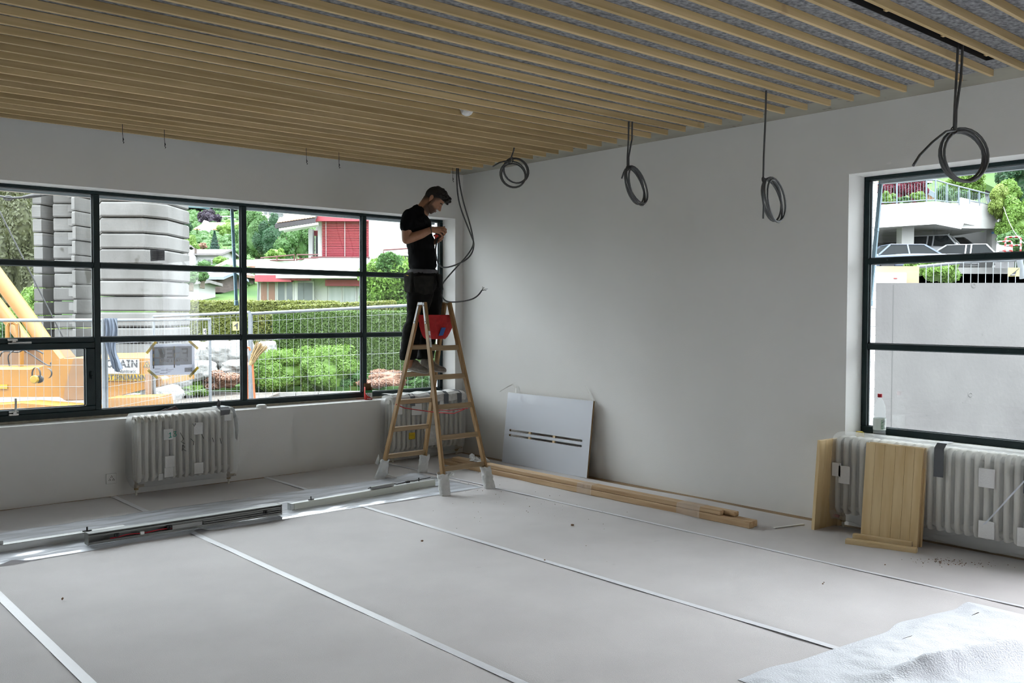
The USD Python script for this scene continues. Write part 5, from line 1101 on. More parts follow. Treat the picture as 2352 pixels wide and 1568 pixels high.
obj('bracket', MB().tube([S(p) for p in arch], .032, 8), 'crane_yellow', cr)
obj('pin', MB().tube([S((-6.773, 13.78, 0.801)), S((-6.685, 13.6, 0.811))], .035, 12).tube([S((-6.685, 13.6, 0.811)), S((-6.675, 13.58, 0.812))], .05, 12), 'zinc', cr, smooth=40)
obj('hose', MB().tube(smooth_path([S(p) for p in ((-7.471, 13.45, 0.913), (-7.328, 13.4, 0.992), (-7.177, 13.4, 0.979), (-7.062, 13.4, 1.031), (-6.82, 13.42, 0.954))], 30), .012, 6), 'hose_black', cr)
obj('hose', MB().tube(smooth_path([S(p) for p in ((-7.306, 13.4, 0.776), (-7.289, 13.35, 0.937), (-7.225, 13.35, 0.994), (-7.099, 13.35, 1.02), (-6.843, 13.4, 0.841), (-6.72, 13.42, 0.828))], 30), .010, 6), 'hose_black', cr)
obj('guy_rope', MB().tube([S((-7.367, 13, 3.324)), S((-6.939, 13.2, 2.24)), S((-6.54, 13.5, 1.124))], .010, 6), 'hose_black', cr)
obj('outrigger', sprism(MB(), [(-7.786, 0.213), (-6.924, 0.272), (-5.781, 0.189), (-5.754, 0.343), (-4.985, 0.37), (-4.962, 0.204), (-4.964, 0.055), (-7.79, -0.034)], 13.0, .5), 'crane_yellow', cr)
obj('outrigger_arm', sprism(MB(), [(-5.338, 0.86), (-5.268, 0.835), (-5.258, 0.59), (-5.343, 0.429)], 13.6, .3).lathe([(0, .02), (.075, .02), (.075, -.25), (0, -.25)], S((-5.258, 13.7, 0.531)), 18, np.stack([RH, UP, -FH], 1)), 'crane_yellow', cr)
obj('outrigger_leg', sbox(MB(), -5.354, -5.303, 0.316, 0.661, 13.45, .2), 'crane_brown', cr)
obj('warning_plate', sbox(MB(), -7.516, -7.389, 0.435, 0.499, CD - .02, .008), 'sign_yellow', cr)
obj('sign_plate', sbox(MB(), -5.986, -5.452, 0.66, 0.874, CD - .02, .01), 'sign_white', cr, label='white maker plate half hidden by the towel')
obj('name_band', sbox(MB(), -5.963, -5.346, 0.559, 0.654, CD - .018, .012), 'sign_yellow', cr, label='bright yellow band with dark lettering')
def lettering(t, p0, p1, dep, bold=True):
    """Text standing from site (u, z) p0 with width up to p1 and cap height."""
    return MB().text(t, p1[1] - p0[1], S(p0[0], dep, p0[1]), RH, UP, .003, width=p1[0] - p0[0], bold=bold)
obj('lettering', lettering('STIRNIMANN', (-5.947, 0.574), (-5.358, 0.646), CD - .022), 'letter_dark', cr)
obj('lettering', lettering('POTAIN', (-6.037, 0.758), (-5.477, 0.862), CD - .026), 'letter_dark', cr)
obj('lettering', lettering('Manitowoc', (-5.746, 0.676), (-5.497, 0.725), CD - .026, False), 'letter_dark', cr)
obj('lettering', lettering('by', (-5.79, 0.689), (-5.764, 0.718), CD - .026, False), 'letter_dark', cr)
tri = [(-5.401, 0.757), (-5.293, 0.757), (-5.346, 0.852)]; tr2 = [(-5.382, 0.766), (-5.312, 0.767), (-5.347, 0.83)]
obj('warning_triangle', sprism(MB(), tri, CD - .006, .004), 'letter_dark', cr); obj('warning_face', sprism(MB(), tr2, CD - .010, .004), 'sign_yellow', cr)
obj('warning_symbol', sprism(MB(), [(-5.357, 0.773), (-5.335, 0.773), (-5.337, 0.805), (-5.353, 0.805)], CD - .013, .002), 'letter_dark', cr)
def ballast(pts, z0, courses, h, seed):
    rg = random.Random(seed); P = np.array(pts, float); c = P.mean(0)
    for k in range(courses):
        z = z0 + k * h; off = np.array([rg.uniform(-.012, .012), rg.uniform(-.02, .02)]); rings = []
        for s_, zz in ((.965, 0), (1, .028), (1, h - .05), (.965, h - .020)):
            q = c + (P - c) * s_ + off; rings.append(S(q[:, 0], q[:, 1], np.full(len(q), z + zz)))
        G = np.array(rings); G = np.concatenate([G, G[:, :1]], 1)
        m = MB().sheet(G); n = len(P)
        for e, o_ in ((0, 1), (3, 0)): m.add(np.vstack([G[e, :-1], G[e, :-1].mean(0)]), [((i + 1) % n, i, n) if o_ else (i, (i + 1) % n, n) for i in range(n)])
        obj('ballast_block', m, 'ballast', cr)
ballast([(-7.96, 17.75), (-7.56, 17.0), (-6.78, 17.0), (-6.49, 17.45), (-6.49, 18.6), (-7.96, 18.6)], .70, 13, .2895, 1)
ballast([(-9.94, 19.2), (-9.76, 19.2), (-9.70, 19.9), (-9.94, 19.9)], .62, 13, .287, 2)
ballast([(-9.62, 19.7), (-9.52, 19.2), (-9.10, 19.2), (-8.90, 19.9), (-9.62, 20.2)], .64, 13, .287, 3)
ballast([(-8.71, 18.3), (-8.60, 18.2), (-8.50, 19.0), (-8.70, 19.3)], .66, 13, .289, 4)
for k in range(13):
    z = .72 + k * .288
    obj('ballast_lug', plan(MB(), [(-9.12, 19.0), (-8.90, 18.95), (-8.88, 19.3), (-9.05, 19.5)], z, z + .15), 'ballast', cr)
em = thing('ear_defenders', 'yellow ear defenders with black band hanging behind the left pane', 'ear defenders', S((-4.972, 9.6, 0.929)))
ec = S((-4.973, 9.6, 0.87))
obj('ear_cup', MB().lathe([(0, .030), (.035, .028), (.043, .015), (.043, -.005), (.03, -.012)], ec, 20, np.stack([RH, UP, -FH], 1)), 'sign_yellow', em, smooth=40)
obj('ear_cup', MB().lathe([(0, .025), (.032, .022), (.042, .010), (.04, -.02)], ec + RH * .028 + FH * .03, 18, np.stack([RH, UP, -FH], 1)), 'hose_black', em, smooth=40)
obj('head_band', MB().sheet(np.array([[ec + RH * (.012 + .042 * math.cos(a)) + UP * (.055 + .07 * math.sin(a) * 1.0) + FH * w for w in (-.012, .018)] for a in np.linspace(-.5, math.pi + .5, 20)]), RH * .003), 'hose_black', em)
gg = MB().sheet(np.array([[S((-4.905, 9.7, 0.927)) + RH * (.05 * (abs(math.sin(a)))) * 1 + UP * (.055 * math.cos(a)) + FH * w for w in (0, .03)] for a in np.linspace(0, math.pi, 12)]), RH * .003)
tag(obj('goggles', gg, 'hose_black'), 'dark curved safety goggles hanging beside the ear defenders', 'goggles')

oc = thing('overhead_cable', 'thick black cable with a loop and grip high outside the window', 'cable', S((-4.512, 8.6, 2.649)))
obj('rope', MB().tube(smooth_path([S(p) for p in ((-4.915, 8.6, 2.664), (-4.722, 8.6, 2.641), (-4.593, 8.6, 2.633), (-4.35, 8.6, 2.658), (-4.188, 8.6, 2.691), (-3.985, 8.6, 2.764))], 40), .010, 8), 'hose_black', oc)
obj('loop', MB().tube([S((-4.678, 8.6, 2.629)) + RH * .042 * math.cos(a) + UP * .017 * math.sin(a) for a in np.linspace(0, 6.283, 20)[:-1]], .008, 6, closed=True), 'hose_black', oc)
obj('grip', MB().tube([S((-4.544, 8.6, 2.637)), S((-4.504, 8.6, 2.643)), S((-4.431, 8.6, 2.654)), S((-4.37, 8.6, 2.658))], [.012, .018, .020, .016], 8), 'hose_black', oc)

# poster and note on the panes, seen from behind
po = thing('poster', 'grey and blue builder\'s poster taped to the glass, lettering reversed', 'poster', (-3.18, .275, 1.0))
Y0 = .2705
def flat(m, x0, x1, z0, z1, y): return m.box(x0, x1, y, y + .0006, z0, z1)
PX0, PX1 = -3.390, -2.976
obj('sheet', MB().prism([(PX0, 1.004), (PX1, .994), (PX1, 1.284), (PX0, 1.288)], [(1, 0), (0, 0), (0, 1)], (0, Y0, 0), (0, .0008, 0)), 'poster_grey', po)
obj('blue_panel', flat(MB(), -3.368, -3.002, 1.091, 1.262, Y0 - .0012), 'poster_navy', po)
for x0, x1, z0, z1 in ((-3.345, -3.305, 1.165, 1.24), (-3.345, -3.305, 1.10, 1.155), (-3.150, -3.115, 1.205, 1.245), (-3.150, -3.115, 1.155, 1.195), (-3.150, -3.115, 1.085, 1.12)): obj('picture', flat(MB(), x0, x1, z0, z1, Y0 - .002), 'poster_blue', po)
ltr = MB()
# F R E Y as broad blocks, mirrored: Y E R F from the left
for x0, x1, z0, z1 in ((-3.300, -3.280, 1.17, 1.245), (-3.262, -3.25, 1.17, 1.245), (-3.185, -3.175, 1.155, 1.245), (-3.235, -3.185, 1.155, 1.172), (-3.235, -3.185, 1.19, 1.207), (-3.235, -3.185, 1.228, 1.245), (-3.100, -3.040, 1.228, 1.245), (-3.052, -3.040, 1.158, 1.245), (-3.090, -3.052, 1.19, 1.205)): flat(ltr, x0, x1, z0, z1, Y0 - .003)
ltr.prism([(-3.318, 1.245), (-3.298, 1.245), (-3.265, 1.195), (-3.232, 1.245), (-3.250, 1.245), (-3.262, 1.16), (-3.285, 1.16)], [(1, 0), (0, 0), (0, 1)], (0, Y0 - .003, 0), (0, .0006, 0))
obj('big_letters', ltr, 'poster_grey', po)
obj('lettering', MB().text('METALLBAU', .026, (-3.300, Y0 - .003, 1.122), (1, 0, 0), (0, 0, 1), .0006, width=.265, mirror=True), 'poster_grey', po)
for x, n_ in ((-3.358, 6), (-3.168, 6)):
    for k in range(n_): obj('stripe', flat(MB(), x - .006, x + .006, 1.065 + k * .033, 1.065 + (k + 1) * .033, Y0 - .004), 'sign_yellow' if k % 2 else 'letter_dark', po)
obj('corner_plate', flat(MB(), -3.072, -3.0, 1.022, 1.062, Y0 - .002), 'poster_navy', po)
obj('corner_lettering', MB().text('FREY', .022, (-3.066, Y0 - .003, 1.031), (1, 0, 0), (0, 0, 1), .0006, width=.058, bold=True, mirror=True), 'poster_grey', po)
fpn = MB()
for k, (x, w) in enumerate(((-3.345, .05), (-3.29, .06), (-3.345, .04), (-3.30, .07))): fpn.box(x, x + w, Y0 - .0016, Y0 - .001, 1.058 - .014 * k, 1.062 - .014 * k)
for k in range(4): fpn.box(-3.245, -3.245 + (.02, .07, .05, .04)[k], Y0 - .0016, Y0 - .001, 1.06 - .011 * k, 1.0625 - .011 * k)
obj('small_print', fpn, 'letter_dark', po)
for a, b in (((-3.42, 1.205), (-3.335, 1.310)), ((-3.03, 1.312), (-2.945, 1.235)), ((-3.41, 1.055), (-3.325, .978)), ((-3.03, .975), (-2.945, 1.062))):
    obj('tape_strip', MB().beam((a[0], Y0 - .0052, a[1]), (b[0], Y0 - .0052, b[1]), .0006, .024), 'tape_yellow', po)
nt = thing('note', 'small grey note stuck to the pane before the concrete ballast', 'note', (-3.31, .268, 2.04))
obj('sheet', MB().prism([(-3.375, 2.038), (-3.247, 2.050), (-3.248, 2.147), (-3.378, 2.138)], [(1, 0), (0, 0), (0, 1)], (0, Y0 - .001, 0), (0, .0008, 0)), 'note_grey', nt)
nl = MB()
for k in range(5): nl.box(-3.36 + .01 * (k % 2), -3.27 + .012 * (k % 3) - .01, Y0 - .002, Y0 - .0015, 2.06 + .015 * k, 2.064 + .015 * k)
obj('writing', nl, 'letter_dark', nt)

# ---------------------------------------------------------------- hedges, shrubs, boulders
def hedge(label, u0, u1, d, th, z0, ztop, n, size, mat, seed, slope=0.0):
    n = int(n * 2.4); size *= .60; rs = np.random.RandomState(seed); t = thing('hedge', label, 'hedge', S((u0 + u1) / 2, d + th / 2, z0)); m = MB(); L, H_ = u1 - u0, ztop - z0
    face = rs.uniform(size=n); a, b = rs.uniform(size=n), rs.uniform(size=n); fF = L * H_ / (L * H_ + L * th + th * H_); fT = fF + L * th / (L * H_ + L * th + th * H_)
    u = np.where(face < fT, u0 + L * a, np.where(face < (1 + fT) / 2, u0, u1)); top = ztop + slope * (u - u0)
    dd1 = np.where(face < fF, d, d + th * a if False else d + th * np.where(face < fT, b, a)); z = np.where((face >= fF) & (face < fT), top, z0 + (top - z0) * b)
    N = np.where((face < fF)[:, None], -FH, np.where((face < fT)[:, None], UP, np.where((u < (u0 + u1) / 2)[:, None], -RH, RH)))
    P = S(u, dd1, z) + N * rs.normal(scale=size * .45, size=(n, 1)); leaf_quads(m, P, size, rs, N)
    obj('leaves', m, mat, t, kind='stuff')
    obj('inner_branches', sprism(MB(), [(u0 + .06, z0), (u1 - .06, z0), (u1 - .06, ztop + slope * L - .07), (u0 + .06, ztop - .07)], d + .06, th - .12), 'leaf_dark', t)  # solid filler core in a darker leaf colour than the surface
    return t
hb = (-10.782, -5.418, 0.43, 1.844); hedge('long trimmed yellowish hedge below the meadow and the white house', hb[0], hb[1], 28, 1.1, -.3, hb[3], 15000, .075, 'leaf_hedge_yellow', 1)
hm_ = (-6.653, -3.426, 0.509, 1.688); hedge('middle trimmed hedge with slanting top before the house', hm_[0], hm_[1], 26.3, 1.0, -.3, hm_[3], 9000, .07, 'leaf_hedge_yellow', 2, .05)
hf2 = (-6.365, -0.999, -0.209, 1.547); hedge('tall trimmed green hedge behind the shrubs and the road', hf2[0], hf2[1], 24.6, 1.2, -.36, hf2[3], 24000, .062, 'leaf_hedge', 3)
hl2 = (-7.433, -6.426, 0.54, 1.475); hedge('short yellow-green hedge piece behind the pale boulder', hl2[0], hl2[1], 25.4, 1.0, -.3, hl2[3], 3500, .065, 'leaf_hedge_yellow', 4)
hx2 = (-10.243, -7.657, 0.548, 1.815); hedge('yellow-green hedge above the grey boulders', hx2[0], hx2[1], 26.6, 1.0, .0, hx2[3], 9000, .075, 'leaf_hedge_yellow', 5)
def shrub(label, p, r, n, size, mat, seed, spikes=0, name='shrub', core=.7, lumps=18):
    t = thing(name, label, 'shrub', S(p) - (0, 0, r[2])); obj('leaves', crown(S(p), r, n, size, seed, 'round', lumps, core), mat, t)
    if spikes:
        rs = np.random.RandomState(seed + 50); m = MB(); P = S(p) + np.stack([rs.uniform(-.85, .85, spikes) * r[0], rs.uniform(-.7, .7, spikes) * r[1], r[2] * (.55 + .55 * rs.uniform(size=spikes))], -1)
        leaf_quads(m, P, size * .5, rs, None, 3.6); obj('shoots', m, 'leaf_bright', t)
    return t
shrub('large light green shrub with upright shoots, left of the window post', ((-5.754, 23.6, -0.075)), (1.0, .6, .62), 9000, .06, 'leaf_bright', 11, 900)
shrub('light green shrub with long shoots in the middle of the bed', ((-4.694, 23.6, -0.027)), (.75, .6, .66), 7000, .06, 'leaf_bright', 12, 800)
shrub('low green shrub at the near end of the bed by the broom', ((-6.369, 23.4, -0.173)), (.55, .5, .40), 4000, .055, 'leaf_mid', 13, 200)
shrub('low rounded shrub between bed and tall hedge', ((-4.02, 23.9, -0.249)), (.6, .5, .34), 4200, .055, 'leaf_mid', 14)
shrub('low ground-cover shrub behind the ladder', ((-3.229, 23.9, -0.201)), (.8, .5, .30), 5200, .055, 'leaf_rose', 15)
shrub('low ground-cover shrub beside the reveal', ((-2.155, 23.9, -0.153)), (.75, .5, .30), 4000, .055, 'leaf_mid', 16)
shrub('orange tinged rock-garden shrub below the boulders', ((-6.81, 21.8, -0.065)), (.55, .45, .26), 4200, .05, 'leaf_rose', 17)
shrub('green rock-garden shrub along the kerb', ((-7.445, 21.4, -0.23)), (.5, .45, .22), 3600, .05, 'leaf_bright', 18)
rgk = random.Random(9)
for i, (px_lab, p, r) in enumerate((('grey boulder behind the taped poster', (-8.145, 22, 0.676), (.55, .4, .32)), ('large pale boulder right of the poster', (-7.717, 22.2, 0.543), (.50, .4, .30)), ('rounded grey boulder behind the middle fence post', (-7.151, 22.4, 0.535), (.52, .4, .33)), ('pale boulder beside the window post', (-6.735, 22.6, 0.57), (.45, .4, .30)),
        ('low grey boulder under the poster', (-7.775, 21.2, 0.027), (.45, .35, .28)), ('grey boulder above the rock-garden shrub', (-7.358, 21.6, 0.163), (.50, .35, .24)), ('small flat boulder right of the fence post', (-6.67, 22.2, 0.231), (.40, .3, .18)), ('pale block of stone behind the broom', (-6.403, 24, 0.599), (.26, .22, .19)), ('white boulder beside the crane foot', (-7.753, 20.6, -0.29), (.42, .3, .22)), ('grey boulder at the kerb', (-8.256, 21.2, -0.014), (.4, .3, .4)))):
    s_ = trimesh.creation.icosphere(4); v = s_.vertices; v = np.sign(v) * np.abs(v) ** .72; k = 1 + .5 * (meshkit.fbm(v * 1.6 + i * 9.1, 5, i) - .5); v = v * k[:, None] * np.array(r)
    tag(obj('boulder', (v @ rot(rgk.random()).T + S(p), s_.faces), 'rock', smooth=35), px_lab, 'boulder', 'boulders of the rock garden')

# ---------------------------------------------------------------- white house with red blinds
ho = thing('house', 'white house with crimson blinds and brown balcony railings', 'house', S(-6.5, 43, -.3))
HD = 41.0
w = MB()
sbox(w, -8.387, -2.25, 1.456, 6.269, HD, 7.0); sbox(w, -6.341, -2.25, 1.459, 6.464, HD - .15, 7.0)
obj('wall', w, 'render_white', ho)
obj('wall', sbox(MB(), -5.877, -2.251, 3.774, 5.601, HD - .17, .02), 'render_grey', ho, label='upper wall right of the blinds, shadow side painted greyer')  # shade of the wall's shadow side put into a greyer colour
obj('wall', sbox(MB(), -8.596, -8.364, 3.954, 5.53, HD - .1, 1.0), 'render_white', ho)
obj('wall', sbox(MB(), -9.233, -9.04, 3.759, 5.259, HD + .9, .4), 'render_white', ho); obj('wall', sbox(MB(), -9.04, -8.384, 3.76, 5.683, HD + 1.6, .3), 'render_white', ho)
obj('wall', sbox(MB(), -8.817, -8.198, 1.6, 3.761, HD - .02, 5.0), 'render_white', ho)
obj('window_recess', sbox(MB(), -9.021, -8.578, 3.76, 5.183, HD + 1.5, .08), 'window_dark', ho); obj('blind_box', sbox(MB(), -9.038, -8.594, 4.991, 5.222, HD + 1.2, .25), 'crimson', ho)
for a, b in ((709, 711), (716, 718.5), (730, 732)): obj('window_frame', sbox(MB(), *((a - 1176) / 2119 * HD, (b - 1176) / 2119 * HD, 3.9, 4.95), HD + 1.42, .06), 'render_white', ho)
obj('balcony', plan(MB(), [(-11.25, HD - .55), (-8.85, HD - 1.05), (-6.75, HD - 1.05), (-6.2, HD - .3), (-6.2, HD + 2), (-11.25, HD + 2)], 2.98, 3.82), 'render_white', ho)
obj('balcony', sbox(MB(), -8.852, -6.342, 3.051, 3.918, HD - .4, .6), 'render_white', ho)
obj('balcony_trim', sbox(MB(), -8.831, -6.303, 3.899, 3.956, HD - .42, .5), 'rail_brown', ho)
obj('blind_valance', sbox(MB(), -8.727, -6.328, 5.495, 5.744, HD - .45, .6), 'crimson', ho, label='crimson blind box above the slats')
bs = (-8.384, -6.33, 3.957, 5.495); n_sl = 21
obj('blind_back', sbox(MB(), *bs, HD - .10, .05), 'dark_gap', ho)
for k in range(n_sl):
    z = bs[2] + (bs[3] - bs[2]) * (k + .5) / n_sl
    obj('blind_slat', MB().beam(S(bs[0], HD - .20, z), S(bs[1], HD - .20, z), .06, .046, up=UP - FH * .35), 'shutter_red', ho)
for px_ in (752, 795, 836): obj('blind_cord', sbox(MB(), (px_ - 1176) / 2119 * HD - .012, (px_ - 1176) / 2119 * HD + .012, bs[2], bs[3], HD - .26, .02), 'sign_white', ho)
obj('valance', sbox(MB(), -11.21, -9.626, 2.83, 3.119, HD - .75, .35), 'crimson', ho); obj('valance', sbox(MB(), -9.665, -8.834, 2.892, 3.142, HD - .75, .35), 'crimson', ho)
obj('valance', sbox(MB(), -8.237, -6.324, 2.666, 2.936, HD - .30, .3), 'crimson', ho)
obj('wall', sbox(MB(), -11.212, -8.817, 1.441, 3.756, HD - .35, 3.0), 'render_white', ho)
for x0, x1, y0, y1, mt in ((600, 613.5, 656, 692, 'door_brown'), (618, 632, 656, 692, 'door_brown'), (639, 654, 655, 692, 'window_dark'), (659, 672, 655, 692, 'window_dark'), (684.5, 698, 653, 692, 'window_dark'), (699, 718, 653, 692, 'window_dark')):
    u0, u1 = (x0 - 1176) / 2119 * 40.6, (x1 - 1176) / 2119 * 40.6
    f_ = obj('window', sbox(MB(), u0 - .06, u1 + .06, .9, 2.86, HD - .40, .06), 'render_grey', ho); obj('pane', sbox(MB(), u0, u1, .95, 2.80, HD - .43, .02), mt, f_)
for x0, x1 in ((756, 783), (789, 816), (823, 848)):
    u0, u1 = (x0 - 1176) / 2119 * 40.9, (x1 - 1176) / 2119 * 40.9
    f_ = obj('window', sbox(MB(), u0 - .05, u1 + .05, .9, 2.66, HD - .06, .05), 'render_white', ho); obj('pane', sbox(MB(), u0, u1, .95, 2.62, HD - .09, .02), 'curtain', f_)
def railing(pts, mat, r=.03, bars=0):
    m = MB(); P = [S(p) for p in pts]; m.tube(P, r, 6); return m
for nm, pts in (('railing', ((-11.012, 40.5, 3.612), (-11.011, 40.5, 3.879), (-9.401, 39.9, 3.981), (-9.402, 39.9, 3.718))), ('railing', ((-9.308, 39.9, 3.719), (-9.288, 39.9, 3.981), (-8.431, 40.2, 4.011))), ('railing', ((-11.011, 40.5, 3.765), (-9.402, 39.9, 3.756))), ('railing', ((-9.289, 39.9, 3.775), (-8.431, 40.2, 3.879))), ('railing', ((-10.204, 40.1, 3.708), (-10.203, 40.1, 3.915))),
                ('railing', ((-5.634, 40.5, 4.066), (-5.634, 40.5, 4.237), (-4.414, 40.5, 4.317))), ('railing', ((-5.634, 40.5, 4.066), (-4.415, 40.5, 4.127)))):
    obj(nm, railing(pts, 0), 'rail_brown', ho)
obj('balcony_slab', sbox(MB(), -5.53, -2.25, 3.968, 4.102, HD - 1.0, .9), 'render_grey', ho)
# tiled roof over the terrace
ra, rb = S((-10.245, 40, 5.316)), S((-8.514, 40, 5.565)); dn = (S((-10.567, 43.5, 6.152)) - S((-10.245, 40, 5.316)))
slp = FH * 3.2 + UP * 1.75
obj('roof', MB().sheet(np.array([[ra + slp * t + RH * .9 * t, rb + slp * t] for t in (0, 1)]), (0, 0, -.12)), 'dark_gap', ho)
for j in range(7):
    for k in range(14):
        a = ra + (rb - ra) * (k + .5) / 14 + slp * (j + .5) / 7 + RH * .9 * (j + .5) / 7 * (1 - k / 14)
        obj('roof_tile', MB().cbox(a + UP * .05, (np.linalg.norm(rb - ra) / 14 * .94, .56, .05), np.stack([RH, slp / np.linalg.norm(slp), np.cross(RH, slp / np.linalg.norm(slp))], 1) @ rot(.0), .02), 'tile_clay', ho)
obj('eaves_board', MB().beam(ra - UP * .12, rb - UP * .12, .12, .16), 'dark_gap', ho)
for a, b in ((((-9.876, 39.2, 4.985)), ((-8.342, 39.8, 5.303))), (((-9.723, 39.4, 4.947)), ((-8.363, 39.9, 5.256)))): obj('awning_tube', MB().tube([S(a), S(b)], .06, 8), 'sign_white', ho)
obj('downpipe', MB().tube([S((-11.139, 40.6, 2.968)), S((-11.183, 40.6, 1.975))], .04, 6), 'galvanized', ho)

# fruit tree before the house
ft = tree('young broad-leaved tree with layered foliage before the white house', ((-4.329, 33, 2.494)), (1.15, 1.0, 1.15), 5200, .13, 'leaf_bright', 41, 'loose', .9, tw=.06, lumps=34, core=0)
for k, (p, r, n) in enumerate(((((-4.198, 32.6, 3.173)), (.62, .6, .55), 1500), (((-4.766, 32.8, 2.718)), (.6, .5, .5), 1300), (((-3.52, 33, 2.419)), (.8, .8, 1.0), 1500), (((-4.259, 32.7, 1.947)), (1.0, .8, .5), 1600))):
    obj('bough', crown(S(p), r, n, .13, 60 + k, 'loose', 16, 0), 'leaf_bright' if k % 2 else 'leaf_mid', ft)

# ---------------------------------------------------------------- village on the slope
def chalet(name, label, u0, u1, z0, zw, zr, d, depth, wallm, roofm, ridge='u', wins=(), group='houses on the far slope', balcony=None, over=.5):
    """Gabled house between u0 and u1; ridge along u (eaves to the front) or along d (gable to the front)."""
    t = thing(name, label, 'house' if name == 'house' else 'barn', S((u0 + u1) / 2, d + depth / 2, z0), group=group); um = (u0 + u1) / 2
    m = MB()
    if ridge == 'd': sprism(m, [(u0, z0), (u1, z0), (u1, zw), (um, zr), (u0, zw)], d, depth)
    else:
        m.prism([(0, z0), (depth, z0), (depth, zw), (depth / 2, zr), (0, zw)], np.stack([FH, UP], 1), S(u0, d, 0), RH * (u1 - u0))
    obj('wall', m, wallm, t)
    for s in (-1, 1):
        r_ = MB()
        if ridge == 'd':
            e = u0 - over if s < 0 else u1 + over; ze = zw - over * (zr - zw) / ((u1 - u0) / 2)
            sprism(r_, sorted([(e, ze), (um, zr), (um, zr + .25), (e, ze + .25)], key=lambda q: math.atan2(q[1] - (ze + zr) / 2 - .12, q[0] - (e + um) / 2)), d - over, depth + 2 * over)
        else:
            de, ze = (-over if s < 0 else depth + over), zw - over * (zr - zw) / (depth / 2)
            q4 = [(de, ze), (depth / 2, zr), (depth / 2, zr + .25), (de, ze + .25)]
            r_.prism(sorted(q4, key=lambda q: math.atan2(q[1] - (ze + zr) / 2 - .12, q[0] - (de + depth / 2) / 2)), np.stack([FH, UP], 1), S(u0 - over, d, 0), RH * (u1 - u0 + 2 * over))
        obj('roof', r_, roofm, t)
    for a, b, c_, e in wins: obj('window', sbox(MB(), a, b, c_, e, d - .06, .1), 'window_dark', t)
    if balcony: obj('balcony', sbox(MB(), *balcony, d - 1.2, 1.2), 'render_white', t)
    return t
c = (-42.848, -38.103, 7.201, 9.567); k_ = (c[1] - c[0])
h1 = chalet('house', 'white chalet with grey roof on the slope below the conifer', c[0] + .6, c[1], c[2] - 1, (-40.473, 8.722)[1], (-40.467, 9.455)[1], 120, 8, 'render_white', 'roof_slate', 'u', [(-40.14, -39.632, 7.766, 8.104), (-39.519, -39.124, 7.712, 8.106), (-42.117, -41.834, 7.76, 8.211), (-38.954, -38.672, 7.657, 8.051)])
obj('gable', sprism(MB(), [(-42.088, 7.1), (-42.077, 8.431), (-41.624, 9.374), (-40.91, 8.434), (-40.922, 7.104)], 118, 2.2), 'render_white', h1)
obj('balcony', sbox(MB(), -42.389, -41.342, 7.383, 7.603, 117, 1.5), 'render_white', h1); obj('window', sbox(MB(), -41.429, -41.318, 8.371, 8.925, 117.9, .1), 'window_dark', h1)
obj('chimney', sbox(MB(), -40.524, -40.412, 8.774, 9.444, 118, .6), 'barn_wood', h1)
c = (-64.126, -58.676, 16.807, 20.012)
chalet('house', 'white house with orange roof high on the slope beside the copper beech', c[0], c[1], c[2] - 2, (-61.358, 18.143)[1], (-61.345, 19.834)[1], 190, 12, 'render_white', 'roof_orange', 'u', [(-63.506, -62.97, 17.425, 17.87), (-62.702, -62.256, 17.338, 17.962)], over=1.0)
obj('gable', sprism(MB(), [(-63.213, 16.646), (-63.202, 18.049), (-62.309, 19.716), (-61.093, 17.88), (-61.103, 16.653)], 187, 3), 'render_white', stage.GetPrimAtPath('/World/house_002'))
c = (-47.922, -45.451, 8.125, 10.472); chalet('barn', 'dark wooden barn with grey roof half hidden by the ballast', c[0], c[1], c[2] - 1, (-46.568, 9.358)[1], (-46.558, 10.414)[1], 125, 9, 'barn_wood', 'roof_slate', 'u')
c = (-35.411, -31.298, 6.525, 7.735); chalet('barn', 'low barn with broad rust-red roof behind the window post', c[0], c[1], c[2] - 2, (-33.304, 6.736)[1], (-33.298, 7.683)[1], 112, 9, 'barn_wood', 'roof_rust', 'u')
c = (-28.031, -26.567, 4.181, 4.971); chalet('barn', 'low shed with pale blue roof at the meadow edge', c[0], c[1], c[2] - 1, (-27.359, 4.418)[1], (-27.355, 5.01)[1], 84, 7, 'barn_wood', 'roof_blue', 'u')
c = (-28.591, -26.768, 4.54, 5.217); chalet('barn', 'brown wooden shed behind the meadow ridge', c[0], c[1], c[2] - 1, (-27.827, 4.962)[1], (-27.825, 5.258)[1], 90, 6, 'barn_wood', 'roof_rust', 'd')
c = (-68.634, -67.28, 15.555, 16.905); chalet('house', 'house with orange roof beside the dark round tree, leftmost of all', c[0], c[1], c[2] - 2, (-67.962, 15.724)[1], (-67.95, 16.99)[1], 180, 10, 'render_white', 'roof_orange', 'u')
c = (-69.672, -68.355, 17.688, 19); chalet('house', 'small house with orange roof between round tree and copper beech', c[0], c[1], c[2] - 2, (-69.016, 18.063)[1], (-69.009, 18.907)[1], 200, 8, 'render_white', 'roof_orange', 'u')
c = (-28.497, -26.023, 3.119, 3.931); chalet('house', 'low white building behind the orchard trees', c[0], c[1], c[2] - 1, (-27.258, 3.684)[1], (-27.257, 3.86)[1], 75, 6, 'render_white', 'roof_slate', 'u')
ms = thing('house', 'modern flat-roofed white house high behind the orange roof', 'house', S((-70.476, 230, 23.577)), group='houses on the far slope')
obj('roof', sbox(MB(), -73.172, -67.118, 24.332, 24.762, 228, 10), 'render_white', ms); obj('wall', sbox(MB(), -72.533, -67.775, 22.285, 24.332, 230, 8), 'window_dark', ms); obj('terrace', sbox(MB(), -71.665, -67.124, 23.472, 23.903, 226, 2), 'render_white', ms)
ap = thing('apartment_block', 'pale apartment block high up behind the tiled roof', 'building', S((-42.898, 170, 18.509)), group='houses on the far slope')
obj('wall', sbox(MB(), -46.551, -42.186, 17.738, 21.119, 172, 10), 'render_white', ap)
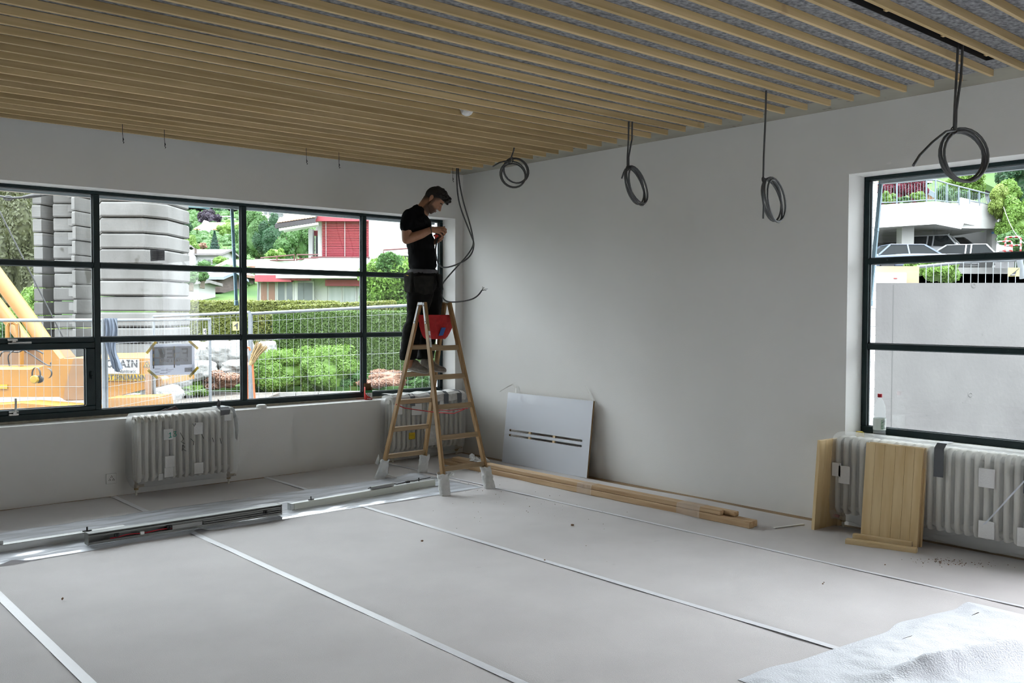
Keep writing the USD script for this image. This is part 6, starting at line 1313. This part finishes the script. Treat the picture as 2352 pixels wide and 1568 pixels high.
for x, y in ((612, 488), (622, 488), (632, 489), (640, 489), (648, 489), (634, 497), (643, 497), (650, 497)):
    u_, z_ = (x - 1176) / 2119 * 172, 1.6 + (711 - y) / 2119 * 172; obj('window', sbox(MB(), u_ - .28, u_ + .28, z_ - .3, z_ + .3, 171.9, .1), 'window_dark', ap)
TR = [('dark green round tree on the slope left of the copper beech', ((-59.567, 165, 16.257)), (2.3, 2.3, 2.6), 2600, .30, 'leaf_dark', 'round', .8), ('copper beech with dark purple crown behind the orange roof', ((-70.832, 215, 22.229)), (2.9, 2.9, 2.9), 2600, .36, 'leaf_beech', 'round', 1.0),
      ('light green tree below the dark round tree', ((-47.556, 135, 10.684)), (1.9, 1.8, 1.9), 2200, .24, 'leaf_bright', 'round', .8), ('light green tree left of the white chalet', ((-44.976, 124, 8.659)), (1.2, 1.2, 1.7), 1500, .20, 'leaf_bright', 'round', .6),
      ('dark pointed conifer right of the white chalet', ((-41.171, 128, 10.705)), (1.15, 1.15, 1.75), 1500, .22, 'leaf_conifer', 'cone', .5), ('slim conifer between the orange roofs', ((-57.868, 170, 15.118)), (.5, .5, 1.3), 700, .18, 'leaf_mid', 'cone', .3),
      ('light green tree before the orange-roofed house', ((-50.493, 165, 15.82)), (2.0, 2.0, 2.0), 1800, .26, 'leaf_bright', 'round', .8), ('green tree under the flat-roofed house', ((-44.576, 150, 12.563)), (1.5, 1.5, 2.2), 1800, .26, 'leaf_mid', 'round', .8),
      ('bushy tree above the rust-red barn', ((-40.052, 130, 9.328)), (1.8, 1.6, 1.0), 1600, .20, 'leaf_mid', 'round', .3), ('round bush tree right of the chalet', ((-37.25, 118, 7.78)), (.9, .9, .7), 1000, .16, 'leaf_bright', 'round', .2),
      ('tall green tree filling the pane right of the second post', ((-27.691, 100, 9.43)), (1.7, 1.6, 3.0), 4200, .20, 'leaf_mid', 'round', 1.0), ('tall green tree left of the tiled roof', ((-24.789, 95, 8.732)), (1.6, 1.6, 2.4), 3600, .20, 'leaf_dark', 'round', .8),
      ('green tree behind the terrace railing', ((-19.636, 80, 7.009)), (1.1, 1.1, 1.6), 2400, .17, 'leaf_mid', 'round', .6), ('olive green tree beside the terrace window', ((-19.461, 85, 7.83)), (1.3, 1.2, 2.0), 2600, .18, 'leaf_mid', 'round', .8), ('light green tree under the awning tubes', ((-18.455, 72, 5.891)), (.8, .8, .6), 1200, .14, 'leaf_bright', 'round', .3),
      ('small orchard tree at the far end of the meadow, left', ((-24.947, 67, 3.838)), (.85, .85, .62), 1400, .12, 'leaf_mid', 'round', .5), ('orchard tree with leaning trunk on the meadow ridge', ((-23.828, 66, 3.9)), (.72, .7, .56), 1300, .12, 'leaf_mid', 'round', .5),
      ('orchard tree in the middle of the row', ((-22.61, 65, 3.776)), (.55, .55, .48), 1000, .11, 'leaf_mid', 'round', .4), ('orchard tree beside the blue-roofed shed', ((-22.819, 68, 4.071)), (.55, .55, .5), 900, .11, 'leaf_mid', 'round', .4),
      ('orange-brown bush above the chalet roof', ((-46.812, 140, 11.225)), (.7, .7, .5), 500, .2, 'leaf_rose', 'round', .2), ('dark hedge tree behind the chalet', ((-49.303, 150, 12.619)), (1.6, 1.2, .9), 1300, .2, 'leaf_mid', 'round', .2), ('green bush below the white chalet', ((-40.736, 110, 6.826)), (1.2, 1.0, .8), 900, .16, 'leaf_mid', 'round', .2), ('rounded tree on the slope at the left edge of the view', ((-56.373, 150, 11.19)), (1.3, 1.2, 1.2), 900, .2, 'leaf_bright', 'round', .4),
      ('dark tree beside the flat-roofed house', ((-78.587, 250, 27.589)), (2.2, 2.2, 2.6), 1000, .4, 'leaf_dark', 'round', 1.0), ('tall conifer above the orange roof', ((-81.732, 260, 28.385)), (1.6, 1.6, 3.0), 900, .4, 'leaf_mid', 'cone', .5)]
for k, (lab, p, r, n, sz, mt, shp, tk) in enumerate(TR): tree(lab, p, r, n, sz, mt, 100 + k, shp, tk, 'trees on the far slope', tw=.2)
rs = np.random.RandomState(5); um_ = MB()
for _ in range(760):                                             # undergrowth between the gardens
    d = rs.uniform(88, 250); u = rs.uniform(-.42, -.20) * d; r0 = rs.uniform(.35, .95) * (.6 + d / 250); c0 = S(u, d, float(hill_z(np.array(u), np.array(d))) + r0 * .2)
    D = rnd_dirs(rs, 60); D[:, 2] = np.abs(D[:, 2]); leaf_quads(um_, c0 + D * r0 * (1, 1, .7), .10 * (.5 + d / 160), rs, D)
    blob(um_, c0, (r0 * .8, r0 * .8, r0 * .55), int(rs.randint(99)), 1, .3)
tag(obj('undergrowth', um_, 'leaf_mid'), 'green garden undergrowth between the houses on the slope', 'undergrowth', kind='stuff')
# trees at the left edge
tree('large olive-brown tree filling the leftmost panes', ((-14.82, 27, 3.502)), (1.9, 1.6, 2.9), 15000, .12, 'leaf_olive', 71, 'round', 1.4, lumps=44, tw=.2)
tree('olive-green tree close behind the left ballast stack', ((-12.615, 24, 2.842)), (.7, .8, 2.2), 6000, .10, 'leaf_olive', 72, 'round', .6, lumps=30)
shrub('light green bush behind the crane strut', ((-11.196, 21.5, 1.58)), (.42, .4, .62), 3000, .07, 'leaf_bright', 73, name='bush')
shrub('darker bush low behind the crane struts', ((-12.005, 22, 0.976)), (.9, .5, .5), 3000, .08, 'leaf_mid', 74, name='bush')

# ================================================================ beyond the right window
rwd = np.array([-.8721, .4894, 0]); rwo = np.array([4.45, -3.73, 0])
RW = lambda s, z: rwo - rwd * s + UP * z
rw = thing('retaining_wall', 'grey board-marked concrete wall filling the lower right window', 'wall', RW(0, gz))
nrm = np.array([.4894, .8721, 0])
wl = MB().prism([(-3.2, gz - .3), (3.2, gz - .3), (3.2, 1.965), (-3.2, 1.90)], np.stack([-rwd, UP], 1), rwo, nrm * .30)
obj('wall', wl, 'retaining_concrete', rw)
for s, z in ((0, 1.925 - .0), (-.015, .68), (1.27, 1.93), (1.27, .68), (-1.32, 1.91), (-1.32, .68)):
    c0 = RW(s, z - .02)
    obj('tie_hole', MB().lathe([(.030, .002), (.026, .004), (.020, .004), (.018, .001), (0, .001)], c0, 20, np.stack([-rwd, UP, -nrm], 1)), 'retaining_concrete', rw, smooth=40)
for s in (-1.02, 1.6): obj('formwork_joint', MB().beam(RW(s, gz) - nrm * .001, RW(s, 1.9) - nrm * .001, .002, .008, up=rwd), 'deck_dark', rw)
tag(obj('side_ground', MB().sheet(np.array([[RW(s, 0) + nrm * q + UP * (1.75 + q * .045) for q in (.3, 6, 15, 30, 44)] for s in np.linspace(-3.5, 3.2, 8)]), (0, 0, -.3)), 'asphalt'), kind='structure')
tag(obj('lower_ground', MB().sheet(np.array([[RW(s, gz) - nrm * q for q in (0, 1.5, 3.2)] for s in np.linspace(-2, 12, 6)]), (0, 0, -.2)), 'yard_soil'), kind='structure')
pb = thing('plywood_hoarding', 'plywood board with a white box on top of the concrete wall', 'hoarding', S((4.745, 11.4, 1.965)))
obj('board', sbox(MB(), 4.207, 5.018, 1.927, 2.163, 11.4, .03), 'plywood', pb)
obj('white_box', sbox(MB(), 4.064, 4.804, 1.924, 2.078, 11.25, .12, .01), 'sign_white', pb); obj('box_front', sbox(MB(), 4.029, 4.693, 1.921, 2.032, 11.235, .015), 'render_grey', pb); obj('flag_mark', sbox(MB(), 4.635, 4.677, 2.001, 2.012, 11.23, .004), 'barrier_red', pb)
shrub('bright green bush behind the concrete wall', ((6.227, 13.5, 2.199)), (.30, .3, .24), 3200, .035, 'leaf_bright', 81, name='bush', lumps=20)
shrub('flat green bush top beside the blue car', ((7.091, 16, 2.445)), (.38, .3, .10), 1200, .035, 'leaf_bright', 82, name='bush')
fr = thing('steel_fence', 'galvanized fence with spaced bars standing on the concrete wall', 'fence', S((5.707, 11.5, 2.015)))
obj('top_rail', MB().tube([S((5.35, 12.2, 2.193)), S((5.857, 11.7, 2.245)), S((6.35, 11.4, 2.249))], .021, 8), 'galvanized', fr, smooth=60)
for k, x in enumerate(np.linspace(2125, 2330, 13)):
    u_, y0 = (x - 1176) / 2119 * 11.75, 611 - (x - 2108) * .085 if x < 2240 else 599
    obj('bar', sbox(MB(), u_ - .004, u_ + .004, 1.95, 1.6 + (718.5 - y0) / 2119 * 11.75, 11.75, .008), 'wire_zinc', fr)
obj('post', MB().tube([S((6.296, 11.4, 2.013)), S((6.247, 11.4, 2.281))], .035, 10), 'galvanized', fr, smooth=60)
sg = thing('warning_sign', 'pale yellow sign with black excavator silhouette on the steel fence', 'sign', S((6.123, 11.3, 2.036)))
q_ = (6.05, 6.191, 2.036, 2.142); obj('plate', sbox(MB(), *q_, 11.28, .006), 'sign_pale', sg); ax0, az0, sw, sh_ = q_[0], q_[2], q_[1] - q_[0], q_[3] - q_[2]
obj('pictogram', sprism(MB(), [(ax0 + sw * a, az0 + sh_ * b) for a, b in ((.10, .08), (.60, .60), (.92, .96), (.94, .90), (.68, .58), (.66, .30), (.60, .30), (.62, .08))], 11.275, .004), 'letter_dark', sg)
obj('lettering', MB().text('huder', sh_ * .13, S(ax0 + sw * .27, 11.272, az0 + sh_ * .14), RH, UP, .002, width=sw * .32, bold=True), 'sign_white', sg)

# parking deck
pk_ = thing('parking_deck', 'white concrete parking deck with railing and planters above parked cars', 'parking deck', S(42.5 * 0 + 24, 50, 3.5))
DZ = 3.72
def q2(pts, d): return pts
obj('parapet', sprism(MB(), [(17.195, 7.024), (17.213, 5.841), (21.937, 6.152), (21.915, 7.331)], 48, .35), 'deck_concrete', pk_)
obj('parapet', MB().sheet(np.array([[S((21.893, 48, 7.331)), S((21.914, 48, 6.152))], [S((23.363, 49, 7.339)), S((23.388, 49, 6.055))], [S((23.713, 49.2, 7.386)), S((23.855, 49.2, 6.005))], [S((23.799, 49.2, 7.685)), S((24.037, 49.3, 6.314))], [S((24.965, 50, 7.6)), S((24.991, 50, 6.266))], [S((26.694, 51, 7.318)), S((26.718, 51, 6.172))]]), FH * .3), 'deck_concrete', pk_)
obj('soffit', MB().sheet(np.array([[S((17.071, 48.2, 5.806)), S((17.071, 48.2, 5.806)) + FH * 12], [S((22.028, 48.2, 6.182)), S((22.028, 48.2, 6.182)) + FH * 12], [S((23.951, 49.4, 6.069)), S((23.951, 49.4, 6.069)) + FH * 11], [S((26.717, 51, 6.196)), S((26.717, 51, 6.196)) + FH * 9]]), (0, 0, .3)), 'deck_concrete', pk_)
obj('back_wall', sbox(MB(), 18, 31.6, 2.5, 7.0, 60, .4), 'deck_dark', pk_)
obj('side_wall', sbox(MB(), 26.535, 26.872, 3.642, 6.237, 51.2, .6), 'deck_concrete', pk_)
obj('column', sbox(MB(), 20.614, 21.271, 4.277, 6.208, 49, .7, .02), 'deck_concrete', pk_)
obj('number_plate', sbox(MB(), 26.458, 26.53, 5.932, 6.028, 51.1, .04), 'poster_blue', pk_); obj('number_plate', sbox(MB(), 26.554, 26.626, 5.932, 6.028, 51.1, .04), 'poster_blue', pk_)
obj('ceiling_lamp', sbox(MB(), 21.253, 21.84, 6.122, 6.195, 52, .2), 'sign_white', pk_)
obj('wall_box', sbox(MB(), 28.039, 29.38, 4.995, 5.637, 57, .8), 'window_dark', pk_)
obj('floor', MB().sheet(np.array([[S(u, d, DZ) for d in (44, 61)] for u in (14, 32)]), (0, 0, -.3)), 'asphalt', pk_)
rp = [(17.036, 48.2, 8.196), (19.976, 48.2, 8.295), (21.511, 48.2, 8.457), (21.986, 48.2, 8.458), (22.812, 48.7, 8.349), (23.673, 49.2, 8.26), (24.476, 49.7, 8.19), (25.267, 50.2, 8.117), (26.069, 50.7, 8.042)]
rb_ = [(17.05, 48.2, 7.205), (19.992, 48.2, 7.304), (21.53, 48.2, 7.421), (22.005, 48.2, 7.423), (22.83, 48.7, 7.394), (23.689, 49.2, 7.432), (24.488, 49.7, 7.563), (25.279, 50.2, 7.53), (26.081, 50.7, 7.473)]
obj('hand_rail', MB().tube([S(p) for p in rp], .045, 6), 'rail_steel', pk_); obj('lower_rail', MB().tube([S(p) for p in rb_], .03, 6), 'rail_steel', pk_)
for a, b in list(zip(rp, rb_))[1:]: obj('railing_post', MB().tube([S(a), S(b) - (0, 0, .15)], .045, 6), 'rail_steel', pk_)
bars = MB()
for (a, b), (a2, b2) in zip(list(zip(rp, rb_)), list(zip(rp, rb_))[1:]):
    A, B, A2, B2 = S(a), S(b), S(a2), S(b2); n = max(3, int(np.linalg.norm(A2 - A) / .15))
    for k in range(1, n): bars.tube([lerp(A, A2, k / n) - (0, 0, .12), lerp(B, B2, k / n)], .012, 4)
obj('railing_bars', bars, 'rail_steel', pk_, kind='stuff')
for k, (lab, p, r, n, mt) in enumerate((('green planter shrub at the left end of the deck railing', (19.82, 48.9, 7.591), (.6, .3, .35), 1500, 'leaf_bright'), ('green planter shrub in the middle of the deck railing', (21.473, 48.9, 7.642), (.75, .3, .32), 1500, 'leaf_bright'), ('low green planter shrub between the deck shrubs', (20.652, 48.8, 7.467), (.6, .25, .2), 900, 'leaf_mid'), ('grey-green planter bush behind the right deck railing', (23.268, 49.8, 7.897), (.75, .4, .55), 1800, 'leaf_mid'), ('small planter bush near the notch of the deck', (24.544, 50.5, 7.965), (.5, .4, .3), 900, 'leaf_mid'), ('yellow-green creeper hanging over the right end of the deck', (26.545, 50.5, 7.569), (.95, .5, 1.0), 3500, 'leaf_autumn'))):
    shrub(lab, p, r, n, .10, mt, 120 + k, name='bush', core=.6)

def car(label, p, yaw, L, Wd, belt, top, cab, paint, estate=False):
    """cab: x of windscreen foot, windscreen top, rear top, rear foot (front is +x)."""
    t = thing('car', label, 'car', S(p), yaw); o, r_ = np.array(S(p)), rot(yaw)
    def put(m): v, f = arr(m); return (v @ r_.T + o, f)
    h = L / 2; w = Wd / 2
    E = lambda x, y, z, r: m3.Manifold.sphere(1.0, 14).scale(tuple(r)).translate((x, y, z))
    low = hull(*[E(x, s * y, z, (.16, .10, .12)) for s in (-1, 1) for x, y, z in ((h - .18, w - .22, .45), (h - .30, w - .25, belt - .26), (-h + .15, w - .22, .45), (-h + .16, w - .22, belt - .16), (cab[0] + .1, w - .12, belt - .12), (0, w - .10, .50), (0, w - .12, belt - .12))])
    for x in (-h + .78, h - .82): low = low - m3.Manifold.cylinder(Wd * 2, .36, .36, 28, True).rotate((90, 0, 0)).translate((x, 0, .33))
    obj('body', put(soft(low, .12, 1)), paint, t, smooth=35)
    wb, wt = w - .10, w - .26; g = m3.Manifold.hull_points(np.array([(x, s * y, z) for s in (-1, 1) for x, y, z in ((cab[0], wb, belt - .06), (cab[1], wt, top - .05), (cab[2], wt, top - .05), (cab[3], wb, belt - .06))]))
    obj('cabin_glass', put(g), 'car_glass', t)
    obj('roof', put(soft(hull(*[E(x, s * (wt - .04), top - .03, (.10, .07, .035)) for s in (-1, 1) for x in (cab[1] - .06, cab[2] + .08)]), .2, 0)), paint, t, smooth=40)
    pil = [(cab[0], cab[1]), (cab[3], cab[2])]; m_ = (cab[1] + cab[2]) / 2
    for s in (-1, 1):
        for a, b in pil + [(m_ + .05, m_)] + ([(cab[2] + .75, cab[2] + .7)] if estate else []):
            obj('pillar', put(MB().beam((a, s * (wb + .005), belt - .06), (b, s * (wt + .012), top - .04), .075, .03, up=(0, 1, 0))), paint, t)
    for x in (-h + .78, h - .82):
        for s in (-1, 1): obj('wheel', put(MB().lathe([(0, -.1), (.30, -.1), (.32, -.06), (.32, .06), (.30, .1), (0, .1)], (x, s * (w - .13), .32), 20, np.array([[1, 0, 0], [0, 0, -1], [0, 1, 0.0]]))), 'tyre', t)
    for s in (-1, 1): obj('tail_lamp', put(MB().cbox((-h + .05, s * (w - .22), belt - .14), (.10, .26, .15), b=.02)), 'lamp_red', t)
    return t, put
YB = math.atan2(RH[1], RH[0])
car('light blue hatchback parked in front under the deck', ((19.682, 46, 3.465)), YB, 4.2, 1.72, 1.0, 1.47, (1.35, .55, -1.15, -1.75), 'car_blue')
t, put = car('white sport utility car behind the blue hatchback, tail towards us', ((22.779, 51.5, 4.126)), YB - 3.75, 4.5, 1.85, 1.10, 1.68, (1.35, .55, -1.45, -1.95), 'car_white', True)
obj('roof_fin', put(MB().prism([(-1.2, 1.66), (-1.4, 1.66), (-1.4, 1.78)], [(1, 0), (0, 0), (0, 1)], (0, -.02, 0), (0, .04, 0))), 'car_white', t)
t, put = car('pale silver estate car with dark rear window and dog guard', ((23.672, 49.5, 3.731)), YB - 3.6, 4.5, 1.75, .95, 1.45, (1.2, .4, -1.5, -1.95), 'car_white', True)
for k, y in enumerate(np.linspace(-.45, .25, 8)): obj('dog_guard_bar', put(MB().beam((-1.86, y, 1.06), (-1.66, y, 1.30), .035, .012, up=(1, 0, 1))), 'sign_white', t)
car('dark car at the back of the deck between the white cars', ((25.593, 55, 4.456)), YB - 3.7, 4.2, 1.75, 1.0, 1.5, (1.3, .5, -1.2, -1.8), 'car_dark')

# red and white tube barrier
for lab, pts, dd3 in (('taller red and white tube barrier beside the deck', ((2305, 588), (2305, 550), (2308, 546.5), (2336, 546), (2340, 550), (2340, 588)), 35.0), ('lower red and white tube barrier in front of the taller one', ((2290, 557), (2316, 556), (2320, 560), (2320, 584)), 34.6)):
    tb = thing('tube_barrier', lab, 'barrier', S((pts[0][0] - 1176) / 2119 * dd3, dd3, 3.6), group='red and white tube barriers')
    P = [S((x - 1176) / 2119 * dd3, dd3, 1.6 + (718.5 - y) / 2119 * dd3) for x, y in pts]
    segs = [P] + ([[S((x - 1176) / 2119 * dd3, dd3, 1.6 + (718.5 - y) / 2119 * dd3) for x, y in ((2305, 566), (2340, 565))]] if dd3 == 35 else [[S((x - 1176) / 2119 * dd3, dd3, 1.6 + (718.5 - y) / 2119 * dd3) for x, y in ((2290, 578), (2320, 577))]])
    for sgm in segs:
        Q = np.array(sgm); L = np.r_[0, np.cumsum(np.linalg.norm(np.diff(Q, axis=0), axis=1))]; n = max(2, int(L[-1] / .11))
        for k in range(n):
            ts = np.linspace(L[-1] * k / n, L[-1] * (k + 1) / n, 4); C_ = np.stack([np.interp(ts, L, Q[:, i]) for i in range(3)], 1)
            obj('tube_stripe', MB().tube(C_, .035, 8), 'barrier_red' if k % 2 else 'sign_white', tb)
# slope with greenery and a slate path
def slope(name, mat, pts, th=.4): return tag(obj(name, MB().sheet(np.array(pts), (0, 0, -th)), mat), kind='structure')
slope('hill_slope', 'hillside', [[S(u, d, z) for d, z in ((38, 2.4), (52, 3.6), (60, 9.5), (75, 15), (110, 26), (190, 40))] for u in (31.5, 45, 70, 120)])
slope('upper_terrace', 'hillside', [[S(u, d, z) for d, z in ((53, 6.6), (62, 7.2), (90, 13), (160, 30))] for u in (14, 24, 27)])
path_ = [[S((20.889, 40, 3.797)), S((21.718, 40, 3.8))], [S((27.244, 52, 6.164)), S((27.855, 52, 6.166))], [S((32.604, 64, 9.91)), S((33.625, 64, 9.913))], [S((41.197, 80, 14.229)), S((42.023, 80, 14.232))]]
slope('path', 'slate_path', path_, .3)
for k, (lab, p, r, n, sz, mt, shp) in enumerate((('red-leaved maple behind the deck railing, leftmost', (22.007, 54, 8.595), (.95, .8, 1.0), 2600, .13, 'leaf_maple', 'loose'), ('red-leaved maple beside the orange roof', (23.347, 54, 8.851), (.85, .8, 1.1), 2600, .13, 'leaf_maple', 'loose'), ('bright green bushy tree behind the right deck railing', (28.257, 58, 9.669), (1.6, 1.2, 1.3), 5200, .15, 'leaf_bright', 'round'), ('dark green tree at the top of the slate path', (33.229, 66, 11.247), (.9, .9, 1.3), 2600, .15, 'leaf_mid', 'round'),
        ('large dark tree at the right edge above the barrier', (30.702, 56, 9.27), (1.5, 1.3, 1.7), 6500, .15, 'leaf_dark', 'round'), ('bright green shrubbery tree over the barrier', (27.22, 50, 6.46), (1.1, 1.0, 1.4), 5000, .13, 'leaf_bright', 'round'), ('green tree low beside the path', (24.784, 46, 4.993), (.7, .7, .6), 2400, .11, 'leaf_mid', 'round'), ('light green tree beside the path behind the creeper', (28.884, 54, 8.363), (.6, .7, .9), 2200, .13, 'leaf_bright', 'round'), ('dark conifer beyond the window edge', (30.381, 52, 6.904), (1.6, 1.4, 2.6), 4500, .15, 'leaf_dark', 'round'))):
    tree(lab, p, r, n, sz, mt, 200 + k, shp, .3, 'trees behind the parking deck', lumps=30, core=0 if shp == 'loose' else .72)
orf = (25.355, 26.553, 8.306, 9.743); rf_ = thing('house', 'house with orange tiled roof behind the deck railing', 'house', S(orf[0] + 1, 59, 7))
a0, a1 = S((25.234, 58, 9.714)), S((26.151, 57, 8.806)); sl_ = FH * 3 + UP * 1.3
obj('roof', MB().sheet(np.array([[a0, a0 + FH * 3 + RH * 1.2], [a1, a1 + FH * 3 + RH * .4 ]]), (0, 0, -.15)), 'roof_orange', rf_)
for k in range(7):
    q0, q1 = lerp(a0, a1, k / 7), lerp(a0, a1, (k + .9) / 7); obj('roof_tile', MB().sheet(np.array([[q0 + UP * .06, q0 + FH * 3 + RH * 1.1 + UP * .06], [q1 + UP * .01, q1 + FH * 3 + RH * 1.0 + UP * .01]]), (0, 0, -.05)), 'roof_orange', rf_)
obj('barge_board', MB().beam(a0 - UP * .15 - FH * .1, a1 - UP * .2 - FH * .1, .08, .28), 'rail_steel', rf_); obj('wall', sbox(MB(), orf[0] + .2, orf[1] - .3, 6.5, 8.2, 59, 3), 'render_white', rf_)
obj('wall', sbox(MB(), 28.74, 29.886, 10.773, 11.451, 66, 4), 'render_white', rf_)
tag(obj('overhead_wire', MB().tube(smooth_path([S(p) for p in ((15.899, 30, 5.006), (16.092, 30, 4.515), (16.341, 30, 4.094), (16.701, 30, 3.744))], 16), .012, 5), 'sign_white'), 'pale sagging wire crossing the greenery at the right edge', 'wire')
